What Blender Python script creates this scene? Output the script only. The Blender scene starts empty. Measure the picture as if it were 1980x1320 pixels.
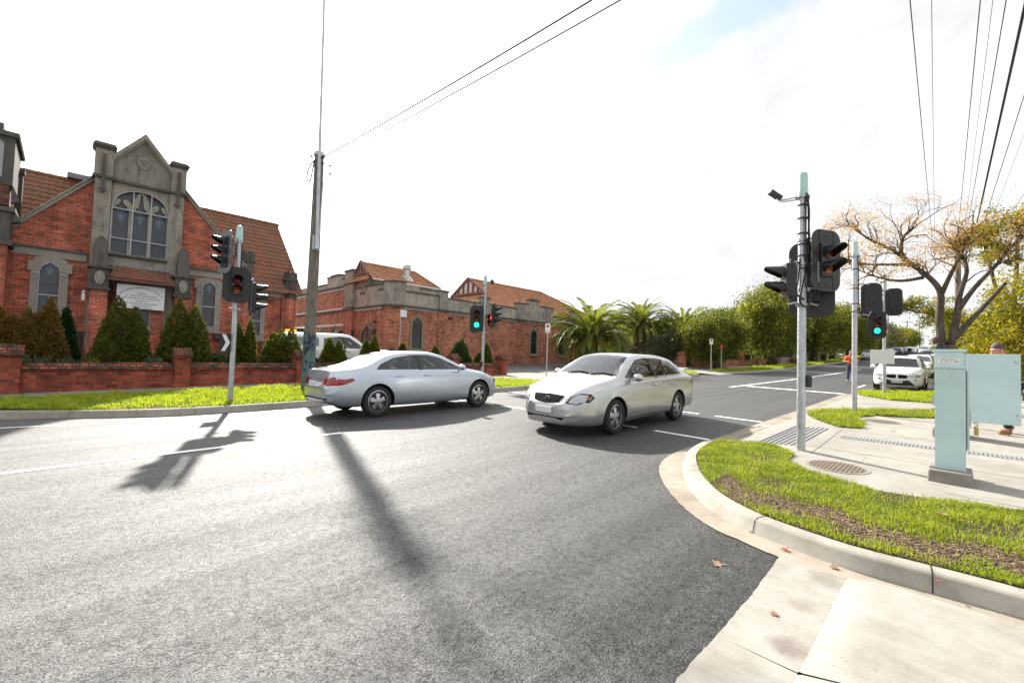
import bpy, bmesh, math, random
import numpy as np
from mathutils import Vector, Matrix
from mathutils.geometry import delaunay_2d_cdt
R = math.radians
S = bpy.context.scene
COL = S.collection
random.seed(7)
RNG = np.random.default_rng(11)

# ---------------------------------------------------------------- camera (metres, eye height is z = 0, X runs along the main road)
FPX, PITCH, ROLL = 862.0, math.atan(33/862), math.atan(.0325)
F0 = Vector((math.cos(R(45)), math.sin(R(45)), 0)); R0 = Vector((math.sin(R(45)), -math.cos(R(45)), 0)); U0 = Vector((0, 0, 1))
FW = F0*math.cos(PITCH)+U0*math.sin(PITCH); UP = U0*math.cos(PITCH)-F0*math.sin(PITCH)
RT = R0*math.cos(ROLL)+UP*math.sin(ROLL); UC = UP*math.cos(ROLL)-R0*math.sin(ROLL)
cd = bpy.data.cameras.new('camera'); cam = bpy.data.objects.new('camera', cd); COL.objects.link(cam)
cd.sensor_width = 36; cd.lens = FPX/1980*36; cd.clip_start = .05; cd.clip_end = 4000
M3 = Matrix((RT, UC, -FW)).transposed(); cam.matrix_world = M3.to_4x4()
S.camera = cam
# ---------------------------------------------------------------- light
SUN_EL, SUN_AZ = R(33.2), R(73.1)          # azimuth measured from +X towards +Y
SUND = Vector((math.cos(SUN_EL)*math.cos(SUN_AZ), math.cos(SUN_EL)*math.sin(SUN_AZ), math.sin(SUN_EL)))
sl = bpy.data.lights.new('sun', 'SUN'); sl.energy = 3.6; sl.angle = R(1.1); sl.color = (1, .95, .86)
so = bpy.data.objects.new('sun', sl); COL.objects.link(so)
so.rotation_euler = SUND.to_track_quat('Z', 'Y').to_euler()
S.view_settings.view_transform = 'Standard'; S.view_settings.look = 'None'
S.view_settings.exposure = 1.62; S.view_settings.gamma = 1.0
S.cycles.use_adaptive_sampling = True
S.cycles.max_bounces = 8; S.cycles.transparent_max_bounces = 12
S.cycles.sample_clamp_indirect = 6.0

class NT:
    """tiny node-tree writer"""
    def __init__(s, tree): s.t = tree; s.n = tree.nodes; s.l = tree.links
    def new(s, typ, ins=None, **kw):
        n = s.n.new(typ)
        for k, v in kw.items(): setattr(n, k, v)
        for k, v in (ins or {}).items():
            sock = n.inputs[k]
            if isinstance(v, bpy.types.NodeSocket): s.l.new(v, sock)
            else: sock.default_value = v
        return n
    def math(s, op, a, b=0.0, c=0.0, clamp=False):
        return s.new('ShaderNodeMath', {0: a, 1: b, 2: c}, operation=op, use_clamp=clamp).outputs[0]
    def vmath(s, op, a, b=(0, 0, 0)):
        n = s.new('ShaderNodeVectorMath', {0: a, 1: b}, operation=op)
        return n.outputs['Value'] if op in ('DOT_PRODUCT', 'LENGTH') else n.outputs[0]
    def noise(s, vec, scale, detail=3, rough=.55, dist=0):
        return s.new('ShaderNodeTexNoise', {'Vector': vec, 'Scale': scale, 'Detail': detail, 'Roughness': rough, 'Distortion': dist}).outputs[0]
    def ramp(s, fac, stops, interp='LINEAR'):
        n = s.new('ShaderNodeValToRGB', {'Fac': fac}); cr = n.color_ramp; cr.interpolation = interp
        while len(cr.elements) < len(stops): cr.elements.new(.5)
        for e, (p, c) in zip(cr.elements, stops): e.position = p; e.color = c if len(c) == 4 else (*c, 1)
        return n.outputs[0]
    def mix(s, fac, a, b, blend='MIX'):
        n = s.new('ShaderNodeMix', data_type='RGBA', blend_type=blend)
        for k, v in ((0, fac), (6, a), (7, b)):
            if isinstance(v, bpy.types.NodeSocket): s.l.new(v, n.inputs[k])
            else: n.inputs[k].default_value = v if k == 0 else (*v, 1) if len(v) == 3 else v
        return n.outputs[2]
    def maprange(s, v, a, b, c=0., d=1.):
        return s.new('ShaderNodeMapRange', {0: v, 1: a, 2: b, 3: c, 4: d}).outputs[0]

W = bpy.data.worlds.new('World'); S.world = W; W.use_nodes = True
w = NT(W.node_tree); w.n.clear()
sky = w.new('ShaderNodeTexSky', sky_type='NISHITA', sun_disc=False)
sky.sun_elevation = SUN_EL; sky.sun_rotation = math.pi/2-SUN_AZ; sky.air_density = 1.0; sky.dust_density = 1.5; sky.ozone_density = 1.0
dirv = w.new('ShaderNodeTexCoord').outputs['Generated']
dv = w.vmath('NORMALIZE', dirv)
sep = w.new('ShaderNodeSeparateXYZ', {0: dv})
den = w.math('ADD', w.math('MAXIMUM', sep.outputs[2], 0.0), .22)
cx_ = w.math('DIVIDE', sep.outputs[0], den); cy_ = w.math('DIVIDE', sep.outputs[1], den)
pl = w.new('ShaderNodeCombineXYZ', {0: cx_, 1: cy_, 2: 0.0}).outputs[0]
n1 = w.noise(pl, 1.15, 7, .6, .35)
n2 = w.noise(pl, 3.2, 6, .6, .2)
def pxdir(x, y): return (FW+RT*((x-990)/FPX)+UC*((660-y)/FPX)).normalized()
ga, gb = pxdir(1060, 205), pxdir(1560, -40)
gn = ga.cross(gb).normalized(); gm = pxdir(1330, 70)
wob = w.math('MULTIPLY', w.math('SUBTRACT', n2, .5), .20)
band = w.math('ABSOLUTE', w.math('ADD', w.vmath('DOT_PRODUCT', dv, tuple(gn)), wob))
gap = w.math('MULTIPLY', w.maprange(band, .055, .005), w.maprange(w.vmath('DOT_PRODUCT', dv, tuple(gm)), .93, .985))
gap2 = w.math('MULTIPLY', w.maprange(n1, .50, .38), .14)
gap = w.math('MAXIMUM', gap, gap2)
gap = w.math('MINIMUM', gap, .68)
sd = w.math('MAXIMUM', w.vmath('DOT_PRODUCT', dv, tuple(SUND)), 0.0)
glow = w.math('ADD', w.math('MULTIPLY', w.math('POWER', sd, 9.0), 1.9), w.math('MULTIPLY', w.math('POWER', sd, 80.0), 9.0))
shade = w.maprange(w.noise(pl, 2.0, 7, .62, .5), .34, .60, .80, 1.04)
lum = w.math('ADD', w.math('MULTIPLY', shade, 3.6), w.math('MULTIPLY', glow, 3.4))
cloud = w.mix(1.0, w.new('ShaderNodeCombineXYZ', {0: lum, 1: lum, 2: lum}).outputs[0], (.985, .995, 1.01), 'MULTIPLY')
skc = w.mix(w.math('SUBTRACT', 1.0, gap), sky.outputs[0], cloud)
bg = w.new('ShaderNodeBackground', {'Color': skc, 'Strength': .1})
w.l.new(bg.outputs[0], w.new('ShaderNodeOutputWorld').inputs[0])

# ---------------------------------------------------------------- ground heights
def zx(X):
    a, b, g1, g2 = 18., 75., .025, .05
    if X < a: return g1*X
    if X < b: t = X-a; return g1*a+g1*t+.5*(g2-g1)/(b-a)*t*t
    v = g1*b+.5*(g2-g1)*(b-a); e = 230.
    return v+g2*(min(X, e)-b)
def zroad(X, Y): return zx(X)-1.62+.02*min(Y, 7.5)-.005*max(0, Y-7.5)
def znear(X, Y): return zx(X)-1.62+.02*min(Y, 3.2)+.12
def zfar(X, Y): return zx(X)+float(np.interp(Y, [11.9, 16.8, 24.5, 40, 200], [-1.37, -1.25, -1.08, -.9, -.9]))
def sstep(t): t = min(1., max(0., t)); return t*t*(3-2*t)
def zpath(X, Y):                              # near footpath: kerb height, falling to the gutter at the two kerb ramps
    k = 1-sstep((X-7.6)/.7)*(1-sstep((X-20.5)/1.5))
    return zroad(X, Y)+.12*(k+(1-k)*sstep((3.2-Y)/1.0))+.004

# ---------------------------------------------------------------- mesh helpers
BASE = {}
def props(o, label=None, cat=None, group=None, kind=None):
    if label: o['label'] = label
    if cat: o['category'] = cat
    if group: o['group'] = group
    if kind: o['kind'] = kind
    return o
def thing(name, label, cat, loc=(0, 0, 0), rz=0, group=None):
    o = bpy.data.objects.new(name, None); COL.objects.link(o); o.empty_display_size = .2
    o.location = loc; o.rotation_euler = (0, 0, rz)
    return props(o, label, cat, group)
def basis(n):
    n = Vector(n).normalized(); a = Vector((0, 0, 1)) if abs(n.z) < .9 else Vector((1, 0, 0))
    u = a.cross(n).normalized(); return u, n.cross(u), n
class MB:
    def __init__(s, off=(0, 0, 0)): s.v = []; s.f = []; s.o = Vector(off); s.m = []; s.cm = 0
    def add(s, vs, fs):
        b = len(s.v); s.v += [tuple(Vector(p)-s.o) for p in vs]; s.f += [tuple(b+i for i in f) for f in fs]; s.m += [s.cm]*len(fs); return s
    def box(s, x0, x1, y0, y1, z0, z1):
        return s.add([(x, y, z) for z in (z0, z1) for y in (y0, y1) for x in (x0, x1)], [(0, 2, 3, 1), (4, 5, 7, 6), (0, 1, 5, 4), (2, 6, 7, 3), (0, 4, 6, 2), (1, 3, 7, 5)])
    def obox(s, c, hx, hy, hz, rot=None):
        rot = rot or Matrix.Identity(3); c = Vector(c)
        return s.add([c+rot@Vector((x*hx, y*hy, z*hz)) for z in (-1, 1) for y in (-1, 1) for x in (-1, 1)], [(0, 2, 3, 1), (4, 5, 7, 6), (0, 1, 5, 4), (2, 6, 7, 3), (0, 4, 6, 2), (1, 3, 7, 5)])
    def prism(s, poly, axis, a, b):
        """poly: 2-D points; axis 'y': (x,z), 'x': (y,z), 'z': (x,y)"""
        mk = {'y': lambda p, t: (p[0], t, p[1]), 'x': lambda p, t: (t, p[0], p[1]), 'z': lambda p, t: (p[0], p[1], t)}[axis]
        n = len(poly); vs = [mk(p, a) for p in poly]+[mk(p, b) for p in poly]
        return s.add(vs, [tuple(range(n))[::-1], tuple(range(n, 2*n))]+[(i, (i+1) % n, n+(i+1) % n, n+i) for i in range(n)])
    def cyl(s, p0, p1, r0, r1=None, n=12, caps=True):
        r1 = r0 if r1 is None else r1; p0 = Vector(p0); p1 = Vector(p1); u, v, _ = basis(p1-p0)
        vs = [p+(u*math.cos(2*math.pi*i/n)+v*math.sin(2*math.pi*i/n))*r for p, r in ((p0, r0), (p1, r1)) for i in range(n)]
        fs = [(i, (i+1) % n, n+(i+1) % n, n+i) for i in range(n)]
        if caps: fs += [tuple(range(n))[::-1], tuple(range(n, 2*n))]
        return s.add(vs, fs)
    def tube(s, pts, r, n=6):
        pts = [Vector(p) for p in pts]; rs = r if isinstance(r, (list, tuple)) else [r]*len(pts); vs = []; u = None
        for i, p in enumerate(pts):
            d = (pts[min(i+1, len(pts)-1)]-pts[max(i-1, 0)]).normalized()
            if u is None: u, v, _ = basis(d)
            else: u = (u-d*u.dot(d)).normalized(); v = d.cross(u)
            vs += [p+(u*math.cos(2*math.pi*k/n)+v*math.sin(2*math.pi*k/n))*rs[i] for k in range(n)]
        fs = [(i*n+k, i*n+(k+1) % n, (i+1)*n+(k+1) % n, (i+1)*n+k) for i in range(len(pts)-1) for k in range(n)]
        fs += [tuple(range(n))[::-1], tuple(range((len(pts)-1)*n, len(pts)*n))]
        return s.add(vs, fs)
    def lathe(s, prof, c=(0, 0, 0), axis=(0, 0, 1), n=20):
        """prof: list of (radius, height along axis)"""
        u, v, w_ = basis(axis); c = Vector(c); vs = []
        for r, h in prof: vs += [c+w_*h+(u*math.cos(2*math.pi*k/n)+v*math.sin(2*math.pi*k/n))*r for k in range(n)]
        fs = [(i*n+k, i*n+(k+1) % n, (i+1)*n+(k+1) % n, (i+1)*n+k) for i in range(len(prof)-1) for k in range(n)]
        fs += [tuple(range(n))[::-1], tuple(range((len(prof)-1)*n, len(prof)*n))]
        return s.add(vs, fs)
    def ball(s, c, rx, ry, rz, n=12, m=8):
        c = Vector(c); vs = [c+Vector((0, 0, -rz))]; fs = []
        for j in range(1, m):
            t = -math.pi/2+math.pi*j/m
            vs += [c+Vector((rx*math.cos(t)*math.cos(2*math.pi*k/n), ry*math.cos(t)*math.sin(2*math.pi*k/n), rz*math.sin(t))) for k in range(n)]
        vs.append(c+Vector((0, 0, rz)))
        for k in range(n): fs.append((0, 1+(k+1) % n, 1+k))
        for j in range(m-2):
            for k in range(n): fs.append((1+j*n+k, 1+j*n+(k+1) % n, 1+(j+1)*n+(k+1) % n, 1+(j+1)*n+k))
        e = len(vs)-1
        for k in range(n): fs.append((e, 1+(m-2)*n+k, 1+(m-2)*n+(k+1) % n))
        return s.add(vs, fs)
    def build(s, name, mats, parent=None, smooth=False, bevel=0, seg=2, auto=None):
        me = bpy.data.meshes.new(name); me.from_pydata(s.v, [], s.f)
        mats = mats if isinstance(mats, (list, tuple)) else [mats]
        for m in mats: me.materials.append(m)
        if len(mats) > 1: me.polygons.foreach_set('material_index', s.m)
        if smooth: me.polygons.foreach_set('use_smooth', [True]*len(me.polygons))
        me.update()
        o = bpy.data.objects.new(name, me); COL.objects.link(o)
        if parent is not None: o.parent = parent
        if bevel:
            b = o.modifiers.new('bevel', 'BEVEL'); b.width = bevel; b.segments = seg; b.limit_method = 'ANGLE'; b.angle_limit = R(40)
        if auto:
            me.polygons.foreach_set('use_smooth', [True]*len(me.polygons))
            bm = bmesh.new(); bm.from_mesh(me)
            for e in bm.edges:
                if len(e.link_faces) == 2 and e.calc_face_angle(0) > R(auto): e.smooth = False
            bm.to_mesh(me); bm.free()
        return o
def fast_mesh(name, V, F, mat, parent=None, smooth=False, col=None):
    """numpy verts (n,3), faces (m,k) all of one size"""
    me = bpy.data.meshes.new(name); V = np.asarray(V, np.float32); F = np.asarray(F, np.int32); k = F.shape[1]
    me.vertices.add(len(V)); me.vertices.foreach_set('co', V.ravel())
    me.loops.add(F.size); me.loops.foreach_set('vertex_index', F.ravel())
    me.polygons.add(len(F)); me.polygons.foreach_set('loop_start', np.arange(0, F.size, k, dtype=np.int32)); me.polygons.foreach_set('loop_total', np.full(len(F), k, np.int32))
    if smooth: me.polygons.foreach_set('use_smooth', np.ones(len(F), bool))
    if col is not None:
        a = me.attributes.new('tint', 'FLOAT', 'POINT'); a.data.foreach_set('value', np.asarray(col, np.float32))
    me.materials.append(mat); me.update(calc_edges=True); me.validate()
    o = bpy.data.objects.new(name, me); COL.objects.link(o)
    if parent is not None: o.parent = parent
    return o
def cdt_sheet(poly, step, extra=None):
    """triangulate a 2-D polygon with interior points every `step`; returns pts, faces"""
    P = np.array(poly, float); mn, mx = P.min(0), P.max(0)
    pts = [Vector(p) for p in poly]; n = len(pts)
    sx, sy = step if isinstance(step, (tuple, list)) else (step, step)
    for x in np.arange(mn[0]+sx*.5, mx[0], sx):
        for y in np.arange(mn[1]+sy*.5, mx[1], sy):
            if inside(P, x, y): pts.append(Vector((x, y)))
    r = delaunay_2d_cdt(pts, [], [list(range(n))], 1, 1e-5)
    return [tuple(v) for v in r[0]], [tuple(f) for f in r[2]]
def inside(P, x, y):
    x1, y1 = P[:, 0], P[:, 1]; x2, y2 = np.roll(x1, -1), np.roll(y1, -1)
    c = (y1 > y) != (y2 > y)
    with np.errstate(divide='ignore', invalid='ignore'): t = (x2-x1)*(y-y1)/(y2-y1)+x1
    return bool(np.sum(c & (x < t)) % 2)
def inside_many(P, X, Y):
    P = np.asarray(P, float); r = np.zeros(len(X), bool); j = len(P)-1
    for i in range(len(P)):
        xi, yi, xj, yj = *P[i], *P[j]
        if yi != yj:
            c = ((yi > Y) != (yj > Y)) & (X < (xj-xi)*(Y-yi)/(yj-yi)+xi); r ^= c
        j = i
    return r
def sheet(name, poly, zf, step, mat, kind='structure', parent=None, dz=0):
    p, f = cdt_sheet(poly, step); mb = MB(); mb.add([(x, y, zf(x, y)+dz) for x, y in p], f)
    o = mb.build(name, mat, parent, smooth=True)
    bm = bmesh.new(); bm.from_mesh(o.data); bmesh.ops.recalc_face_normals(bm, faces=bm.faces)
    if sum(f.normal.z for f in bm.faces) < 0: bmesh.ops.reverse_faces(bm, faces=bm.faces)
    bm.to_mesh(o.data); bm.free()
    if kind: o['kind'] = kind
    return o
def smooth_line(pts, n=6):
    """Catmull-Rom through the points"""
    P = [np.array(p, float) for p in pts]; P = [2*P[0]-P[1]]+P+[2*P[-1]-P[-2]]; out = []
    for i in range(1, len(P)-2):
        a, b, c, d = P[i-1:i+3]
        for t in np.linspace(0, 1, n, endpoint=False): out.append(.5*(2*b+(c-a)*t+(2*a-5*b+4*c-d)*t*t+(3*b-a-3*c+d)*t**3))
    out.append(P[-2]); return [tuple(float(q) for q in p) for p in out]
def text(body, size, mat, name='lettering', parent=None, align='CENTER', depth=.002, bold=0.0):
    cu = bpy.data.curves.new(name, 'FONT'); cu.body = body; cu.size = size; cu.align_x = align; cu.align_y = 'CENTER'; cu.extrude = depth; cu.resolution_u = 2; cu.offset = bold
    tmp = bpy.data.objects.new(name, cu); COL.objects.link(tmp)
    me = bpy.data.meshes.new_from_object(tmp.evaluated_get(bpy.context.evaluated_depsgraph_get()))
    bpy.data.objects.remove(tmp); bpy.data.curves.remove(cu)
    return me
def text_join(name, items, mat, parent=None):
    """items: (body, size, Matrix4) -> one lettering mesh"""
    bm = bmesh.new()
    for body, size, M in items:
        me = text(body, size, mat); me.transform(M); bm.from_mesh(me); bpy.data.meshes.remove(me)
    me = bpy.data.meshes.new(name); bm.to_mesh(me); bm.free(); me.materials.clear(); me.materials.append(mat)
    o = bpy.data.objects.new(name, me); COL.objects.link(o)
    if parent is not None: o.parent = parent
    return o
def frame(origin, xdir, ydir):
    x = Vector(xdir).normalized(); y = Vector(ydir).normalized(); z = x.cross(y)
    m = Matrix((x, y, z)).transposed().to_4x4(); m.translation = origin; return m
def split_pieces(o, margin=.004):
    """make every separate piece of a mesh an object of its own under the same parent"""
    me = o.data; n = len(me.vertices); par = list(range(n))
    def fd(i):
        while par[i] != i: par[i] = par[par[i]]; i = par[i]
        return i
    for p in me.polygons:
        a = fd(p.vertices[0])
        for v in p.vertices[1:]:
            b = fd(v)
            if a != b: par[b] = a
    isl = {}
    for i in range(n): isl.setdefault(fd(i), []).append(i)
    co = np.empty(n*3); me.vertices.foreach_get('co', co); co = co.reshape(-1, 3); gr = []
    for ids in isl.values():
        c = co[ids]; gr.append([set(ids), c.min(0)-margin, c.max(0)+margin])
    ch = True
    while ch:
        ch = False
        for i in range(len(gr)):
            for j in range(i+1, len(gr)):
                if gr[i] and gr[j] and np.all(gr[i][1] <= gr[j][2]) and np.all(gr[j][1] <= gr[i][2]):
                    gr[i] = [gr[i][0] | gr[j][0], np.minimum(gr[i][1], gr[j][1]), np.maximum(gr[i][2], gr[j][2])]; gr[j] = None; ch = True
        gr = [g for g in gr if g]
    if len(gr) < 2: return [o]
    out = [o]
    for k, g in enumerate(gr):
        bm = bmesh.new(); bm.from_mesh(me); bm.verts.ensure_lookup_table()
        bmesh.ops.delete(bm, geom=[v for v in bm.verts if v.index not in g[0]], context='VERTS')
        m2 = bpy.data.meshes.new(o.name.split('.')[0]); bm.to_mesh(m2); bm.free()
        for mt in me.materials: m2.materials.append(mt)
        if k == 0: first = m2
        else:
            c = o.copy(); c.data = m2; COL.objects.link(c); out.append(c)
    o.data = first; return out
def copy_tree(o, parent=None):
    c = o.copy(); COL.objects.link(c)
    if parent is not None: c.parent = parent
    for ch in list(o.children): copy_tree(ch, c)
    return c
# ---------------------------------------------------------------- materials
MAT = {}
def newmat(name):
    m = bpy.data.materials.new(name); m.use_nodes = True; t = NT(m.node_tree); t.n.clear()
    p = t.new('ShaderNodeBsdfPrincipled'); out = t.new('ShaderNodeOutputMaterial'); t.l.new(p.outputs[0], out.inputs[0]); MAT[name] = m
    return m, t, p, out
def setp(t, p, **kw):
    names = dict(color='Base Color', rough='Roughness', metal='Metallic', spec='Specular IOR Level', coat='Coat Weight', coatr='Coat Roughness', emit='Emission Color', emits='Emission Strength', alpha='Alpha', normal='Normal', trans='Transmission Weight')
    for k, v in kw.items():
        i = p.inputs[names[k]]
        if isinstance(v, bpy.types.NodeSocket): t.l.new(v, i)
        else: i.default_value = (*v, 1) if k in ('color', 'emit') and len(v) == 3 else v
def bump(t, h, strength=.3, dist=.01): return t.new('ShaderNodeBump', {'Height': h, 'Strength': strength, 'Distance': dist}).outputs[0]
def simple(name, color, rough=.6, metal=0., spec=.5, var=0., scale=6., bmp=0., bscale=60., coat=0., emit=None, emits=0., space='Object'):
    m, t, p, out = newmat(name); setp(t, p, rough=rough, metal=metal, spec=spec, coat=coat, coatr=.04)
    vec = t.new('ShaderNodeTexCoord').outputs[space]
    if var:
        n = t.noise(vec, scale, 5, .6); c = t.mix(1., color, t.ramp(n, [(.25, (1-var,)*3), (.75, (1+var*.6,)*3)]), 'MULTIPLY')
        setp(t, p, color=c); setp(t, p, rough=t.maprange(n, .3, .7, max(0, rough-.08), min(1, rough+.08)))
    else: setp(t, p, color=color)
    if bmp: setp(t, p, normal=bump(t, t.noise(vec, bscale, 3), bmp, .01))
    if emit: setp(t, p, emit=emit, emits=emits)
    return m
def facade_uv(t, usenormal=True):
    """(along wall, height) from object coordinates, whichever way the wall faces"""
    tc = t.new('ShaderNodeTexCoord'); g = t.new('ShaderNodeNewGeometry')
    po = t.new('ShaderNodeSeparateXYZ', {0: tc.outputs['Object']}); no = t.new('ShaderNodeSeparateXYZ', {0: tc.outputs['Normal']})
    ax, ay, az = [t.math('ABSOLUTE', no.outputs[i]) for i in range(3)]
    side = t.math('GREATER_THAN', ax, ay); flat = t.math('GREATER_THAN', az, .75)
    u = t.new('ShaderNodeMix', {0: side, 2: po.outputs[0], 3: po.outputs[1]}).outputs[0]
    v = t.new('ShaderNodeMix', {0: flat, 2: po.outputs[2], 3: po.outputs[1]}).outputs[0]
    return u, v, tc.outputs['Object'], g
def brick(name, c1, c2, mortar, bw=.24, rh=.086, ms=.009, dirt=.35, vert=False):
    m, t, p, out = newmat(name); u, v, ob, g = facade_uv(t)
    if vert: u, v = v, u
    vec = t.new('ShaderNodeCombineXYZ', {0: u, 1: v, 2: 0.}).outputs[0]
    b = t.new('ShaderNodeTexBrick', {'Vector': vec, 'Color1': (*c1, 1), 'Color2': (*c2, 1), 'Mortar': (*mortar, 1), 'Scale': 1., 'Mortar Size': ms, 'Mortar Smooth': .2, 'Bias': -.1, 'Brick Width': bw, 'Row Height': rh}, offset=.5)
    n = t.noise(ob, 1.3, 6, .65); n2 = t.noise(vec, 17., 3, .6); wb = t.new('ShaderNodeTexWhiteNoise', {0: t.new('ShaderNodeCombineXYZ', {0: t.math('FLOOR', t.math('ADD', t.math('DIVIDE', u, bw), t.math('MULTIPLY', t.math('MODULO', t.math('FLOOR', t.math('DIVIDE', v, rh)), 2.), .5))), 1: t.math('FLOOR', t.math('DIVIDE', v, rh)), 2: 0.}).outputs[0]}, noise_dimensions='3D').outputs[0]
    c = t.mix(1., b.outputs[0], t.ramp(n, [(.3, (1-dirt,)*3), (.62, (1.1, 1.08, 1.05))]), 'MULTIPLY')
    c = t.mix(1., c, t.ramp(n2, [(.3, (.8,)*3), (.7, (1.18, 1.15, 1.12))]), 'MULTIPLY')
    c = t.mix(1., c, t.ramp(wb, [(0., (.55, .55, .6)), (.25, (.88,)*3), (.8, (1.08,)*3), (1., (1.35, 1.25, 1.15))]), 'MULTIPLY')
    wash = t.noise(t.new('ShaderNodeCombineXYZ', {0: t.math('MULTIPLY', u, 1.6), 1: t.math('MULTIPLY', v, .22), 2: 5.}).outputs[0], 1.5, 5, .6)
    c = t.mix(1., c, t.ramp(wash, [(.34, (.72, .74, .76)), (.56, (1.04,)*3)]), 'MULTIPLY')
    setp(t, p, color=c, rough=.85, spec=.25, normal=bump(t, t.math('SUBTRACT', t.math('MULTIPLY', n2, .25), b.outputs[1]), .5, .012))
    return m
brick('church_brick', (.53, .120, .072), (.36, .084, .057), (.46, .33, .24), dirt=.34, ms=.0088)
brick('fence_brick', (.44, .090, .055), (.31, .062, .042), (.17, .12, .09), ms=.011, dirt=.4)
brick('hall_brick', (.49, .15, .086), (.36, .105, .063), (.46, .32, .23), dirt=.25, ms=.012)
brick('old_brick', (.26, .10, .065), (.16, .07, .05), (.2, .15, .12), dirt=.5)
brick('coping_brick', (.33, .085, .055), (.035, .036, .042), (.03, .04, .014), bw=.165, rh=.083, ms=.014, dirt=.4)
def render_mat(name, col, stain, amount=.5):
    m, t, p, out = newmat(name); u, v, ob, g = facade_uv(t)
    st = t.new('ShaderNodeCombineXYZ', {0: t.math('MULTIPLY', u, 5.), 1: t.math('MULTIPLY', v, .7), 2: 0.}).outputs[0]
    a = t.noise(st, 1.4, 6, .7); b = t.noise(ob, 2.1, 6, .65); k = t.noise(ob, 45., 4, .6)
    f = t.math('MULTIPLY', t.maprange(a, .42, .66), t.maprange(b, .38, .62))
    c = t.mix(t.math('MULTIPLY', f, amount, clamp=True), col, stain)
    c = t.mix(1., c, t.ramp(t.noise(ob, .8, 5), [(.3, (.78, .78, .78)), (.7, (1.12, 1.1, 1.06))]), 'MULTIPLY')
    setp(t, p, color=c, rough=.9, spec=.2, normal=bump(t, k, .25, .01)); return m
render_mat('church_render', (.32, .29, .25), (.09, .085, .08), .8)
render_mat('dark_render', (.12, .112, .105), (.045, .043, .042), .8)
render_mat('roughcast', (.25, .23, .20), (.055, .052, .05), .7)
render_mat('hall_render', (.42, .375, .325), (.10, .105, .085), 1.0)
render_mat('hall_pier', (.34, .315, .28), (.07, .07, .065), .9)
render_mat('surround_stone', (.33, .31, .275), (.16, .15, .135), .5)
render_mat('olive_trim', (.24, .245, .165), (.14, .14, .1), .4)
def tiles(name, c1, c2, lichen, amt):
    m, t, p, out = newmat(name); tc = t.new('ShaderNodeTexCoord'); ob = tc.outputs['Object']
    wn = t.new('ShaderNodeTexWhiteNoise', {0: t.vmath('FLOOR', t.vmath('MULTIPLY', ob, (4, 4, 3.2)))}, noise_dimensions='3D').outputs[0]
    c = t.mix(wn, c1, c2); n = t.noise(ob, 1.7, 6, .7); n3 = t.noise(ob, 22., 4, .7)
    f = t.math('MULTIPLY', t.maprange(n, .30, .56), t.maprange(n3, .32, .56)); c = t.mix(t.math('MULTIPLY', f, amt), c, lichen)
    setp(t, p, color=c, rough=.85, spec=.3, normal=bump(t, n3, .3, .01)); return m
tiles('church_tile', (.35, .095, .052), (.19, .062, .042), (.15, .125, .08), .9)
tiles('hall_tile', (.60, .23, .11), (.36, .125, .062), (.24, .185, .11), .75)
def leadlight(name, base, line, sc=7.):
    m, t, p, out = newmat(name); po = t.new('ShaderNodeSeparateXYZ', {0: t.new('ShaderNodeTexCoord').outputs['Object']})
    a = t.math('MULTIPLY', po.outputs[0], 1.5*sc); z = t.math('MULTIPLY', po.outputs[2], sc)
    l1 = t.math('LESS_THAN', t.math('FRACT', t.math('ADD', a, z)), .11); l2 = t.math('LESS_THAN', t.math('FRACT', t.math('SUBTRACT', a, z)), .11)
    l = t.math('MAXIMUM', l1, l2); n = t.noise(t.new('ShaderNodeTexCoord').outputs['Object'], 2.5, 3)
    c = t.mix(1., base, t.ramp(n, [(.3, (.7,)*3), (.7, (1.3,)*3)]), 'MULTIPLY')
    setp(t, p, color=t.mix(l, c, line), rough=t.math('ADD', t.math('MULTIPLY', l, .4), .22), spec=.5); return m
leadlight('leadlight', (.040, .048, .062), (.13, .14, .155))
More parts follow.
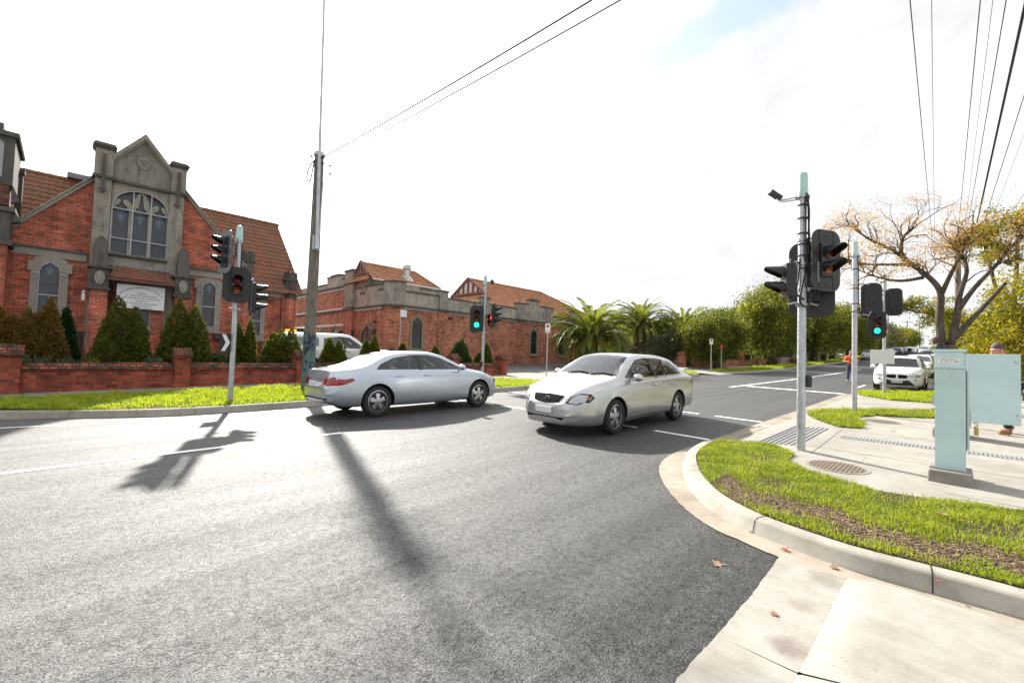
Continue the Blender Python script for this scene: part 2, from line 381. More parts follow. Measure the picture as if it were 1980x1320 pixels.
# road
def asphalt(name, base, old=0.):
    m, t, p, out = newmat(name); ob = t.new('ShaderNodeTexCoord').outputs['Object']
    v = t.new('ShaderNodeTexVoronoi', {'Vector': ob, 'Scale': 85., 'Randomness': 1.}); vf = v.outputs['Distance']
    ch = t.new('ShaderNodeSeparateColor', {0: v.outputs['Color']}).outputs[0]
    n = t.noise(ob, .55, 6, .6); n2 = t.noise(ob, 6., 5, .65)
    sx = t.new('ShaderNodeSeparateXYZ', {0: ob})
    lane = t.noise(t.new('ShaderNodeCombineXYZ', {0: t.math('MULTIPLY', sx.outputs[0], .05), 1: t.math('MULTIPLY', sx.outputs[1], 1.1), 2: 0.}).outputs[0], 1., 4, .6)
    stone = t.ramp(ch, [(0., (base*.55,)*3), (.6, (base*1.0, base*1.0, base*1.01)), (.88, (base*2.2, base*2.15, base*2.1)), (1., (base*4., base*3.9, base*3.8))])
    stone = t.mix(1., stone, t.ramp(vf, [(.0, (1.25,)*3), (.45, (.95,)*3), (.72, (.25,)*3)]), 'MULTIPLY')
    c = t.mix(1., stone, t.ramp(n, [(.3, (.78, .79, .8)), (.7, (1.2, 1.18, 1.14))]), 'MULTIPLY')
    c = t.mix(1., c, t.ramp(n2, [(.3, (.86,)*3), (.7, (1.13,)*3)]), 'MULTIPLY')
    c = t.mix(1., c, t.ramp(lane, [(.32, (.80,)*3), (.68, (1.22, 1.2, 1.16))]), 'MULTIPLY')
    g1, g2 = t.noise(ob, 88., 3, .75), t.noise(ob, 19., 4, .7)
    cav = t.math('MULTIPLY', t.maprange(g1, .34, .62, .25, 1.75), t.maprange(g2, .34, .58, .55, 1.15))  # cavity occlusion put into the specular; pit colour darkens likewise
    near_shade = t.math('MULTIPLY', t.maprange(t.math('ADD', sx.outputs[1], t.math('MULTIPLY', t.noise(ob, 1.4, 3), .8)), 3.4, 1.6), t.maprange(sx.outputs[0], 1.0, 2.6)) if base < .05 else t.math('ADD', 0., 0.)  # fall-off of light near the kerb put into colour and specular
    worn = t.maprange(t.noise(t.new('ShaderNodeCombineXYZ', {0: t.math('MULTIPLY', sx.outputs[0], .035), 1: t.math('MULTIPLY', sx.outputs[1], 2.1), 2: 3.}).outputs[0], 1.3, 5, .65), .35, .65, .80, 1.18)
    sp = t.math('MULTIPLY', t.math('MULTIPLY', cav, worn), t.math('SUBTRACT', 1.0, t.math('MULTIPLY', near_shade, .42)))
    c = t.mix(t.math('MULTIPLY', near_shade, .5), c, (.010, .010, .011))
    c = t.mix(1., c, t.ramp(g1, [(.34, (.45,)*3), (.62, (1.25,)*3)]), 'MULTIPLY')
    h = t.math('ADD', g1, t.math('MULTIPLY', ch, .3))
    setp(t, p, color=c, rough=t.maprange(lane, .3, .7, .58, .70), spec=sp, normal=bump(t, h, 1., .014)); return m
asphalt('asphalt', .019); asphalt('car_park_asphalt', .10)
def concrete(name, col, stain=.3, joints=0, spots=()):
    m, t, p, out = newmat(name); ob = t.new('ShaderNodeTexCoord').outputs['Object']
    n = t.noise(ob, .9, 6, .65); n2 = t.noise(ob, 5., 6, .7); k = t.noise(ob, 120., 3, .6); sp = t.noise(ob, 34., 3, .5)
    st = t.noise(t.vmath('MULTIPLY', ob, (9., 1.2, 1.)), 2., 4, .6)
    c = t.mix(1., col, t.ramp(n, [(.28, (1-stain, 1-stain*1.1, 1-stain*1.25)), (.6, (1.05,)*3)]), 'MULTIPLY')
    c = t.mix(1., c, t.ramp(n2, [(.3, (.84, .82, .79)), (.62, (1.05,)*3)]), 'MULTIPLY')
    c = t.mix(1., c, t.ramp(k, [(.3, (.88,)*3), (.7, (1.08,)*3)]), 'MULTIPLY')
    c = t.mix(t.math('MULTIPLY', t.maprange(sp, .70, .76), .55), c, (.10, .09, .075))
    c = t.mix(1., c, t.ramp(st, [(.35, (.95,)*3), (.65, (1.03,)*3)]), 'MULTIPLY')
    for (sx_, sy_, sr, sc) in spots:
        d = t.vmath('LENGTH', t.vmath('MULTIPLY', t.vmath('SUBTRACT', ob, (sx_, sy_, 0)), (1., 1., 0.)))
        f = t.maprange(t.math('ADD', d, t.math('MULTIPLY', t.math('SUBTRACT', t.noise(ob, 9., 5, .7), .5), sr*1.5)), sr, sr*.35); c = t.mix(t.math('MULTIPLY', f, .62), c, sc)
    setp(t, p, color=c, rough=.82, spec=.3, normal=bump(t, t.math('ADD', t.math('MULTIPLY', k, .5), t.math('MULTIPLY', st, .6)), .3, .006)); return m
concrete('concrete', (.315, .298, .268), .24); concrete('kerb_concrete', (.34, .318, .28), .3); concrete('gutter_concrete', (.32, .28, .23), .42); concrete('apron_concrete', (.31, .295, .265), .25, spots=((2.86, .66, .13, (.13, .095, .085)), (3.92, .66, .16, (.17, .14, .11)), (3.4, .70, .10, (.22, .19, .15)), (2.4, .2, .2, (.24, .21, .17))))
concrete('footpath_old', (.26, .245, .225), .3)
def soil():
    m, t, p, out = newmat('soil'); ob = t.new('ShaderNodeTexCoord').outputs['Object']
    n = t.noise(ob, 55., 6, .8); n2 = t.noise(ob, 2.2, 5, .6)
    c = t.ramp(n, [(.25, (.025, .017, .011)), (.5, (.075, .052, .032)), (.72, (.19, .14, .085))])
    c = t.mix(t.math('MULTIPLY', t.maprange(n2, .5, .62), .4), c, (.20, .15, .085))
    setp(t, p, color=c, rough=.95, spec=.15, normal=bump(t, n, .9, .03))
soil()
def paint_white():
    m, t, p, out = newmat('road_paint'); ob = t.new('ShaderNodeTexCoord').outputs['Object']
    n = t.noise(ob, 60., 5, .75); n2 = t.noise(ob, 3., 4)
    f = t.math('MULTIPLY', t.maprange(n, .56, .66), t.maprange(n2, .35, .7))
    setp(t, p, color=t.mix(f, (.80, .80, .78), (.12, .12, .12)), rough=.6)
paint_white()
def leafmat(name, c1, c2, c3=None, trans=.45, rough=.5):
    m, t, p, out = newmat(name); a = t.new('ShaderNodeAttribute', attribute_name='tint').outputs['Fac']
    stops = [(0., c1), (1., c2)] if c3 is None else [(0., c1), (.8, c2), (1., c3)]
    c = t.ramp(a, stops); setp(t, p, color=c, rough=rough, spec=.35)
    tr = t.new('ShaderNodeBsdfTranslucent', {'Color': t.mix(1., c, (1.25, 1.2, .55), 'MULTIPLY')})
    mx = t.new('ShaderNodeMixShader', {0: trans, 1: p.outputs[0], 2: tr.outputs[0]}); t.l.new(mx.outputs[0], out.inputs[0]); return m
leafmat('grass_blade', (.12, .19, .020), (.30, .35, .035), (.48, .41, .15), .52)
leafmat('grass_lit', (.14, .23, .022), (.36, .43, .04), (.48, .42, .14), .6)  # brighter copy of grass_blade with the sunlight put into its colour
leafmat('leaf_street', (.042, .062, .014), (.21, .22, .03), (.50, .46, .04), .55)
leafmat('leaf_hedge', (.08, .105, .010), (.28, .25, .02), (.50, .40, .035), .5)
leafmat('leaf_olive', (.065, .075, .045), (.14, .15, .10), (.22, .22, .16), .3)
leafmat('leaf_dark', (.014, .03, .008), (.04, .065, .014), (.09, .12, .02), .3)
leafmat('leaf_conifer', (.040, .060, .014), (.165, .18, .032), (.40, .31, .07), .4)
leafmat('leaf_gold_conifer', (.085, .055, .018), (.26, .165, .035), (.42, .28, .07), .4)
leafmat('leaf_deep_conifer', (.014, .05, .013), (.03, .09, .022), (.07, .14, .03), .25)
leafmat('leaf_juniper', (.03, .065, .02), (.08, .14, .04), (.16, .21, .06), .3)
leafmat('leaf_palm', (.075, .11, .02), (.24, .265, .045), (.44, .37, .08), .5, .5)
leafmat('leaf_gold', (.46, .26, .06), (.58, .35, .09), (.66, .46, .16), .3)
leafmat('leaf_shrub', (.03, .06, .03), (.10, .15, .09), (.28, .32, .25), .3)
leafmat('palm_fruit', (.36, .11, .012), (.55, .20, .02), (.62, .30, .05), .3)
leafmat('twig', (.10, .075, .055), (.16, .12, .09), (.22, .17, .13), .05)
leafmat('dry_leaf', (.20, .105, .07), (.36, .21, .14), (.26, .05, .035), .15)
leafmat('mulch', (.06, .038, .022), (.22, .15, .085), (.42, .32, .20), .0, .9)
def bark(name, c1, c2, sc=1.):
    m, t, p, out = newmat(name); ob = t.new('ShaderNodeTexCoord').outputs['Object']
    n = t.noise(t.vmath('MULTIPLY', ob, (9*sc, 9*sc, 2*sc)), 1.5, 6, .7); n2 = t.noise(ob, 3., 4)
    c = t.ramp(n, [(.3, c1), (.7, c2)]); c = t.mix(1., c, t.ramp(n2, [(.3, (.75,)*3), (.7, (1.2,)*3)]), 'MULTIPLY')
    setp(t, p, color=c, rough=.95, spec=.2, normal=bump(t, n, 1., .04)); return m
bark('bark', (.045, .036, .028), (.15, .122, .096)); bark('bark_dark', (.03, .024, .018), (.09, .07, .05)); bark('palm_trunk', (.07, .05, .03), (.22, .17, .11), .6); bark('pole_wood', (.12, .105, .085), (.27, .245, .21), .8)
def pole_paint():
    m, t, p, out = newmat('graffiti_paint'); ob = t.new('ShaderNodeTexCoord').outputs['Object']
    n = t.noise(ob, 2.2, 4, .6, .6); n2 = t.noise(t.vmath('MULTIPLY', ob, (3., 3., 1.5)), 2.4, 4, .55, 1.6)
    c = t.ramp(n, [(.3, (.05, .13, .12)), (.5, (.10, .17, .15)), (.7, (.05, .10, .17))]); c = t.mix(t.maprange(n2, .56, .60), c, (.012, .03, .14)); c = t.mix(t.maprange(n2, .40, .37), c, (.12, .14, .05))
    setp(t, p, color=c, rough=.6)
pole_paint()
def galv():
    m, t, p, out = newmat('galvanised'); ob = t.new('ShaderNodeTexCoord').outputs['Object']
    v = t.new('ShaderNodeTexVoronoi', {'Vector': ob, 'Scale': 45.}); ch = t.new('ShaderNodeSeparateColor', {0: v.outputs['Color']}).outputs[0]
    n = t.noise(ob, 4., 5); c = t.mix(1., t.mix(ch, (.40, .42, .44), (.55, .57, .59)), t.ramp(n, [(.3, (.82,)*3), (.7, (1.1,)*3)]), 'MULTIPLY')
    setp(t, p, color=c, metal=.75, rough=t.maprange(ch, 0, 1, .38, .52))
galv()
simple('signal_black', (.012, .013, .015), .42, spec=.5, var=.2, scale=9, bmp=.05, bscale=200)
simple('signal_board', (.022, .021, .022), .5, var=.25, scale=4)
simple('board_back', (.16, .165, .175), .45, metal=.3, var=.2, scale=5)
simple('bracket_metal', (.45, .46, .47), .4, metal=.8, var=.2)
simple('cap_green', (.42, .62, .58), .5, var=.06, scale=3)
simple('cabinet_green', (.50, .66, .67), .34, spec=.5, var=.09, scale=2.2, bmp=.02, bscale=90)
simple('cabinet_dark', (.06, .075, .08), .5)
simple('cable_black', (.012, .012, .013), .5); simple('cable_grey', (.10, .10, .105), .6)
simple('rubber', (.018, .018, .019), .8, bmp=.1); simple('black_plastic', (.02, .02, .022), .5, var=.15)
simple('brass', (.55, .40, .15), .35, metal=.8); simple('steel', (.5, .5, .52), .35, metal=.9)
simple('lens_red', (.10, .008, .006), .15); simple('lens_amber', (.30, .075, .008), .15); simple('lens_green', (.01, .09, .06), .15)
simple('lamp_green', (.02, .3, .2), .3, emit=(.01, 1., .42), emits=1.1); simple('lamp_red', (.3, .01, .01), .3, emit=(1., .03, .015), emits=1.1)
simple('white_sheet', (.72, .73, .74), .45, var=.06); simple('sign_white', (.78, .79, .81), .35, var=.05, scale=2); simple('letter_dark', (.03, .03, .06), .5); simple('letter_black', (.012, .012, .012), .5)
simple('letter_red', (.55, .02, .02), .5); simple('letter_pale', (.75, .78, .78), .5)
simple('gutter_red', (.14, .035, .028), .45, var=.1); simple('timber_red', (.17, .065, .055), .6, var=.1); simple('door_maroon', (.075, .026, .022), .55, var=.2)
simple('panel_cream', (.60, .55, .50), .7, var=.08); simple('vent_metal', (.55, .57, .58), .4, metal=.6, var=.1); simple('lead_flashing', (.22, .23, .26), .6, var=.4, scale=20, bmp=.3)
simple('window_frame_grey', (.38, .41, .44), .4, metal=.3); simple('fleur', (.12, .18, .25), .4); simple('window_glass', (.020, .022, .024), .12, var=.3, scale=1.5)
simple('medallion', (.30, .28, .24), .9, var=.4, scale=14, bmp=.6, bscale=25)
simple('white_paint', (.78, .79, .80), .28, coat=.6, var=.02); simple('dark_metal', (.03, .03, .03), .5); simple('grille_black', (.012, .012, .013), .95, spec=.08); simple('joint_dark', (.11, .10, .088), .9); simple('hedge_wall', (.3, .1, .07), .8)
def carpaint(name, col, metal, rough):
    m, t, p, out = newmat(name); setp(t, p, color=col, metal=metal, rough=rough, coat=.8, coatr=.05); return m
carpaint('paint_silver_blue', (.50, .55, .62), .75, .30); carpaint('paint_silver', (.52, .525, .52), .82, .30); carpaint('paint_white', (.78, .78, .775), 0., .3); carpaint('paint_blue', (.03, .12, .45), .2, .3); carpaint('paint_dark', (.03, .032, .036), .3, .3); carpaint('paint_red', (.2, .02, .02), .2, .3)
carpaint('rim_silver', (.48, .48, .49), .8, .28)
simple('headlight_dark', (.03, .032, .035), .1); simple('car_interior', (.03, .031, .033), .8); simple('seat_cloth', (.09, .088, .085), .9, var=.15); simple('tail_red', (.32, .012, .016), .18, coat=.5); simple('headlight', (.42, .44, .46), .08, metal=.5, coat=1.); simple('lamp_orange', (.6, .16, .02), .2); simple('chrome', (.6, .6, .62), .12, metal=1.)
simple('beacon_amber', (.75, .33, .02), .3, emit=(1., .45, .02), emits=.5); simple('plate_white', (.72, .73, .73), .4)
simple('hivis', (.80, .13, .015), .75, var=.15, scale=8, bmp=.15, bscale=30); simple('reflective', (.72, .72, .70), .4); simple('navy_cloth', (.015, .018, .03), .85, var=.2, bmp=.15, bscale=30); simple('skin', (.48, .22, .145), .55, var=.1, scale=8); simple('hair_grey', (.07, .062, .058), .7, var=.4, scale=40, bmp=.5, bscale=80); simple('boot_tan', (.30, .16, .06), .75, var=.25, scale=9, bmp=.2); simple('jeans', (.05, .075, .13), .85, var=.25, scale=9)
simple('bin_green', (.02, .05, .03), .5); simple('bin_yellow', (.75, .45, .02), .5); simple('tactile_grey', (.20, .205, .22), .75, var=.12, scale=12); simple('house_wall', (.38, .27, .23), .85, var=.2); simple('house_dark', (.10, .09, .085), .8, var=.3); simple('grey_wall', (.35, .35, .36), .8, var=.2); simple('cream_wall', (.55, .5, .42), .8, var=.2)
def cover_mat():
    m, t, p, out = newmat('pit_cover'); po = t.new('ShaderNodeTexCoord').outputs['Object']
    b = t.new('ShaderNodeTexBrick', {'Vector': po, 'Color1': (.27, .19, .12, 1), 'Color2': (.20, .15, .105, 1), 'Mortar': (.065, .055, .045, 1), 'Scale': 1., 'Mortar Size': .012, 'Brick Width': .07, 'Row Height': .045})
    setp(t, p, color=b.outputs[0], rough=.7, metal=.2, normal=bump(t, t.math('SUBTRACT', 1., b.outputs[1]), .6, .01))
cover_mat()

def glass():
    m, t, p, out = newmat('car_glass'); t.n.remove(p); tr = t.new('ShaderNodeBsdfTransparent', {'Color': (.50, .56, .55, 1)}); gl = t.new('ShaderNodeBsdfGlossy', {'Color': (.95, .97, 1, 1), 'Roughness': .02})
    f = t.new('ShaderNodeFresnel', {'IOR': 1.55}).outputs[0]; f = t.math('ADD', t.math('MULTIPLY', f, 1.15), .02)
    mx = t.new('ShaderNodeMixShader', {0: f, 1: tr.outputs[0], 2: gl.outputs[0]}); t.l.new(mx.outputs[0], out.inputs[0])
glass()
# ---------------------------------------------------------------- the ground, road and paths
def grid_sheet(name, xs, ys, zf, mat, kind='structure'):
    V = [(x, y, zf(x, y)) for y in ys for x in xs]; n = len(xs)
    F = [(j*n+i, j*n+i+1, (j+1)*n+i+1, (j+1)*n+i) for j in range(len(ys)-1) for i in range(n-1)]
    o = MB().add(V, F).build(name, mat, smooth=True); o['kind'] = kind; return o
def base_z(X, Y):
    if Y > 13.5: return zfar(X, Y)-.06
    if Y < -.5: return zroad(X, Y)-.05
    return zroad(X, Y)-.05
xs = [-400, -200, -100, -60, -40, -20]+list(np.arange(-10, 80, 2.))+[80, 90, 100, 120, 150, 190, 225, 230, 236, 260, 400, 800, 1600, 3000]
simple('bare_ground', (.16, .15, .10), .95, var=.3, scale=.3)
grid_sheet('ground', xs, [-900, -300, -100, -40, -15, -8, -4, -1, 0, 3, 7.5, 11, 13.49, 13.51, 16.8, 20, 24.5, 40, 80, 200, 500, 900], base_z, MAT['bare_ground'])
rxs = [-80, -60, -40, -25, -15, -10]+list(np.arange(-8, 32, .5))+list(np.arange(32, 80, 2))+[80, 90, 100, 120, 150, 190, 225, 230, 236, 260, 400]
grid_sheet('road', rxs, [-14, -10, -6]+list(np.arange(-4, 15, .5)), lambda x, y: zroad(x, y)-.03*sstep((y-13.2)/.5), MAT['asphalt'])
# near kerb and gutter
def jag(p, a):
    out = []
    for i in range(len(p)-1):
        x0, y0 = p[i]; x1, y1 = p[i+1]; L = math.hypot(x1-x0, y1-y0); n = max(1, int(L/.035))
        for k in range(n): t = k/n; out.append((x0+(x1-x0)*t+random.uniform(-a, a), y0+(y1-y0)*t+random.uniform(-a, a)))
    out.append(p[-1]); return out
A_CURVE = smooth_line([(4.05, 1.0), (4.12, 1.25), (4.26, 1.63), (4.59, 2.03), (5.10, 2.46), (5.75, 2.86), (6.45, 3.08), (7.24, 3.14), (8.24, 3.13), (10.1, 3.15), (14.3, 3.17), (22.4, 3.26)], 8)
A_EDGE = jag(A_CURVE[:64], .006)+A_CURVE[64:]
K_BASE = smooth_line([(4.32, -6), (4.29, -2), (4.28, -.29), (4.25, .17), (4.22, .58), (4.29, .99), (4.43, 1.40), (4.74, 1.84), (5.20, 2.22), (5.80, 2.56), (6.5, 2.84), (7.3, 2.98), (8.2, 3.02)], 8)
def offset_line(pts, d):
    out = []
    for i, p in enumerate(pts):
        a = pts[max(0, i-1)]; b = pts[min(len(pts)-1, i+1)]; tx, ty = b[0]-a[0], b[1]-a[1]; L = math.hypot(tx, ty)
        out.append((p[0]+ty/L*d, p[1]-tx/L*d))
    return out
def kerb(name, base, h0, hfun, mat, wtop=.13, batter=.045, joints=()):
    """extruded kerb: face, rounded arris, top; rises to the right of the line's direction"""
    prof = [(-.0, -.06), (.012, .0), (batter*.75, .8), (batter+.012, .95), (batter+.04, 1.0), (batter+wtop, 1.015), (batter+wtop+.01, .3)]
    lines = [offset_line(base, d) for d, _ in prof]; mb = MB(); n = len(base); vs = []
    for j, (d, hh) in enumerate(prof):
        for i in range(n):
            x, y = lines[j][i]; z0 = h0(*base[i]); vs.append((x, y, z0+hh*hfun(*base[i])))
    mb.add(vs, [(j*n+i, j*n+i+1, (j+1)*n+i+1, (j+1)*n+i) for j in range(len(prof)-1) for i in range(n-1)])
    for e in (0, n-1): mb.add([vs[j*n+e] for j in range(len(prof))], [tuple(range(len(prof)))])
    o = mb.build(name, mat, auto=50); o['kind'] = 'structure'
    if joints:
        jb = MB()
        for i in joints:
            for w_ in (0,):
                P = [Vector(vs[j*n+i]) for j in range(len(prof)-1)]; t = (Vector((*base[min(n-1, i+1)], 0))-Vector((*base[max(0, i-1)], 0))).normalized()
                q = []
                nrm = Vector((t.y, -t.x, 0))
                for pt in P:
                    q += [pt-t*.004-nrm*.002+Vector((0, 0, .002)), pt+t*.004-nrm*.002+Vector((0, 0, .002))]
                jb.add(q, [(2*k, 2*k+1, 2*k+3, 2*k+2) for k in range(len(P)-1)])
        j = jb.build(name+'_joints', MAT['letter_black']); j['kind'] = 'structure'
    return o
kfall = lambda x, y: .125*(1-sstep((x-7.55)/.65)*.93)
kerb('kerb', K_BASE, lambda x, y: zroad(x, y)+.012, kfall, MAT['kerb_concrete'], joints=(23, 46, 68, 8))
def zgut(x, y): return zroad(x, y)+.008
gp = A_EDGE[:]; 
gut_poly = [(4.05, -6), (4.05, .56), (4.05, .98)]+A_EDGE+[(22.4, 2.9), (12.4, 2.78), (8.6, 2.80), (8.2, 2.98)]+[(p[0]+.02, p[1]-.01) for p in K_BASE[::-1]]
sheet('gutter', gut_poly, lambda x, y: zroad(x, y)+.008+.012*sstep(abs(y-3.15)/.1)*0, .5, MAT['gutter_concrete'])
# apron of pale concrete across the side street mouth
edge = jag([(.2, .97), (1.2, .968), (2.2, .975), (3.3, .97), (4.05, 1.0)], .0045)
sheet('gutter_apron', edge+[(4.05, .575), (2.687, .575), (2.682, .94), (2.677, .575), (.2, .575)], lambda x, y: zroad(x, y)+.009, .4, MAT['apron_concrete'])
def zslab(x, y): return zroad(x, y)+.010+.045*sstep((.575-y)/.10)*(1-.0*x)
def slab(x0, x1): sheet('concrete_slab', [(x0, -6), (x1, -6), (x1, -1), (x1, .40), (x1-.002, .55), (x1-.010, .574), (x0+.010, .574), (x0+.002, .55), (x0, .40), (x0, -1)], lambda x, y: zslab(x, y), (.25, .08), MAT['apron_concrete'])
slab(.2, 2.676); slab(2.688, 4.042)
# near footpath
NEAR_BACK = offset_line(K_BASE, .185)
foot_poly = [(4.5, -14)]+NEAR_BACK[:-6]+[(8.0, 2.92), (8.6, 2.80), (12.4, 2.78), (19.5, 2.82), (21.5, 2.75), (23, 2.1), (24.3, 1.0), (25.5, .62), (40, .6), (60, .6), (90, .5), (90, -14)]
sheet('footpath', foot_poly, zpath, (.6, .35), MAT['concrete'])
sheet('kerb_ramp', [(8.25, 2.81), (8.4, 2.99), (10.4, 2.99), (10.62, 2.80)], lambda x, y: zpath(x, y)+.004, .4, MAT['gutter_concrete'])
kb = MB(); kb.prism([(10.5, 3.02), (10.95, 3.04), (11.15, 2.93), (10.62, 2.76)], 'z', -1.35, -1.265); o = kb.build('kerb_wedge', MAT['kerb_concrete'], bevel=.01); o['kind'] = 'structure'
pk = [(23.2, 2.1), (24.5, 1.0), (25.6, .65), (40, .62), (60, .62), (90, .52)]
kerb('parking_kerb', smooth_line(pk, 6), lambda x, y: zroad(x, y), lambda x, y: .13, MAT['kerb_concrete'])
# saw joints in the footpath
jb = MB()
def joint(p, q, w_=.005, n=8):
    p, q = Vector(p), Vector(q); d = (q-p).normalized(); s_ = Vector((d.y, -d.x))*w_; vs = []
    for i in range(n+1):
        c = p.lerp(q, i/n)
        for e in (c-s_, c+s_): vs.append((e.x, e.y, zpath(e.x, e.y)+.003))
    jb.add(vs, [(2*i, 2*i+1, 2*i+3, 2*i+2) for i in range(n)])
for a in [((7.9, 1.55), (10.9, 1.62)), ((10.9, 1.62), (10.9, 2.78)), ((8.55, -10), (8.55, 1.6)), ((10.9, -10), (10.9, 1.6)), ((6.9, -10), (6.9, .1)), ((13.0, -10), (13., .4)), ((15.5, -10), (15.5, .4)), ((8.5, -1.2), (60, -1.3)), ((7.95, 1.55), (8.55, .9)), ((18.2, .6), (18.2, 2.8)), ((16, .6), (16, 2.82))]: joint(*a)
o = jb.build('footpath_joints', MAT['joint_dark']); o['kind'] = 'structure'
o = MB().add([(x, y, zpath(x, y)+.003) for x, y in [(7.9, 1.5), (8.32, 1.5), (8.35, .95), (7.9, .95)]], [(0, 1, 2, 3)]).build('footpath_patch', MAT['apron_concrete']); o['kind'] = 'structure'
# tactile paving
tb = MB()
for i in range(8):
    y = 1.84+.072*i; x0 = 8.35-.18*(i/7); pts = [(x, y+.0*x) for x in np.linspace(x0, x0+2.45, 8)]
    for k in range(len(pts)-1):
        (xa, ya), (xb, yb) = pts[k], pts[k+1]
        tb.add([(xa, ya-.019, zpath(xa, ya-.019)+.003), (xb, yb-.019, zpath(xb, yb-.019)+.003), (xb, yb-.013, zpath(xb, yb)+.011), (xa, ya-.013, zpath(xa, ya)+.011), (xa, ya+.013, zpath(xa, ya)+.011), (xb, yb+.013, zpath(xb, yb)+.011), (xb, yb+.019, zpath(xb, yb+.019)+.003), (xa, ya+.019, zpath(xa, ya+.019)+.003)], [(0, 1, 2, 3), (3, 2, 5, 4), (4, 5, 6, 7)])
o = tb.build('tactile_paving', MAT['tactile_grey']); props(o, 'grey ribbed tactile paving on the kerb ramp at the crossing', 'tactile paving')
tb = MB(); q = []
for i in range(38):
    y = 1.5-i*.125; xc = 9.98+.10*(1.5-y); q += [(xc-.15, y, zpath(xc-.15, y)+.003), (xc+.15, y, zpath(xc+.15, y)+.003)]
tb.add(q, [(2*i, 2*i+1, 2*i+3, 2*i+2) for i in range(37)])
for i in range(92):
    y = 1.48-i*.05; xc = 9.98+.10*(1.5-y)
    for k in range(6): x = xc-.125+.05*k; tb.lathe([(.016, 0), (.010, .006)], (x, y, zpath(x, y)+.003), n=6)
o = tb.build('tactile_studs', MAT['tactile_grey']); props(o, 'narrow strip of grey tactile studs crossing the footpath behind the narrow cabinet', 'tactile paving')
for (x, y, r, lab) in [(7.28, 1.13, .31, 'round rusty pit cover in the footpath nearest the grass'), (13.07, 1.21, .31, 'round pit cover at the edge of the farther grass patch')]:
    pts = [(x+r*math.cos(a), y+r*math.sin(a)) for a in np.linspace(0, 2*math.pi, 32, endpoint=False)]
    rim = thing('pit_cover', lab, 'pit cover', (x, y, zpath(x, y)), group='pit covers in the near footpath')
    m1 = MB((x, y, zpath(x, y))); m1.add([(a, b, zpath(a, b)+.005) for a, b in pts], [tuple(range(32))]); m1.build('lid', MAT['pit_cover'], rim)
    m2 = MB((x, y, zpath(x, y))); q = [(x+(r+.035)*math.cos(a), y+(r+.035)*math.sin(a)) for a in np.linspace(0, 2*math.pi, 32, endpoint=False)]
    m2.add([(a, b, zpath(a, b)+.006) for a, b in pts+q], [(i, (i+1) % 32, 32+(i+1) % 32, 32+i) for i in range(32)]); m2.build('rim', MAT['footpath_old'], rim)
# road markings
mk = MB()
def stripe(p, q, wd, n=10):
    p, q = Vector(p), Vector(q); d = (q-p).normalized(); s_ = Vector((d.y, -d.x))*wd/2; vs = []
    for i in range(n+1):
        c = p.lerp(q, i/n)
        for e in (c-s_, c+s_): vs.append((e.x, e.y, zroad(e.x, e.y)+.005))
    mk.add(vs, [(2*i, 2*i+1, 2*i+3, 2*i+2) for i in range(n)])
stripe((-9, 7.75), (3.45, 7.57), .12, 40)
stripe((22.3, 6.9), (22.3, 3.24), .38)
stripe((20.9, 7.15), (46, 6.35), .14, 40)
for x in np.arange(49, 150, 9.): stripe((x, 6.3), (x+3, 6.3), .12, 4)
for x in np.arange(27, 120, 9.): stripe((x, 3.4), (x+2.5, 3.4), .10, 3)
for y in [3.18, 4.62, 6.06, 7.5, 8.94, 10.2]:
    stripe((8.29, y), (8.29, y+1.05), .12); stripe((11.38, y), (11.38, y+1.05), .12)
stripe((-8, 14.2), (-.9, 11.95), .09, 12); stripe((-.9, 11.95), (1.6, 11.05), .09, 8)
o = mk.build('road_markings', MAT['road_paint']); o['kind'] = 'structure'
# far side: kerbs, verge, footpath, driveway, car park
FK = smooth_line([(34, 11.3), (30, 11.75), (28.2, 12.6)], 6)
FAR_A = smooth_line([(15.4, 13.2), (14.4, 12.2), (12.6, 11.72), (8, 11.62), (4.55, 11.6), (3.06, 11.62), (1.73, 11.8), (.4, 12.5), (-.85, 13.45), (-3, 15.3), (-7, 18)], 8)
FAR_B = smooth_line([(240, 9.4), (150, 9.5), (96, 9.75), (72, 10.3), (54, 10.5), (42, 10.7), (36, 11.1), (34, 11.9), (33.6, 12.6)], 6)
FAR_C = smooth_line([(31, 13.5), (30.4, 12.4), (29, 11.9), (27.6, 11.75), (26.4, 12.4), (26, 13.6)], 6)
for nm, ln, jn in (('far_kerb', FAR_A, (16, 30, 46, 58)), ('distant_kerb', FAR_B, ()), ('distant_kerb_return', FAR_C, ())): kerb(nm, ln, lambda x, y: zroad(x, y)-.004, lambda x, y: .15, MAT['kerb_concrete'], joints=jn)
FB = [p for p in offset_line(FAR_A, .17)]
def zverge(x, y):
    t = sstep((y-12)/3.6); z = zfar(x, max(y, 11.9)); zk = zroad(x, min(y, 13.3))+.146
    return zk*(1-sstep((y-11.8)/1.6))+max(z, zk-.0)*sstep((y-11.8)/1.6)
ver_poly = [(14.9, 13.6), (14.4, 15.0), (12, 15.55), (-1, 15.55), (-3.2, 15.7)]+FB[::-1]
sheet('far_verge', ver_poly, zverge, .5, MAT['soil'])
def zfp(x, y): return zfar(x, y)+.008
grid_sheet('far_footpath', list(np.arange(-12, 16, 1.)), list(np.arange(15.45, 19.1, .6)), zfp, MAT['footpath_old'])
jb = MB()
for x in np.arange(-4.2, 15, 1.75): jb.add([(x-.012, 15.5, zfp(x, 15.5)+.004), (x+.012, 15.5, zfp(x, 15.5)+.004), (x+.012, 16.5, zfp(x, 16.5)+.004), (x-.012, 16.5, zfp(x, 16.5)+.004)], [(0, 1, 2, 3)])
o = jb.build('far_footpath_joints', MAT['letter_black']); o['kind'] = 'structure'
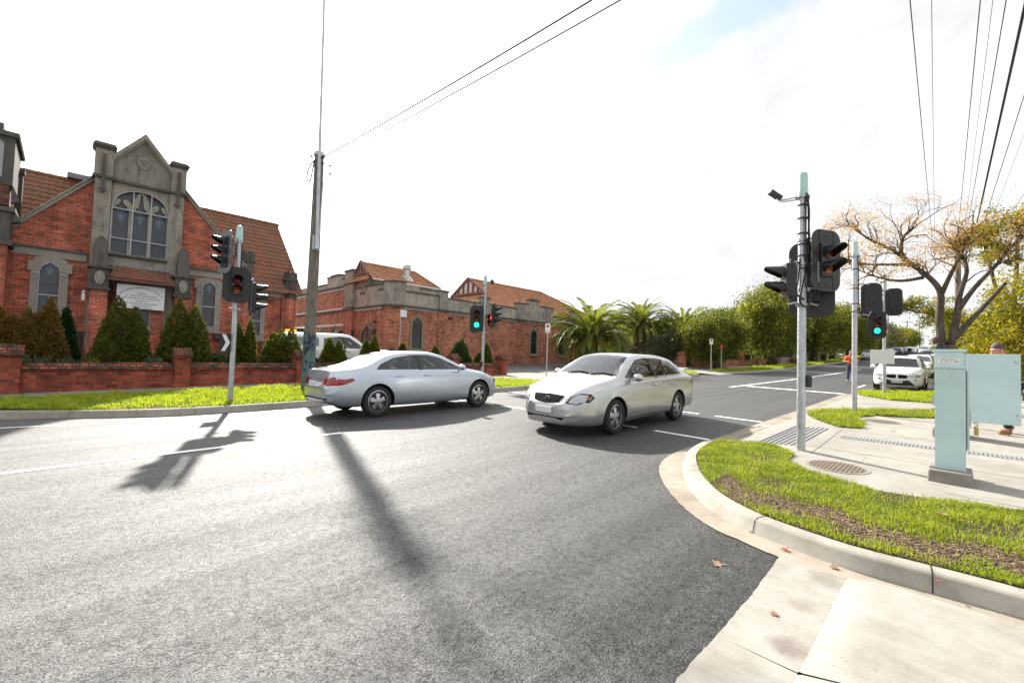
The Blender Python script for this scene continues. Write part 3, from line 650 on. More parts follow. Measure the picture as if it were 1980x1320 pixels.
def zdrv(x, y): return max(zfar(x, max(y, 11.9)), zroad(x, min(y, 12))+.0)*sstep((y-11.5)/2.5)+(zroad(x, y)+.004)*(1-sstep((y-11.5)/2.5))+.006
sheet('driveway', [(14.5, 15.3), (15.4, 13.4), (14.6, 12.0), (13.6, 11.6), (27, 11.6), (26.1, 13.6), (26.5, 16.8), (14.6, 16.8)], zdrv, 1., MAT['concrete'])
sheet('car_park', [(14.6, 16.8), (26.5, 16.8), (38, 17.4), (38, 24.4), (9, 24.4), (7, 27), (5.6, 40), (14, 40), (14, 25), (3, 19.1), (14.6, 19.1)], lambda x, y: zfar(x, y)+.0, 1.5, MAT['car_park_asphalt'])
sheet('church_garden', [(-12, 19.05), (8.9, 19.05), (8.9, 24), (8.9, 27), (5.4, 27), (-12, 27)], lambda x, y: zfar(x, y)+.02, 1.5, MAT['soil'])
DV = [(31, 13.6), (30.4, 12.55), (29, 12.05), (27.6, 11.9), (26.5, 12.5), (26.1, 13.7), (26.2, 14.6), (31, 14.4)]
sheet('distant_verge_end', DV, lambda x, y: zroad(x, y)+.15, .6, MAT['soil'])
DV2 = [p for p in offset_line(FAR_B, .17)]+[(33.8, 13.3), (60, 12.6), (100, 12.0), (240, 11.6)]
sheet('distant_verge', DV2, lambda x, y: zroad(x, y)+.15, 2.5, MAT['soil'])
sheet('distant_footpath', [(27, 14.6), (31, 14.4), (33.8, 13.3), (60, 12.6), (100, 12.), (240, 11.6), (240, 13.6), (100, 14), (60, 14.4), (38, 15.6), (26.6, 16.5)], lambda x, y: max(zroad(x, y)+.16, zfar(x, max(y, 11.9))-.0), 2., MAT['footpath_old'])
sheet('distant_driveway', [(31.1, 11.3), (33.6, 11.2), (34.2, 13.4), (33.8, 15.2), (31, 15.2), (30.8, 13.5)], lambda x, y: zroad(x, y)+.02+.16*sstep((y-11.4)/2), .8, MAT['concrete'])

# ---------------------------------------------------------------- grass: blades as one mesh for each patch
def grass(name, poly, n, zf, h=(.05, .12), w_=.006, seed=1, bare=None, clump=.5, mt='grass_blade'):
    rg = np.random.default_rng(seed); P = np.array(poly); mn, mx = P.min(0), P.max(0)
    need = int(n*1.0); X = []; Y = []
    for _ in range(40):
        x = rg.uniform(mn[0], mx[0], n); y = rg.uniform(mn[1], mx[1], n); ok = inside_many(P, x, y)
        if bare is not None: ok &= rg.random(n) > bare(x, y)
        X += list(x[ok]); Y += list(y[ok])
        if len(X) >= need: break
    X = np.array(X[:need]); Y = np.array(Y[:need]); n = len(X)
    k = np.sin(X*7.1+1.3*np.sin(Y*5))*np.sin(Y*6.3+1.7*np.sin(X*4.1)); hh = rg.uniform(*h, n)*(1+clump*k)*np.where(rg.random(n) < .04, 1.5, 1)
    Z = np.array([zf(a, b) for a, b in zip(X, Y)])
    a = rg.uniform(0, 2*np.pi, n); le = rg.uniform(.2, 1.7, n)**1.2*hh; la = rg.uniform(0, 2*np.pi, n)
    dx, dy = np.cos(a)*w_, np.sin(a)*w_; ox, oy = np.cos(la)*le, np.sin(la)*le
    V = np.empty((n, 5, 3)); V[:, 0] = np.c_[X-dx, Y-dy, Z-.01]; V[:, 1] = np.c_[X+dx, Y+dy, Z-.01]
    V[:, 2] = np.c_[X+dx*.8+ox*.35, Y+dy*.8+oy*.35, Z+hh*.6]; V[:, 3] = np.c_[X-dx*.8+ox*.35, Y-dy*.8+oy*.35, Z+hh*.6]; V[:, 4] = np.c_[X+ox, Y+oy, Z+hh]
    b = np.arange(n)[:, None]*5; F = np.concatenate([b+[0, 1, 2], b+[0, 2, 3], b+[3, 2, 4]])
    t = np.clip(.5+.28*k+rg.normal(0, .18, n), 0, .78); t = np.where(rg.random(n) < .05, 1., t)
    o = fast_mesh(name, V.reshape(-1, 3), F, MAT[mt], col=np.repeat(t, 5)); return props(o, kind='stuff')
G1 = [p for p in offset_line(K_BASE, .19)][:-3]
G1 = [p for p in G1 if p[1] > -3.2]+[(8.13, 2.85), (8.12, 2.07), (7.56, 1.68), (7.08, 1.66), (6.9, 1.5), (6.72, 1.37), (6.53, 1.01), (6.36, .61), (6.5, .08), (6.72, -.46), (7.1, -1.5), (7.4, -3.2)]
sheet('verge_soil', G1, lambda x, y: zpath(x, y)+.012, .4, MAT['soil'])
def zg1(x, y): return zpath(x, y)+.014
def mud(x, y):     # trampled strip along the kerb
    mx_ = 4.88+.42*np.maximum(0, y-.9)**1.2-.05*np.maximum(0, -y); d = np.abs(x-mx_+.12*np.sin(y*5.2)+.06*np.sin(y*13.)); return np.maximum(np.clip(1.45-d/.30, 0, .97)*(y < 1.95), np.clip(np.sin(x*3.1+1.2*np.sin(y*2.3))*np.sin(y*3.7+x)*1.5-.55, 0, .8))
grass('near_grass', G1, 72000, zg1, (.012, .042), .0032, 3, mud, .5)
rg = np.random.default_rng(77); n = 12000; Y = rg.uniform(-2.6, 2.0, n); X = 4.88+.42*np.maximum(0, Y-.9)**1.2-.05*np.maximum(0, -Y)-.12*np.sin(Y*5.2)-.06*np.sin(Y*13.)+rg.normal(0, .17, n); ok = inside_many(G1, X, Y); X, Y = X[ok], Y[ok]; n = len(X)
a = rg.uniform(0, 6.28, n); L = rg.uniform(.006, .022, n); wd_ = rg.uniform(.0015, .004, n); Z = np.array([zpath(p, q) for p, q in zip(X, Y)])+.014+rg.uniform(0, .006, n); dx, dy = np.cos(a), np.sin(a)
V = np.stack([np.c_[X-dx*L-dy*wd_, Y-dy*L+dx*wd_, Z], np.c_[X+dx*L-dy*wd_, Y+dy*L+dx*wd_, Z+rg.uniform(0, .006, n)], np.c_[X+dx*L+dy*wd_, Y+dy*L-dx*wd_, Z+.002], np.c_[X-dx*L+dy*wd_, Y-dy*L-dx*wd_, Z]], 1)
props(fast_mesh('mulch', V.reshape(-1, 3), np.arange(n*4).reshape(n, 4), MAT['mulch'], col=np.repeat(rg.random(n), 4)), kind='stuff')
G2 = [(13.74, 2.72), (16.84, .55), (18.5, .1), (22, -.4), (22, -.95), (18.5, -.5), (14.89, .44), (14.39, .96), (14.14, 1.43), (13.18, 1.73), (12.34, 1.42), (11.4, 1.38), (11.21, 1.73), (11.6, 2.0), (12.13, 2.3), (13.02, 2.62)]
sheet('middle_verge_soil', G2, lambda x, y: zpath(x, y)+.012, .5, MAT['soil']); grass('middle_grass', G2, 26000, zg1, (.03, .085), .006, 5)
G3 = [(22.6, 2.75), (23.2, 2.0), (24.4, .95), (25.6, .52), (32, .45), (32, -.6), (24, -.55), (19.71, .58), (19.44, 1.59), (20.38, 2.35), (21.4, 2.7)]
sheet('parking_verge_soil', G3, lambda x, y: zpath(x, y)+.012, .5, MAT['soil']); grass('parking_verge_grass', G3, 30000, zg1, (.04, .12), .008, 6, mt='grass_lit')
def bare_far(x, y): return np.clip(1.1-np.abs(y-12.25+.2*np.sin(x*2))/.55, 0, .9)*np.clip((4.6-x)/2, .25, 1)*(1-np.clip((x-2)/6, 0, .5))
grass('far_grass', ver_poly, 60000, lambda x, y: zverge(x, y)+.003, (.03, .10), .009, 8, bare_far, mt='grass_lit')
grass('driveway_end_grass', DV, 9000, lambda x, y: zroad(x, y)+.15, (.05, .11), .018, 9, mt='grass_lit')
DG = [p for p in offset_line(FAR_B, .2) if p[0] < 130]+[(33.9, 13.2), (60, 12.5), (100, 11.9), (130, 11.7)]
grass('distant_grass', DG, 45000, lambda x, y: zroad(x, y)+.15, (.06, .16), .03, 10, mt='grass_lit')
# fallen leaves
def leaf_thing(x, y, z, s_, rz, tint, label, curl=.13):
    rg = random.Random(int(x*1000)); pts = []
    for i in range(5):
        a = -math.pi/2+(i-2)*.95; pts += [(a-.28, .42), (a, 1.0 if i == 2 else .82-.09*abs(i-2)), (a+.28, .42)]
    V = [(0, 0, .002)]+[(r*math.cos(a)*s_, r*math.sin(a)*s_, .004+curl*s_*r*r*(.6+.4*math.sin(a*3))) for a, r in pts]
    n = len(pts); F = [(0, 1+i, 1+(i+1) % n) for i in range(n)]
    me = MB().add(V, F); me.tube([(0, 0, .004), (0, s_*.5, .006), (.1*s_, s_*.95, .012)], .0016, 4)
    o = me.build('fallen_leaf', MAT['dry_leaf']); a = o.data.attributes.new('tint', 'FLOAT', 'POINT'); a.data.foreach_set('value', [tint]*len(o.data.vertices))
    o.location = (x, y, z); o.rotation_euler = (random.uniform(-.12, .12), random.uniform(-.12, .12), rz); props(o, label, 'leaf', 'fallen leaves'); return o
leaf_thing(3.56, 1.30, zroad(3.56, 1.3)+.004, 0.087, .6, .7, 'large pale brown maple leaf lying alone on the asphalt')
leaf_thing(4.42, 1.30, zroad(4.4, 1.3)+.012, 0.063, 2.2, .1, 'curled brown leaf in the gutter, upper one against the kerb face')
leaf_thing(4.22, 1.0, zroad(4.3, 1.)+.014, 0.056, 1.1, .95, 'small dark red leaf in the gutter beside the curled leaf')
leaf_thing(4.17, .66, zroad(4.2, .7)+.014, 0.059, 4.1, .4, 'damp brown leaf at the bottom of the kerb joint')
leaf_thing(4.26, .10, zroad(4.3, .1)+.10, .03, 3.0, .97, 'small crimson leaf stuck on the kerb face at the right')
leaf_thing(3.15, .80, zroad(3.15, .8)+.012, 0.045, 2.0, .9, 'thin reddish leaf on the pale concrete apron')
leaf_thing(5.72, .10, zg1(5.7, .1)+.05, 0.084, .4, .85, 'big purple brown leaf resting on the near grass')
leaf_thing(6.02, 1.75, zg1(6, 1.75)+.05, 0.070, 2.4, .5, 'small tan leaf on the near grass beside the kerb curve')
leaf_thing(12.2, 1.9, zg1(12.2, 1.9)+.05, 0.084, .4, .95, 'red leaf on the middle grass patch close to the signal pole')
leaf_thing(5.2, -.35, zg1(5.2, -.35)+.04, 0.063, 1.4, .97, 'red leaf in the grass at the right edge of the photo')
leaf_thing(11.6, .9, zpath(11.6, .9)+.004, 0.070, 2.9, .96, 'small red leaf on the bare concrete path by the farther pit cover')
# ---------------------------------------------------------------- buildings
def tiled(mb, bl, br, tr, tl, course=.34, tw=.24, lift=.035, roll=.035):
    bl, br, tr, tl = map(Vector, (bl, br, tr, tl)); e = (br-bl).normalized(); up = (tl-bl)-e*(tl-bl).dot(e); Ls = up.length; nrm = e.cross(up).normalized()
    if nrm.z < 0: nrm = -nrm
    N = max(1, round(Ls/course)); stp = tw/4; prof = (0, .55, 1., .55)
    def row(v, cols, off):
        l = bl.lerp(tl, v); r = br.lerp(tr, v); a0 = (l-bl).dot(e); a1 = (r-bl).dot(e); out = []
        for c in cols:
            a = min(max(c*stp, a0), a1); t = (a-a0)/(a1-a0) if a1-a0 > 1e-6 else 0
            out.append(l.lerp(r, t)+nrm*(off+prof[c % 4]*roll))
        return out
    A0 = min(0, (tl-bl).dot(e)); A1 = max((br-bl).length, (tr-bl).dot(e)); cols = list(range(math.floor(A0/stp), math.ceil(A1/stp)+1)); n = len(cols)
    for k in range(N):
        v0, v1 = k/N, min(1, (k+1.12)/N); j = random.uniform(-.006, .006)
        a = row(v0, cols, -.03); b = row(v0, cols, lift+j); c = row(v1, cols, 0)
        mb.add(a+b+c, [(i, i+1, n+i+1, n+i) for i in range(n-1)]+[(n+i, n+i+1, 2*n+i+1, 2*n+i) for i in range(n-1)])
    return mb
def ridge_caps(mb, p, q, r=.13):
    p, q = Vector(p), Vector(q); L = (q-p).length; n = max(1, int(L/.38))
    for i in range(n): mb.cyl(p.lerp(q, i/n), p.lerp(q, (i+1.08)/n), r*1.06, r*.92, 8)
def arch_poly(x0, x1, zb, zs, za, kind='tudor', n=8):
    """opening outline: sill, springing, apex"""
    xm = (x0+x1)/2
    if kind == 'round':
        pts = [(x0, zb), (x1, zb)]+[(xm+(x1-xm)*math.cos(a), zs+(za-zs)*math.sin(a)**.85) for a in np.linspace(0, math.pi, 2*n+1)]
    elif kind == 'tudor':
        k = .62; pts = [(x0, zb), (x1, zb), (x1, zs), (x1-(x1-xm)*.16, zs+(za-zs)*.52), (xm, za), (x0+(xm-x0)*.16, zs+(za-zs)*.52), (x0, zs)]
    else: pts = [(x0, zb), (x1, zb), (x1, zs), (xm, za), (x0, zs)]
    return pts
def ring(mb, outer, inner, y0, y1, axis='y'):
    """frame between two outlines with the same point count"""
    mk = (lambda p, t: (p[0], t, p[1])) if axis == 'y' else (lambda p, t: (t, p[0], p[1])); n = len(outer)
    vs = [mk(p, y0) for p in outer]+[mk(p, y0) for p in inner]+[mk(p, y1) for p in outer]+[mk(p, y1) for p in inner]; fs = []
    for i in range(n):
        j = (i+1) % n; fs += [(i, j, n+j, n+i), (i, 2*n+i, 2*n+j, j), (n+i, n+j, 3*n+j, 3*n+i), (2*n+i, 3*n+i, 3*n+j, 2*n+j)]
    return mb.add(vs, fs)
def fleur(mb, x, y, z, s):
    for P in ([(0, -.02), (.08, .2), (.07, .32), (0, .5), (-.07, .32), (-.08, .2)], [(.05, 0), (.10, .2), (.18, .3), (.27, .28), (.29, .17), (.23, .2), (.17, .12), (.14, 0)], [(-.14, 0), (-.17, .12), (-.23, .2), (-.29, .17), (-.27, .28), (-.18, .3), (-.10, .2), (-.05, 0)], [(-.18, -.06), (.18, -.06), (.18, 0), (-.18, 0)], [(-.05, -.07), (-.09, -.2), (0, -.3), (.09, -.2), (.05, -.07)]): mb.prism([(x+a*s, z+b*s) for a, b in P], 'y', y-.003, y)
M = MAT
CG = -1.15
church = thing('brick_church', 'red brick church with a grey stone gable bay, big traceried window and tiled roofs', 'church', (2, 25, CG))
def cb(): return MB((2, 25, CG))
# --- front gable wall and nave
FY = 24.5
wall = cb(); wall.prism([(-1.75, CG), (6.05, CG), (6.05, 3.95), (5.9, 4.02), (2.07, 8.55), (-1.72, 4.02), (-1.75, 3.95)], 'y', FY, FY+.35); wall.build('front_wall', M['church_brick'], church)
w2 = cb(); w2.box(6.05, 9.0, 26.5, 26.85, CG, 3.28); w2.box(-9, -1.75, 26.5, 26.85, CG, 3.28); w2.box(8.7, 9.0, 26.85, 34, CG, 3.28); w2.box(5.75, 6.05, FY+.35, 26.5, CG, 3.95); w2.box(-1.75, -1.45, FY+.35, 26.5, CG, 3.95)
w2.prism([(26.85, 3.28), (34, 3.28), (30.4, 7.7)], 'x', 8.72, 8.98); w2.build('side_wall', M['church_brick'], church)
rf = cb(); tiled(rf, (-9.5, 26.2, 3.2), (9.35, 26.2, 3.2), (9.05, 30.35, 7.88), (-9.5, 30.35, 7.88)); tiled(rf, (9.35, 34.5, 3.2), (-9.5, 34.5, 3.2), (-9.5, 30.4, 7.88), (9.05, 30.4, 7.88), tw=.6)
ridge_caps(rf, (-9.5, 30.37, 7.90), (9.1, 30.37, 7.90)); roof = rf.build('roof', M['church_tile'], church)
nv = cb(); tiled(nv, (6.25, FY-.05, 3.75), (6.25, 31, 3.75), (2.07, 31, 8.62), (2.07, FY-.05, 8.62)); tiled(nv, (-2.1, 31, 3.75), (-2.1, FY-.05, 3.75), (2.07, FY-.05, 8.62), (2.07, 31, 8.62)); nv.build('nave_roof', M['church_tile'], church)
vt = cb(); vt.box(-.35, 1.3, 30.0, 30.7, 7.98, 8.22); vt.build('ridge_vent', M['lead_flashing'], roof)
cp = cb()
for sx in (-1, 1):
    x0, x1 = (2.07+sx*1.25, 2.07+sx*3.95); 
    for (o, w_, y0) in ((0, .16, FY-.10), (.16, .07, FY-.17)):
        zA, zB = 7.08+o-.0, 3.92+o; cp.prism([(x0, zA-.10), (x1, zB-.10), (x1, zB-.10+w_), (x0, zA-.10+w_)], 'y', y0, FY-.002)
cp.build('gable_coping', M['surround_stone'], church)
bt = cb()
for a, b in ((-1.6, .42), (3.42, 5.75)): bt.box(a, b, FY-.05, FY-.002, 3.28, 3.56)
bt.box(6.4, 8.42, 26.42, 26.498, 2.95, 3.2); bt.build('belt_course', M['surround_stone'], church)
bt = cb()
for a, b in ((-1.6, .42), (3.42, 5.75)): bt.box(a, b, FY-.11, FY-.003, 3.56, 3.64)
bt.build('belt_moulding', M['dark_render'], church)
# --- side windows with shaped stone surrounds
def church_window(x0, x1, zb, zs, za, Y, ox, oz):
    """x0..x1 opening; ox, oz: how far the stone surround spreads"""
    o = arch_poly(x0, x1, zb, zs, za); xm = (x0+x1)/2
    out = [(x0-ox, zb-.22), (x1+ox, zb-.22), (x1+ox, zs-.02), (x1+ox, zs-.02), (x1+ox+.05, zs+.03)]
    s_ = cb(); 
    outer = [(x0-ox, zb-.2), (x1+ox, zb-.2), (x1+ox, zs+.18), (x1+ox*.62, za+oz*.62), (xm, za+oz), (x0-ox*.62, za+oz*.62), (x0-ox, zs+.18)]
    ring(s_, outer, o, Y-.07, Y-.002)
    for s2 in (-1, 1):
        xc = xm+s2*((x1-x0)/2+ox); s_.prism([(xc-.10, zs-.02), (xc+.09*s2+.0, zs-.02), (xc+.09*s2, zs+.33), (xc-.22*s2, zs+.42), (xc-.20*s2, zs-.02)] if s2 > 0 else [(xc+.10, zs-.02), (xc+.20, zs-.02), (xc+.22, zs+.42), (xc-.09, zs+.33), (xc-.09, zs-.02)], 'y', Y-.085, Y-.072)
    s_.box(x0-ox-.06, x1+ox+.06, Y-.14, Y-.003, zb-.3, zb-.2)
    f = s_.build('window_surround', M['surround_stone'], church)
    g = cb(); g.prism(o, 'y', Y-.03, Y-.012); g.build('leadlight_pane', M['leadlight'], f)
    b = cb(); inn = [(xm+(p[0]-xm)*.93, zb+(p[1]-zb)*.985+.01) for p in o]; ring(b, o, inn, Y-.105, Y-.085)
    zz = zb+(zs-zb)*.52; b.box(x0+.02, x1-.02, Y-.104, Y-.086, zz-.02, zz+.02)
    for zq in (zb+.2, zs-.1): b.box(x0-.17, x0, Y-.106, Y-.08, zq-.02, zq+.02); b.box(x1, x1+.17, Y-.106, Y-.08, zq-.02, zq+.02)
    b.build('window_guard', M['window_frame_grey'], f)
    r = cb()
    for zq in (zb+(zs-zb)*.22, zb+(zs-zb)*.76): r.box(x0+.03, x1-.03, Y-.05, Y-.031, zq-.025, zq+.025)
    r.box(x1-.07, x1-.02, Y-.05, Y-.031, zb, zs); r.build('window_bar', M['timber_red'], f)
    l = cb(); fleur(l, xm, Y-.034, zs-.02, .42); l.build('glass_emblem', M['fleur'], f)
church_window(-.84, -.27, .85, 2.74, 3.10, FY, .22, .22)
church_window(4.28, 4.83, 1.02, 2.76, 3.07, FY, .21, .19)
church_window(6.72, 7.32, .78, 2.3, 2.62, 26.5, .2, .18)
# --- central bay
BY = 24.0
b = cb(); b.box(.50, 1.00, BY, FY, -.2, 7.0); b.box(2.88, 3.36, BY, FY, -.2, 7.0)
b.box(.46, 1.00, BY-.04, FY+.1, 6.72, 7.78); b.box(2.88, 3.40, BY-.04, FY+.1, 6.72, 7.78); bay = b.build('bay_pier', M['church_render'], church)
b = cb()
for x0, x1 in ((.46, 1.00), (2.88, 3.40)):
    xm = (x0+x1)/2; b.add([(x0-.09, BY-.14, 7.92), (x1+.09, BY-.14, 7.92), (x1+.09, FY+.2, 7.92), (x0-.09, FY+.2, 7.92), (x0+.02, BY-.02, 7.76), (x1-.02, BY-.02, 7.76), (x1-.02, FY+.08, 7.76), (x0+.02, FY+.08, 7.76), (x0-.02, BY-.04, 8.06), (x1+.02, BY-.04, 8.06), (x1+.02, FY+.1, 8.06), (x0-.02, FY+.1, 8.06)], [(0, 1, 5, 4), (1, 2, 6, 5), (2, 3, 7, 6), (3, 0, 4, 7), (0, 8, 9, 1), (1, 9, 10, 2), (2, 10, 11, 3), (3, 11, 8, 0), (8, 11, 10, 9)])
    b.box(x0-.05, x1+.05, BY-.11, FY-.01, 6.64, 6.74); b.box(xm-.05, xm+.05, BY-.13, BY-.041, 6.2, 7.6); b.prism([(xm-.11, 6.2), (xm+.11, 6.2), (xm, 6.02)], 'y', BY-.14, BY-.001)
b.box(1.0, 2.88, BY-.02, FY-.02, 6.62, 6.73); b.build('bay_cap', M['dark_render'], church)
b = cb(); b.prism([(1.0, 6.73), (2.88, 6.73), (2.88, 7.50), (1.94, 8.62), (1.0, 7.50)], 'y', BY+.08, FY+.05); b.build('gable_panel', M['roughcast'], church)
b = cb()
for s_ in (-1, 1):
    x1 = 1.94+s_*.955; b.prism([(1.94, 8.62), (x1, 7.48), (x1, 7.66), (1.94, 8.86)], 'y', BY-.08, FY+.08); b.prism([(1.94, 8.52), (x1, 7.38), (x1, 7.48), (1.94, 8.62)], 'y', BY-.0, FY+.04)
b.build('gable_moulding', M['church_render'], church)
b = cb(); b.lathe([(.19, 0), (.19, .05), (.14, .07), (.12, .03), (.0, .03)], (1.94, BY+.08, 7.62), (0, -1, 0), 16); b.v = [(p[0], p[1], (p[2]-(7.62-CG))*1.35+(7.62-CG)) for p in b.v]
b.tube([(1.94+.07*math.sin(t*2), BY+.03, 7.62+.15*math.cos(t)) for t in np.linspace(0, 2*math.pi, 24)], .022, 5); b.build('carved_emblem', M['medallion'], church)
# big traceried window
WX0, WX1, WB, WS, WA = 1.03, 2.88, 3.74, 5.55, 6.42
op = arch_poly(WX0, WX1, WB, WS, WA, 'round', 9)
b = cb(); n = len(op)
sq = []
for (x, z) in op:
    xm = (WX0+WX1)/2
    if z <= WS+1e-6 and z <= WB+1e-6: sq.append((1.0 if x < xm else 2.88, 3.70))
    else:
        t = math.atan2(z-WS, x-xm); sc = min(.94/max(1e-6, abs(math.cos(t))), 1.07/max(1e-6, abs(math.sin(t)))); sq.append((min(2.879, max(1.001, xm+math.cos(t)*sc)), min(6.62, WS+math.sin(t)*sc)))
ring(b, sq, op, BY+.10, BY+.28); spand = b.build('window_surround', M['church_render'], church)
b = cb(); b.prism(op, 'y', BY+.27, BY+.29); b.build('leadlight_pane', M['leadlight'], spand)
b = cb(); lw = (WX1-WX0)/3
for i in (1, 2): b.box(WX0+lw*i-.07, WX0+lw*i+.07, BY+.13, BY+.27, WB, WS+.25)
for x in (WX0, WX1-.06): b.box(x, x+.06, BY+.15, BY+.27, WB, WS+.1)
for i in range(3):       # cusped heads
    xa, xb = WX0+lw*i+.04, WX0+lw*(i+1)-.04; xm = (xa+xb)/2; top = WA-.12 if i == 1 else WS+.38; zb_ = WS+.02
    for s_ in (-1, 1):
        xe = xm+s_*(lw/2-.02); b.prism([(xe, zb_), (xe-s_*.16, zb_-.02), (xe-s_*.10, zb_+.12), (xe-s_*.20, zb_+.20), (xm+s_*.03, top), (xm+s_*.10, top+.08), (xe, zb_+.34)][::(1 if s_ > 0 else -1)], 'y', BY+.16, BY+.26)
b.prism([((WX0+WX1)/2-.30, WS+.45), ((WX0+WX1)/2-.22, WS+.45), ((WX0+WX1)/2, WS+.78), ((WX0+WX1)/2+.22, WS+.45), ((WX0+WX1)/2+.30, WS+.45), ((WX0+WX1)/2+.03, WA-.04), ((WX0+WX1)/2-.03, WA-.04)], 'y', BY+.15, BY+.255)
b.build('tracery', M['surround_stone'], spand)
b = cb(); op2 = [((WX0+WX1)/2+(x-(WX0+WX1)/2)*.97, WB+(z-WB)*.99+.01) for x, z in op]; ring(b, op, op2, BY+.05, BY+.08)
for x in (WX0+.66, WX0+1.24): b.box(x-.016, x+.016, BY+.052, BY+.079, WB, WA-.09)
for z in (WB+.62, WS+.02): b.box(WX0+.01, WX1-.01, BY+.053, BY+.078, z-.016, z+.016)
for z in (WB+.15, WB+.95, WS+.1): b.box(WX0-.1, WX0, BY+.03, BY+.09, z-.02, z+.02); b.box(WX1, WX1+.1, BY+.03, BY+.09, z-.02, z+.02)
b.build('window_guard', M['window_frame_grey'], spand)
b = cb()
for i in range(3): fleur(b, WX0+lw*(i+.5), BY+.262, WS-.30, .5)
b.build('glass_emblem', M['fleur'], spand)
b = cb(); b.box(.98, 2.9, BY-.02, FY-.05, 3.60, 3.72); b.box(.98, 2.9, BY-.07, BY+.1, 3.64, 3.70); b.build('window_sill', M['dark_render'], church)
b = cb(); b.box(1.0, 2.88, BY+.06, FY-.06, CG, 3.60); b.build('bay_apron', M['church_render'], church)
b = cb(); b.box(1.001, 2.879, BY+.02, BY+.058, CG, 2.28); b.build('bay_brickwork', M['church_brick'], church)
# buttresses
b = cb()
for x0, x1 in ((.56, 1.06), (3.2, 3.68)): b.box(x0, x1, 23.5, BY-.002, CG, 2.18); b.box(x0-.06, x1+.06, 23.44, BY-.003, CG, -.42)
b.build('buttress', M['church_brick'], church)
b = cb()
for x0, x1 in ((.50, 1.10), (3.12, 3.74)):
    xm = (x0+x1)/2; b.box(x0+.03, x1-.03, 23.45, BY-.004, 2.24, 2.98); b.box(x0-.02, x1+.02, 23.38, BY-.005, 2.14, 2.24); b.box(x0-.06, x1+.06, 23.36, BY-.006, 2.98, 3.08)
    c0 = xm-.16*(1 if xm < 2 else -1)*.4
    b.add([(xm-.22, 23.5, 3.08), (xm+.22, 23.5, 3.08), (xm+.22, BY-.01, 3.08), (xm-.22, BY-.01, 3.08), (xm-.17, BY-.2, 4.15), (xm+.17, BY-.2, 4.15), (xm+.17, BY-.01, 4.15), (xm-.17, BY-.01, 4.15), (xm, BY-.19, 4.32), (xm, BY-.01, 4.32)], [(0, 1, 5, 4), (1, 2, 6, 5), (3, 0, 4, 7), (4, 5, 8), (5, 6, 9, 8), (7, 4, 8, 9)])
b.build('buttress_cap', M['dark_render'], church)
b = cb()
for xm in (.80, 3.43):
    pts = [(xm+.15*math.sin(t)*(1 if True else 1), 2.61+.27*math.cos(t)) for t in np.linspace(0, 2*math.pi, 20, endpoint=False)]; b.prism(pts, 'y', 23.41, 23.449)
    b.ball((xm, 23.41, 2.6), .09, .03, .18, 8, 6)
b.build('medallion', M['medallion'], church)
# porch roof
b = cb(); tiled(b, (1.06, 23.42, 2.68), (3.14, 23.42, 2.68), (2.94, BY+.06, 3.20), (.96, BY+.06, 3.28), course=.17, tw=.2, lift=.03); pr = b.build('porch_roof', M['church_tile'], church)
b = cb(); b.box(1.04, 3.14, 23.32, 23.42, 2.56, 2.66); b.cyl((1.2, 23.42, 2.58), (1.2, 23.98, 2.3), .045, n=8); b.cyl((1.2, 23.98, 2.3), (1.2, 23.98, CG), .045, n=8); b.build('gutter', M['gutter_red'], pr)
b = cb(); b.box(.98, 3.0, 23.96, 24.08, 3.2, 3.28); b.build('flashing', M['lead_flashing'], pr)
f = cb(); f.box(1.36, 1.72, 23.5, 23.62, 2.5, 2.66); f.build('floodlight', M['black_plastic'], church)
f = cb(); f.box(.34, .44, 23.9, 24.0, 1.72, 2.0); f.ball((.4, 23.9, 2.04), .05, .05, .07); f.build('security_light', M['white_paint'], church)
s_ = cb(); ring(s_, [(2.0, .75), (2.46, .75), (2.46, 1.62), (2.0, 1.62)], [(2.05, .82), (2.41, .82), (2.41, 1.58), (2.05, 1.58)], BY-.04, BY+.018); s_.box(1.96, 2.5, BY-.08, BY+.015, .62, .75); f = s_.build('small_window', M['surround_stone'], church)
g = cb(); g.box(2.06, 2.40, BY-.01, BY+.01, .83, 1.57); g.build('leadlight_pane', M['leadlight'], f)
g = cb(); g.box(-.26, .06, FY-.05, FY-.004, 1.62, 1.86); g.build('wall_vent', M['gutter_red'], church)
g = cb(); g.box(.0, .5, FY-.08, FY-.006, .28, .52); g.build('door_lintel', M['dark_metal'], church); g = cb(); g.box(-.25, .48, FY-.03, FY-.007, CG, .28); g.build('door', M['door_maroon'], church)
b = cb(); b.prism([(5.0+1.0*math.sin(a)*.9, -.35+1.0*math.cos(a)) for a in np.linspace(-.2, 1.5, 9)]+[(5.0+.82*math.sin(a)*.9, -.35+.82*math.cos(a)) for a in np.linspace(1.5, -.2, 9)], 'y', FY-.35, FY-.08); b.build('vault_arch', M['dark_metal'], church)
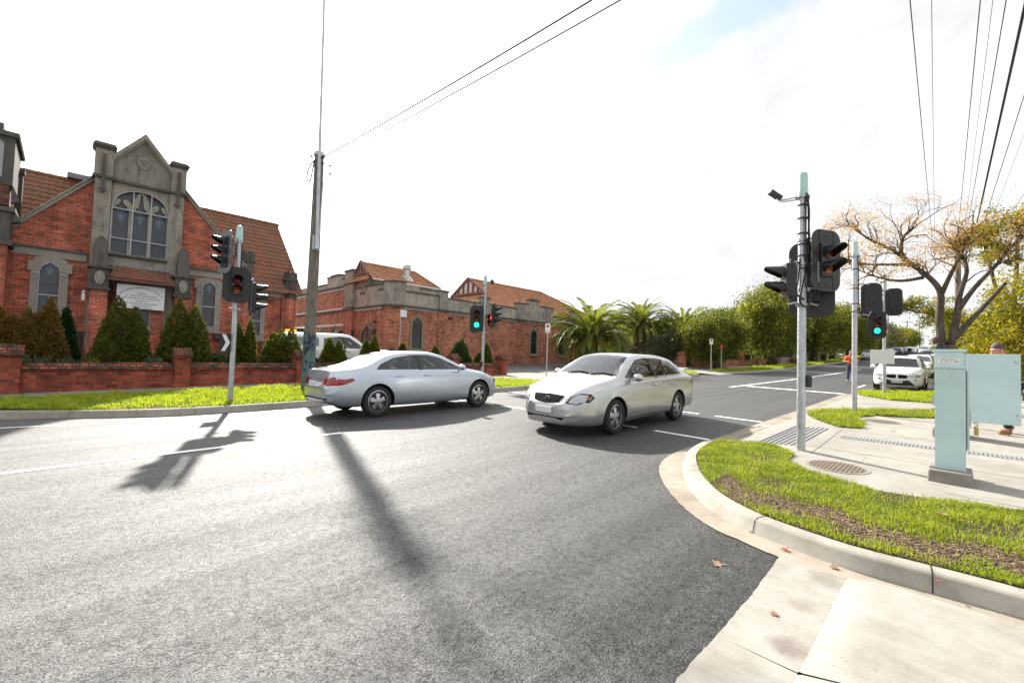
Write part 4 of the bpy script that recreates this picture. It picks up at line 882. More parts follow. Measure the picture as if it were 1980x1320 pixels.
# turrets and tower
def octo(cx_, cy_, r, rot=math.pi/8): return [(cx_+r*math.cos(rot+i*math.pi/4), cy_+r*math.sin(rot+i*math.pi/4)) for i in range(8)]
def turret(cx_, cy_, r, zbase, ztop, brick_to):
    b = cb(); b.prism(octo(cx_, cy_, r), 'z', brick_to, ztop-.50); b.prism(octo(cx_, cy_, r*1.18), 'z', ztop-.50, ztop-.36); b.prism(octo(cx_, cy_, r*1.06), 'z', ztop-.36, ztop-.12)
    b.prism(octo(cx_, cy_, r*1.1), 'z', brick_to-.12, brick_to)
    P = octo(cx_, cy_, r*1.06)
    for i in range(8):
        a, c = Vector(P[i]), Vector(P[(i+1) % 8]); p, q = a.lerp(c, .22), a.lerp(c, .78); i_ = Vector((cx_, cy_)); b.prism([tuple(p), tuple(q), tuple(q.lerp(i_, .3)), tuple(p.lerp(i_, .3))], 'z', ztop-.13, ztop)
    t = b.build('turret', M['dark_render'], church)
    k = cb(); k.prism(octo(cx_, cy_, r*1.02), 'z', zbase, brick_to-.12); k.build('turret_shaft', M['church_brick'], t)
turret(6.08, 24.62, .31, CG, 4.78, 3.0); turret(8.78, 26.6, .33, CG, 4.42, 3.05)
b = cb(); b.box(-4.6, -1.58, 23.5, 26.2, 3.55, 4.62); b.box(-4.5, -1.64, 23.6, 26.1, 4.6, 4.8); b.box(-4.72, -1.48, 23.4, 26.3, 4.56, 4.72); b.box(-4.7, -1.5, 23.42, 26.3, 3.38, 3.56)
b.box(-4.5, -1.60, 23.55, 26.1, 5.5, 7.2); b.prism([(-4.6, 7.2), (-1.52, 7.2), (-1.49, 7.28), (-1.52, 7.36), (-4.6, 7.36)], 'y', 23.42, 26.3); b.box(-4.4, -1.9, 23.5, 26.2, 7.36, 7.62); b.box(-1.72, -1.5, 25.9, 26.2, 4.6, 6.75); b.box(-1.74, -1.46, 25.85, 26.25, 6.6, 6.78)
b.prism([(-1.62, 5.6), (-1.40, 5.0), (-1.62, 4.9)], 'y', 23.6, 23.9); b.prism([(-1.60, 4.9), (-1.36, 4.3), (-1.6, 4.2)], 'y', 23.6, 24.0)
tw_ = b.build('bell_tower', M['dark_render'], church)
b = cb(); b.box(-4.5, -1.66, 23.6, 26.1, 4.72, 5.5); b.build('tower_brickwork', M['old_brick'], tw_)
b = cb(); b.box(-4.6, -1.62, 23.55, 26.2, CG, 3.38); b.build('tower_base', M['church_brick'], tw_)
b = cb(); P = arch_poly(-2.4, -1.86, 5.75, 6.85, 7.08, 'round', 5); b.prism(P, 'y', 23.535, 23.552); b.build('tower_panel', M['grey_wall'], tw_)
b = cb(); b.box(7.62, 7.88, 26.36, 26.48, 2.7, 2.86); b.box(8.3, 8.36, 26.36, 26.46, CG, 3.1); b.box(6.3, 8.5, 26.15, 26.27, 3.14, 3.24); b.build('downpipe', M['gutter_red'], church)
f = cb(); f.box(7.25, 7.55, 26.2, 26.36, 2.72, 2.88); f.build('floodlight', M['black_plastic'], church)
b = cb(); b.box(7.3, 8.35, 26.0, 26.05, CG, .42); 
for i in range(8): b.box(7.3+i*.14, 7.33+i*.14, 25.96, 26.06, CG, .5)
b.build('side_gate', M['gutter_red'], church)
# church notice board
SG = thing('church_sign', 'white notice board with dark blue lettering on the church bay under the porch roof', 'sign', (2.1, 23.7, 2.0))
def sgm(): return MB((2.1, 23.7, 2.0))
b = sgm(); b.box(1.33, 2.86, 23.70, 23.74, 1.53, 2.49); b.build('board', M['sign_white'], SG, bevel=.006)
b = sgm(); b.box(1.5, 1.56, 23.74, 24.02, 1.7, 2.4); b.box(2.62, 2.68, 23.74, 24.02, 1.7, 2.4); b.build('board_bracket', M['bracket_metal'], SG)
its = []; arc = 'GREEK ORTHODOX ARCHDIOCESE OF AUSTRALIA'
for i, ch in enumerate(arc):
    if ch == ' ': continue
    a = (i/(len(arc)-1)-.5)*1.55; rr = .98; its.append((ch, .078, frame((rr*math.sin(a)*.97, -.004, -.63+rr*math.cos(a)*1.04), (math.cos(a), 0, -math.sin(a)), (math.sin(a), 0, math.cos(a)))))
for body, z, s2 in (('ΕΝΟΡΙΑ', .15, .075), ('ΑΓ. ΝΙΚΟΛΑΟΥ ΚΑΙ ΕΙΡΗΝΗΣ', .055, .075), ('ΚΑΙ ΝΗΣΙΟΝ ΑΓΙΑΣ ΜΑΡΚΕΛΛΑΣ', -.045, .075), ('PARISH OF', -.15, .085), ('ST. NICHOLAS AND IRENE', -.25, .085), ('& ST. MARKELLA', -.34, .085), ('Tel.            Mobile: 0430 078 821', -.435, .055)): its.append((body, s2, frame((.02, -.004, z), (1, 0, 0), (0, 0, 1))))
text_join('lettering', its, M['letter_dark'], SG)
# ---------------------------------------------------------------- the hall
HG = -1.0; HX, HY, HE = 13.9, 24.5, 39.5
hall = thing('brick_hall', 'low brick church hall with grey crenellated parapets and two orange tiled roofs', 'hall', (26, 27, HG))
def hb(): return MB((26, 27, HG))
b = hb(); b.box(HX+.75, HE, HY, HY+.3, HG, 3.06); b.prism([(HX, HY+.72), (HX+.3, HY+.9), (HX+.3, 29.4), (HX, 29.4)], 'z', HG, 3.06); b.box(HX, HX+.3, 29.4, 45, HG, 4.75); b.box(HX+.3, HE, 34, 34.3, HG, 3); b.box(HE-.3, HE, HY+.3, 34, HG, 3)
b.prism([(HX, HY+.72), (HX+.75, HY), (HX+1.0, HY+.3), (HX+.3, HY+1.0)], 'z', HG, 3.06)
for x0, x1 in ((17.45, 18.1), (21.23, 21.9), (24.98, 25.75), (28.48, 29.2), (32.1, 32.8), (36, 36.7)): b.box(x0, x1, HY-.10, HY-.002, HG, 3.04)
b.box(HX-.18, HX-.002, 29.3, 30.6, HG, 3.05)
b.build('brick_wall', M['hall_brick'], hall)
b = hb(); b.box(18.1, HE, HY-.03, HY-.003, HG, HG+.24); b.build('plinth', M['hall_brick'], hall)
# parapets
b = hb()
for x0, x1, zt in ((HX+.75, 17.5, 3.97), (18.1, 21.23, 3.9), (21.9, 24.98, 3.9), (25.75, 26.35, 4.38), (26.35, 27.6, 4.72), (27.6, 28.5, 4.36), (29.2, 32.1, 3.7), (32.8, HE, 3.7)): b.box(x0, x1, HY+.0, HY+.3, 3.1, zt)
for y0, y1, zt in ((25.3, 25.95, 4.05), (25.95, 27.9, 4.42), (27.9, 28.5, 4.0), (28.5, 29.4, 4.4)): b.box(HX, HX+.3, y0, y1, 3.1, zt)
for y0, y1, zt in ((30.6, 31.4, 5.3), (31.4, 34.1, 5.62), (34.1, 37.0, 5.15), (37.0, 45, 5.3)): b.box(HX, HX+.3, y0, y1, 4.8, zt)
b.box(HX+2, 17.5, 26.9, 27.1, 3.2, 4.85); b.box(17.5, 19.5, 26.7, 26.9, 3.2, 4.55); b.box(HX+.3, HX+2.0, 28.2, 28.4, 3.2, 4.9); b.box(17.2, 17.5, 27.1, 30, 3.2, 4.85)
b.build('parapet', M['hall_render'], hall)
b = hb()
for x0, x1 in ((17.45, 18.15), (21.2, 21.95), (24.95, 25.78), (28.45, 29.25), (32.07, 32.85)): b.box(x0, x1, HY-.12, HY+.34, 3.1, 4.32)
b.prism([(HX-.06, HY+.78), (HX-.06, HY+.5), (HX+.5, HY-.06), (HX+.98, HY-.06), (HX+1.05, HY+.34), (HX+.34, HY+1.05)], 'z', 3.12, 4.52)
b.box(HX-.2, HX+.34, 29.3, 30.55, 3.2, 4.78); b.box(HX-.2, HX+.4, 29.3, 30.6, 4.82, 5.7)
b.build('parapet_pier', M['hall_pier'], hall)
b = hb()
b.box(HX+.75, HE+.1, HY-.16, HY-.0, 2.98, 3.12); 
for x0, x1 in ((17.4, 18.2), (21.15, 22.0), (24.9, 25.83), (28.4, 29.3), (32.02, 32.9)): b.box(x0, x1, HY-.24, HY-.161, 2.98, 3.12); b.box(x0, x1, HY-.17, HY+.4, 4.32, 4.42)
b.box(HX-.12, HX-.0, HY+.75, 29.3, 2.98, 3.12); b.box(HX-.12, HX+.0, 30.56, 45, 4.66, 4.82); b.box(HX-.10, HX-.0, 30.61, 45, 2.98, 3.1); b.box(HX-.27, HX-.201, 29.2, 30.65, 2.98, 3.14); b.box(HX-.26, HX+.45, 29.25, 30.65, 4.78, 4.86); b.box(HX-.26, HX+.45, 29.25, 30.65, 5.7, 5.8)
b.prism([(HX-.13, HY+.80), (HX-.13, HY+.46), (HX+.46, HY-.13), (HX+1.03, HY-.13), (HX+1.06, HY+.02), (HX+.0, HY+1.0)], 'z', 2.99, 3.121); b.prism([(HX-.12, HY+.80), (HX-.12, HY+.46), (HX+.46, HY-.12), (HX+1.03, HY-.12), (HX+1.1, HY+.4), (HX+.4, HY+1.1)], 'z', 4.52, 4.6)
for x0, x1, zt in ((HX+1.05, 17.45, 3.97), (18.15, 21.2, 3.9), (21.95, 24.95, 3.9), (25.8, 26.32, 4.38), (26.3, 27.65, 4.72), (27.65, 28.45, 4.36), (29.25, 32.07, 3.7), (32.85, HE, 3.7)): b.box(x0, x1, HY-.05, HY+.35, zt, zt+.09)
b.box(26.6, 27.3, HY-.03, HY+.33, 4.81, 4.9)
for y0, y1, zt in ((25.3, 25.98, 4.05), (25.9, 27.95, 4.42), (27.95, 28.48, 4.0), (28.48, 29.25, 4.4), (30.65, 31.42, 5.3), (31.38, 34.15, 5.62), (34.15, 37, 5.15)): b.box(HX-.05, HX+.35, y0, y1, zt, zt+.09)
b.box(HX-.03, HX+.33, 32, 33.5, 5.71, 5.8)
b.build('cornice', M['dark_render'], hall)
b = hb(); b.box(HX-.05, HX-.001, 30.7, 45, 1.92, 2.1); b.box(HX-.06, HX-.001, 29.5, 45, 3.1, 3.22); b.box(HX-.06, HX-.0015, 30.62, 45, 4.54, 4.66); b.box(HX-.06, HX-.001, HY+1.0, 29.2, 2.88, 2.98); b.box(HX+.9, HE, HY-.05, HY-.0035, 2.9, 2.98); b.build('string_course', M['panel_cream'], hall)
# roofs
def hip_roof(x0, x1, yr, ye0, ye1, zr, ze, xe, gx):
    b = hb(); tiled(b, (x0, ye0, ze), (xe, ye0, ze), (x1, yr, zr), (x0, yr, zr), course=.33, tw=.3); tiled(b, (xe, ye1, ze), (x0, ye1, ze), (x0, yr, zr), (x1, yr, zr), tw=.6); tiled(b, (xe, ye0, ze), (xe, ye1, ze), (x1, yr, zr), (x1, yr, zr), tw=.6)
    ridge_caps(b, (x0, yr, zr+.02), (x1, yr, zr+.02), .11); ridge_caps(b, (x1, yr, zr+.02), (xe, ye0, ze+.04), .10); return b
b = hip_roof(13.9, 18.05, 28.5, 26.95, 30.1, 6.12, 4.9, 19.3, 0); r1 = b.build('roof', M['hall_tile'], hall)
b = hb()
for s_ in (-1, 1): b.prism([(28.5, 6.14), (28.5, 6.30), (28.5+s_*1.0, 5.36), (28.5+s_*1.0, 5.2)], 'x', 13.74, 13.88)
b.box(13.75, 13.87, 27.6, 29.4, 5.3, 5.42)
for y in (28.0, 28.35, 28.7, 29.05): b.box(13.76, 13.84, y-.04, y+.04, 5.42, 6.12-abs(y-28.5)*.8)
b.build('bargeboard', M['timber_red'], r1)
b = hb(); b.prism([(27.55, 5.4), (29.45, 5.4), (28.5, 6.14)], 'x', 13.87, 13.9); b.build('gablet_panel', M['panel_cream'], r1)
b = hb(); tiled(b, (13.62, 30.2, 4.82), (13.62, 26.9, 4.82), (13.95, 27.6, 5.38), (13.95, 29.4, 5.38), tw=.3); b.build('gablet_skirt', M['hall_tile'], r1)
b = hb(); b.cyl((13.9, 26.9, 4.88), (19.3, 26.9, 4.88), .06, n=8); b.build('eaves_gutter', M['vent_metal'], r1)
b = hb(); b.cyl((16.92, 27.75, 5.4), (16.92, 27.75, 6.05), .19, n=14); b.cyl((16.92, 27.75, 6.1), (16.92, 27.75, 6.36), .30, n=16); b.lathe([(.2, 6.05), (.24, 6.1), (.3, 6.12)], (16.92, 27.75, 0), n=14); b.lathe([(.3, 6.36), (.22, 6.42), (.0, 6.44)], (16.92, 27.75, 0), n=14); b.obox((16.92, 27.6, 5.45), .35, .35, .02, Matrix.Rotation(R(38), 3, 'X')); b.build('roof_vent', M['vent_metal'], r1)
b = hb(); tiled(b, (24.6, 25.3, 3.72), (38.7, 25.3, 3.72), (33.9, 30, 6.75), (24.6, 30, 6.75), course=.33, tw=.3); tiled(b, (38.7, 34.7, 3.72), (24.6, 34.7, 3.72), (24.6, 30, 6.75), (33.9, 30, 6.75), tw=.7); tiled(b, (38.7, 25.3, 3.72), (38.7, 34.7, 3.72), (33.9, 30, 6.75), (33.9, 30, 6.75), tw=.7)
tiled(b, (22.3, 34.7, 3.72), (22.3, 25.3, 3.72), (24.6, 27.9, 5.38), (24.6, 32.1, 5.38), tw=.3); tiled(b, (22.3, 25.3, 3.72), (24.62, 25.3, 3.72), (24.62, 28.0, 5.40), (24.6, 28.0, 5.40), tw=.3)
ridge_caps(b, (24.5, 30, 6.78), (33.9, 30, 6.78), .12); ridge_caps(b, (33.9, 30, 6.78), (38.7, 25.3, 3.8), .11); r2 = b.build('roof', M['hall_tile'], hall)
b = hb()
for s_ in (-1, 1): b.prism([(30, 6.72), (30, 6.92), (30+s_*2.35, 5.42), (30+s_*2.35, 5.22)], 'x', 24.3, 24.5)
b.box(24.32, 24.48, 27.9, 32.1, 5.36, 5.52)
for y in (28.7, 29.35, 30, 30.65, 31.3): b.box(24.33, 24.44, y-.06, y+.06, 5.5, 6.7-abs(y-30)*.62)
b.build('bargeboard', M['timber_red'], r2)
b = hb(); b.prism([(27.95, 5.45), (32.05, 5.45), (30, 6.74)], 'x', 24.46, 24.55); b.build('gablet_panel', M['panel_cream'], r2)
b = hb(); b.box(14.2, 19.1, 27.15, 29.9, 3.4, 4.98); b.box(13.95, 14.2, 27.6, 29.3, 3.4, 5.38); b.build('upper_wall', M['hall_render'], hall)
b = hb(); b.box(HX+.3, HE-.3, HY+.3, 34, 3.3, 3.4); b.build('flat_roof', M['lead_flashing'], hall)
# hall windows and doors
def hall_window(x0, x1, zb, zs, za, axis='y', P=HY, dn=False):
    sgn = -1; o = arch_poly(x0, x1, zb, zs, za, 'gothic'); xm = (x0+x1)/2; wv = .14 if axis == 'y' else .13
    out = [(x0-wv, zb-.1), (x1+wv, zb-.1), (x1+wv, zs+.06), (xm, za+.2), (x0-wv, zs+.06)]
    b = hb(); ring(b, out, o, P-.06, P-.002, axis); f = b.build('door_surround' if dn else 'window_surround', M['olive_trim'], hall)
    g = hb(); g.prism(o, axis, P-.02, P-.004); g.build('door_leaf' if dn else 'window_pane', M['door_maroon' if dn else 'window_glass'], f)
    k = hb(); inn = [(xm+(p[0]-xm)*.82, zb+(p[1]-zb)*.95+.03) for p in o]; ring(k, o, inn, P-.05, P-.021, axis)
    zz = zb+(zs-zb)*.52
    if not dn:
        if axis == 'y': k.box(x0+.04, x1-.04, P-.052, P-.021, zz-.03, zz+.03)
    else:
        if axis == 'x': k.box(P-.045, P-.02, xm-.02, xm+.02, zb, za-.05)
    k.build('door_frame' if dn else 'window_sash', M['door_maroon'], f)
    if axis == 'y': s_ = hb(); s_.box(x0-.2, x1+.2, P-.13, P-.003, zb-.2, zb-.1); s_.build('window_sill', M['olive_trim'], f)
for x in (15.83, 26.95, 30.55, 34.3): hall_window(x-.36, x+.36, .45, 2.12, 2.46)
hall_window(26.5, 28.1, HG+.05, 1.38, 1.9, 'x', HX, True)
hall_window(31.6, 32.75, .3, 1.5, 1.88, 'x', HX); hall_window(34.15, 34.75, .3, 1.5, 1.8, 'x', HX)
for y in (30.86, 28.94, 26.02):
    pp = -.2 if 29.3 < y < 30.6 else 0
    b = hb(); b.cyl((HX-.02, y, 1.55), (HX-.22, y, 1.6), .02, n=6); b.lathe([(.02, 1.62), (.11, 1.55), (.13, 1.5), (.08, 1.22), (.04, 1.16), (.0, 1.12)], (HX-.22, y, 0), n=8); b.build('wall_lantern', M['dark_metal'], hall)
b = hb(); b.cyl((14.62, HY-.03, HG), (14.62, HY-.03, 2.35), .03, n=8); b.build('conduit', M['vent_metal'], hall)
b = hb(); b.box(14.55, 14.98, HY-.14, HY-.01, 2.35, 2.8); b.build('meter_box', M['sign_white'], hall)
b = hb(); b.box(14.05, 14.35, HY+.2, HY+.3, HG+.85, HG+1.35); b.obox((14.42, HY+.16, -.05), .14, .02, .26, Matrix.Rotation(R(-42), 3, 'Z')); b.build('notice_frame', M['dark_metal'], hall)
b = hb(); b.obox((14.405, HY+.138, -.05), .10, .004, .20, Matrix.Rotation(R(-42), 3, 'Z')); b.build('notice_paper', M['sign_white'], hall)
b = hb(); b.box(18.3, 18.5, HY-.25, HY-.0, 2.5, 2.66); b.obox((20.4, HY-.2, 2.35), .18, .12, .07, Matrix.Rotation(R(-20), 3, 'X')); b.box(13.6, 13.75, 25.95, 26.1, 1.95, 2.1); b.build('security_camera', M['black_plastic'], hall)
# ---------------------------------------------------------------- brick fence
FE = thing('brick_fence', 'low red brick fence with peaked pillars and a dark brick coping along the footpath', 'fence', (6, 16.7, -1.25))
def fz(x): return -.50+.0150*(x+1)           # top of coping
def fb(): return MB((6, 16.7, -1.25))
pil = [-.95, 2.53, 6.0, 9.4, 12.9, 16.0]
def zb_(x): return zfar(x, 16.6)-.05
b = fb(); c = fb()
for x0, x1 in zip([-6]+pil[:-1], pil):
    n = 4
    for i in range(n):
        xa, xb = x0+(x1-x0)*i/n, x0+(x1-x0)*(i+1)/n
        b.add([(xa, 16.62, zb_(xa)), (xb, 16.62, zb_(xb)), (xb, 16.62, fz(xb)-.2), (xa, 16.62, fz(xa)-.2), (xa, 16.85, zb_(xa)), (xb, 16.85, zb_(xb)), (xb, 16.85, fz(xb)-.2), (xa, 16.85, fz(xa)-.2)], [(0, 1, 2, 3), (5, 4, 7, 6), (3, 2, 6, 7)])
        for (ya, yb, za, zb2) in ((16.56, 16.735, -.20, -.0), ):
            c.add([(xa, 16.56, fz(xa)-.215), (xb, 16.56, fz(xb)-.215), (xb, 16.56, fz(xb)-.155), (xa, 16.56, fz(xa)-.155), (xa, 16.735, fz(xa)), (xb, 16.735, fz(xb)), (xa, 16.91, fz(xa)-.155), (xb, 16.91, fz(xb)-.155), (xa, 16.91, fz(xa)-.215), (xb, 16.91, fz(xb)-.215)], [(0, 1, 2, 3), (3, 2, 5, 4), (4, 5, 7, 6), (6, 7, 9, 8), (8, 9, 1, 0)])
b.build('wall_panel', M['fence_brick'], FE); c.build('coping', M['coping_brick'], FE)
for x in pil:
    wd = .185; zt = fz(x)+.25; p = fb(); p.box(x-wd, x+wd, 16.48, 16.98, zb_(x), zt-.10); o = p.build('pillar', M['fence_brick'], FE)
    q = fb(); q.prism([(16.42, zt-.10), (17.04, zt-.10), (17.04, zt-.03), (16.73, zt+.20), (16.42, zt-.03)], 'x', x-wd-.04, x+wd+.04); q.build('pillar_cap', M['coping_brick'], o)

for o in list(church.children)+list(hall.children)+[c for q in list(church.children)+list(hall.children) for c in q.children]:
    if o.name.split('.')[0] in ('parapet', 'parapet_pier', 'buttress', 'buttress_cap', 'bay_cap', 'bay_pier', 'gable_coping', 'medallion', 'belt_course', 'belt_moulding', 'cornice', 'string_course', 'side_wall', 'turret', 'glass_emblem', 'security_camera', 'window_bar', 'gable_moulding'): split_pieces(o, .02)
# ---------------------------------------------------------------- traffic signals
def rounded(w_, h, r, n=5):
    out = []
    for cx0, cy0, a0 in ((w_/2-r, h/2-r, 0), (-w_/2+r, h/2-r, 90), (-w_/2+r, -h/2+r, 180), (w_/2-r, -h/2+r, 270)):
        out += [(cx0+r*math.cos(R(a0+90*i/n)), cy0+r*math.sin(R(a0+90*i/n))) for i in range(n+1)]
    return out
def signal_head(root, c, az, lamps, board=(.55, .95), lit=None, figure=None, edge=False):
    """head whose lenses look along azimuth az (degrees); c: centre of the body front, relative to root"""
    rot = Matrix.Rotation(R(az), 3, 'Z'); c = Vector(c); n = len(lamps); d = .235
    def T(mb): mb.v = [tuple(c+rot@Vector(p)) for p in mb.v]; return mb
    H = n*d+.03; m = MB(); m.box(-.13, 0, -.125, .125, -H/2, H/2); m.box(-.16, -.13, -.08, .08, -H/2+.05, H/2-.05)
    for s_ in (-1, 1): m.box(-.14, -.09, -.03, .03, s_*(H/2+.04)-.04, s_*(H/2+.04)+.04)
    head = T(m).build('signal_head', M['signal_black'], root, bevel=.008)
    if board:
        b = MB(); b.prism(rounded(*board, .16), 'x', -.045, -.035); b = T(b)
        b.build('target_board', M['signal_board'], head)
        k = MB()
        for s_ in (-1, 1):
            k.box(-.034, -.031, s_*board[0]*.24-.003, s_*board[0]*.24+.003, -board[1]/2+.02, board[1]/2-.02); k.cyl((-.035, 0, s_*board[1]*.40), (-.028, 0, s_*board[1]*.40), .012, n=8)
        T(k).build('board_seam', M['rubber'], head)
    for i, lamp in enumerate(lamps):
        z = H/2-.015-d*(i+.5); r = .105; v = MB(); N = 14; vs = []
        for ro in (r, r-.006):
            for j in range(N+1):
                a = R(-35)+R(250)*j/N; L = .25*(0.18+.82*sstep((math.sin(a)+.62)/1.3)); vs += [(0, ro*math.cos(a), z+ro*math.sin(a)), (L, ro*math.cos(a)*.97, z+ro*math.sin(a)*.97)]
        k = 2*(N+1); fs = []
        for j in range(N): fs += [(2*j, 2*j+1, 2*j+3, 2*j+2), (k+2*j, k+2*j+2, k+2*j+3, k+2*j+1), (2*j+1, k+2*j+1, k+2*j+3, 2*j+3)]
        v.add(vs, fs); T(v).build('visor', M['signal_black'], head, smooth=False)
        mt = {'r': 'lens_red', 'a': 'lens_amber', 'g': 'lens_green'}[lamp]
        if lit == i: mt = {'r': 'lamp_red', 'g': 'lamp_green'}[lamp]
        l = MB()
        if figure and lit == i:
            T(l.box(.004, .009, -.025, .025, z-.08, z+.02).box(.004, .009, -.014, .014, z+.03, z+.06)).build('lens', M[mt], head)
            l = MB(); T(l.lathe([(.098, .0), (.05, .003), (0, .003)], (0, 0, z), (1, 0, 0), 16)).build('lens_backing', M['signal_black'], head)
        else: T(l.lathe([(.099, .0), (.08, .012), (.04, .02), (0, .022)], (0, 0, z), (1, 0, 0), 18)).build('lens', M[mt], head, smooth=True)
    return head
def signal_pole(label, x, y, z0, top, lean=(0, 0)):
    t = thing('traffic_signal', label, 'traffic signal', (x, y, z0), group='traffic signals on galvanised poles'); H = top-z0
    p = MB(); p.cyl((0, 0, -.05), (0, 0, H-.36), .060, .057, 20); p.build('pole', M['galvanised'], t, auto=40)
    c = MB(); c.lathe([(.074, H-.37), (.078, H-.30), (.072, H-.285), (.069, H-.05), (.060, H-.012), (.03, H), (0, H)], n=20); c.build('pole_cap', M['cap_green'], t, auto=40)
    k = MB(); k.lathe([(.085, H-.40), (.085, H-.37), (.06, H-.37)], n=16)
    for i in range(4):
        a = i*math.pi/2+.4; k.box(.085*math.cos(a)-.012, .085*math.cos(a)+.012, .085*math.sin(a)-.012, .085*math.sin(a)+.012, H-.42, H-.365)
    k.build('collar', M['bracket_metal'], t)
    return t, H
def clamp(root, z, targets, nm='bracket'):
    b = MB(); b.lathe([(.066, z-.022), (.075, z-.02), (.075, z+.02), (.066, z+.022)], n=16)
    for (x, y) in targets:
        L = math.hypot(x, y); ux, uy = x/L, y/L; b.tube([(ux*.07, uy*.07, z), (x*.55-uy*.03, y*.55+ux*.03, z+.03), (x, y, z)], .014, 6); b.obox((ux*.085, uy*.085, z), .018, .018, .03)
    return b.build(nm, M['bracket_metal'], root)
def cable(root, pts, r=.009, mat='cable_black', nm='cable'): return MB().tube(smooth_line(pts, 5), r, 6).build(nm, M[mat], root, smooth=True)
# the near pole
t, H = signal_pole('tall galvanised signal pole in the foreground with three black signal heads and a push button', 8.07, 1.71, -1.265, 3.07)
zc_ = lambda z: z+1.265
signal_head(t, (-.33, .18, zc_(1.33)), 124, 'ra', None)
signal_head(t, (.10, -.32, zc_(1.66)), 240, 'ra', (.56, .95))
signal_head(t, (.34, -.06, zc_(1.42)), 6, 'rag', (.62, 1.22))
clamp(t, zc_(2.0), [(.10, -.22), (.2, -.05)]); clamp(t, zc_(1.62), [(-.2, .12)]); clamp(t, zc_(1.22), [(.10, -.22), (.2, -.05)]); clamp(t, zc_(.98), [(-.2, .14), (.15, -.18)])
for pts in ([(-.05, -.06, 2.72), (-.07, -.05, 2.3), (-.08, -.06, 1.9), (-.05, -.1, 1.5), (.02, -.16, 1.3), (.04, -.2, 1.6)], [(-.02, -.075, 2.7), (0, -.085, 2.2), (-.01, -.09, 1.8), (-.10, -.02, 1.25), (-.13, .0, 1.02), (-.07, -.09, .95), (.0, -.13, 1.2)], [(-.035, -.06, 2.72), (-.02, -.09, 2.45), (.0, -.085, 2.05), (.03, -.12, 1.7), (.12, -.13, 1.5)], [(-.06, .02, 1.7), (-.14, .02, 1.4), (-.15, .04, 1.15), (-.08, -.05, 1.05)]):
    cable(t, [(p[0], p[1], zc_(p[2])) for p in pts], .014)
st = MB()
for z in (2.55, 2.34, 2.1, 1.93, 1.75, 1.55): st.lathe([(.061, zc_(z)-.006), (.082, zc_(z)-.006), (.082, zc_(z)+.006), (.061, zc_(z)+.006)], (-.008, -.012, 0), n=14)
st.build('cable_tie', M['cable_black'], t)
bx = MB(); bx.obox((.02, -.17, zc_(1.47)), .05, .06, .16); bx.build('junction_box', M['board_back'], t, bevel=.01)
arm = MB(); arm.tube([(-.05, .05, zc_(2.68)), (-.2, .2, zc_(2.63)), (-.32, .28, zc_(2.62))], .012, 6); arm.tube([(-.05, .05, zc_(2.64)), (-.2, .2, zc_(2.60)), (-.3, .27, zc_(2.60))], .010, 6); ar = arm.build('camera_arm', M['bracket_metal'], t)
cm = MB(); cm.obox((-.33, .30, zc_(2.69)), .10, .045, .03, Matrix.Rotation(R(135), 3, 'Z') @ Matrix.Rotation(R(-32), 3, 'Y')); cm.build('detection_camera', M['black_plastic'], ar)
pb = MB(); pb.prism(rounded(.105, .19, .035), 'x', .0, .075); rt = Matrix.Rotation(R(-60), 3, 'Z'); pb.v = [tuple(rt @ (Vector(p)+Vector((.055, 0, zc_(-.2))))) for p in pb.v]; pbo = pb.build('push_button_box', M['black_plastic'], t, bevel=.012)
pb = MB(); pb.prism(rounded(.07, .13, .03), 'x', .131, .136); pb.lathe([(.024, .136), (.02, .142), (0, .143)], (0, 0, -.03), (1, 0, 0), 12); pb.v = [tuple(rt @ (Vector(p)+Vector((0, 0, zc_(-.2))))) for p in pb.v]; pb.build('push_button', M['lens_amber'], pbo)
lb = MB(); A = [math.radians(a) for a in np.linspace(-95, -40, 6)]; lb.add([(.0625*math.cos(a), .0625*math.sin(a), zc_(z)) for z in (-.08, .22) for a in A], [(i, i+1, 7+i, 6+i) for i in range(5)]); lb.build('warning_sticker', M['white_sheet'], t)
# farther near-side poles
t, H = signal_pole('plain signal pole on the middle grass patch, its single signal head turned away', 14.35, 1.87, -1.11, 3.33)
z_ = lambda z: z+1.11
signal_head(t, (.36, -.30, z_(1.80)), 8, 'rag', (.44, .92)); clamp(t, z_(2.2), [(.27, -.32)]); clamp(t, z_(1.4), [(.27, -.32)])
cable(t, [(-.03, -.07, z_(2.95)), (-.02, -.08, z_(2.3)), (0, -.09, z_(1.6)), (.08, -.2, z_(1.32)), (.18, -.32, z_(1.5)), (.2, -.36, z_(1.8))], .013)
st = MB()
for z in (2.6, 2.1, 1.7, 1.5): st.lathe([(.061, z_(z)-.007), (.085, z_(z)-.007), (.085, z_(z)+.007), (.061, z_(z)+.007)], (-.005, -.01, 0), n=12)
st.build('cable_tie', M['cable_black'], t)
t, H = signal_pole('signal pole with a lit green light and a blank white sign by the parked cars', 22.22, 1.98, -.92, 3.47)
z_ = lambda z: z+.92
signal_head(t, (-.16, .20, z_(1.76)), 190, 'rag', (.56, 1.05), lit=2); signal_head(t, (-.0, -.28, z_(2.62)), 8, 'rag', (.5, 1.05)); signal_head(t, (.05, .30, z_(2.6)), 160, 'ra', None)
clamp(t, z_(2.95), [(.02, -.2), (.03, .2)]); clamp(t, z_(1.3), [(-.1, .15)])
sb = MB(); sb.box(-.072, -.066, -.30, .42, z_(.26), z_(.80)); sb.build('sign_plate', M['white_sheet'], t, bevel=.003)
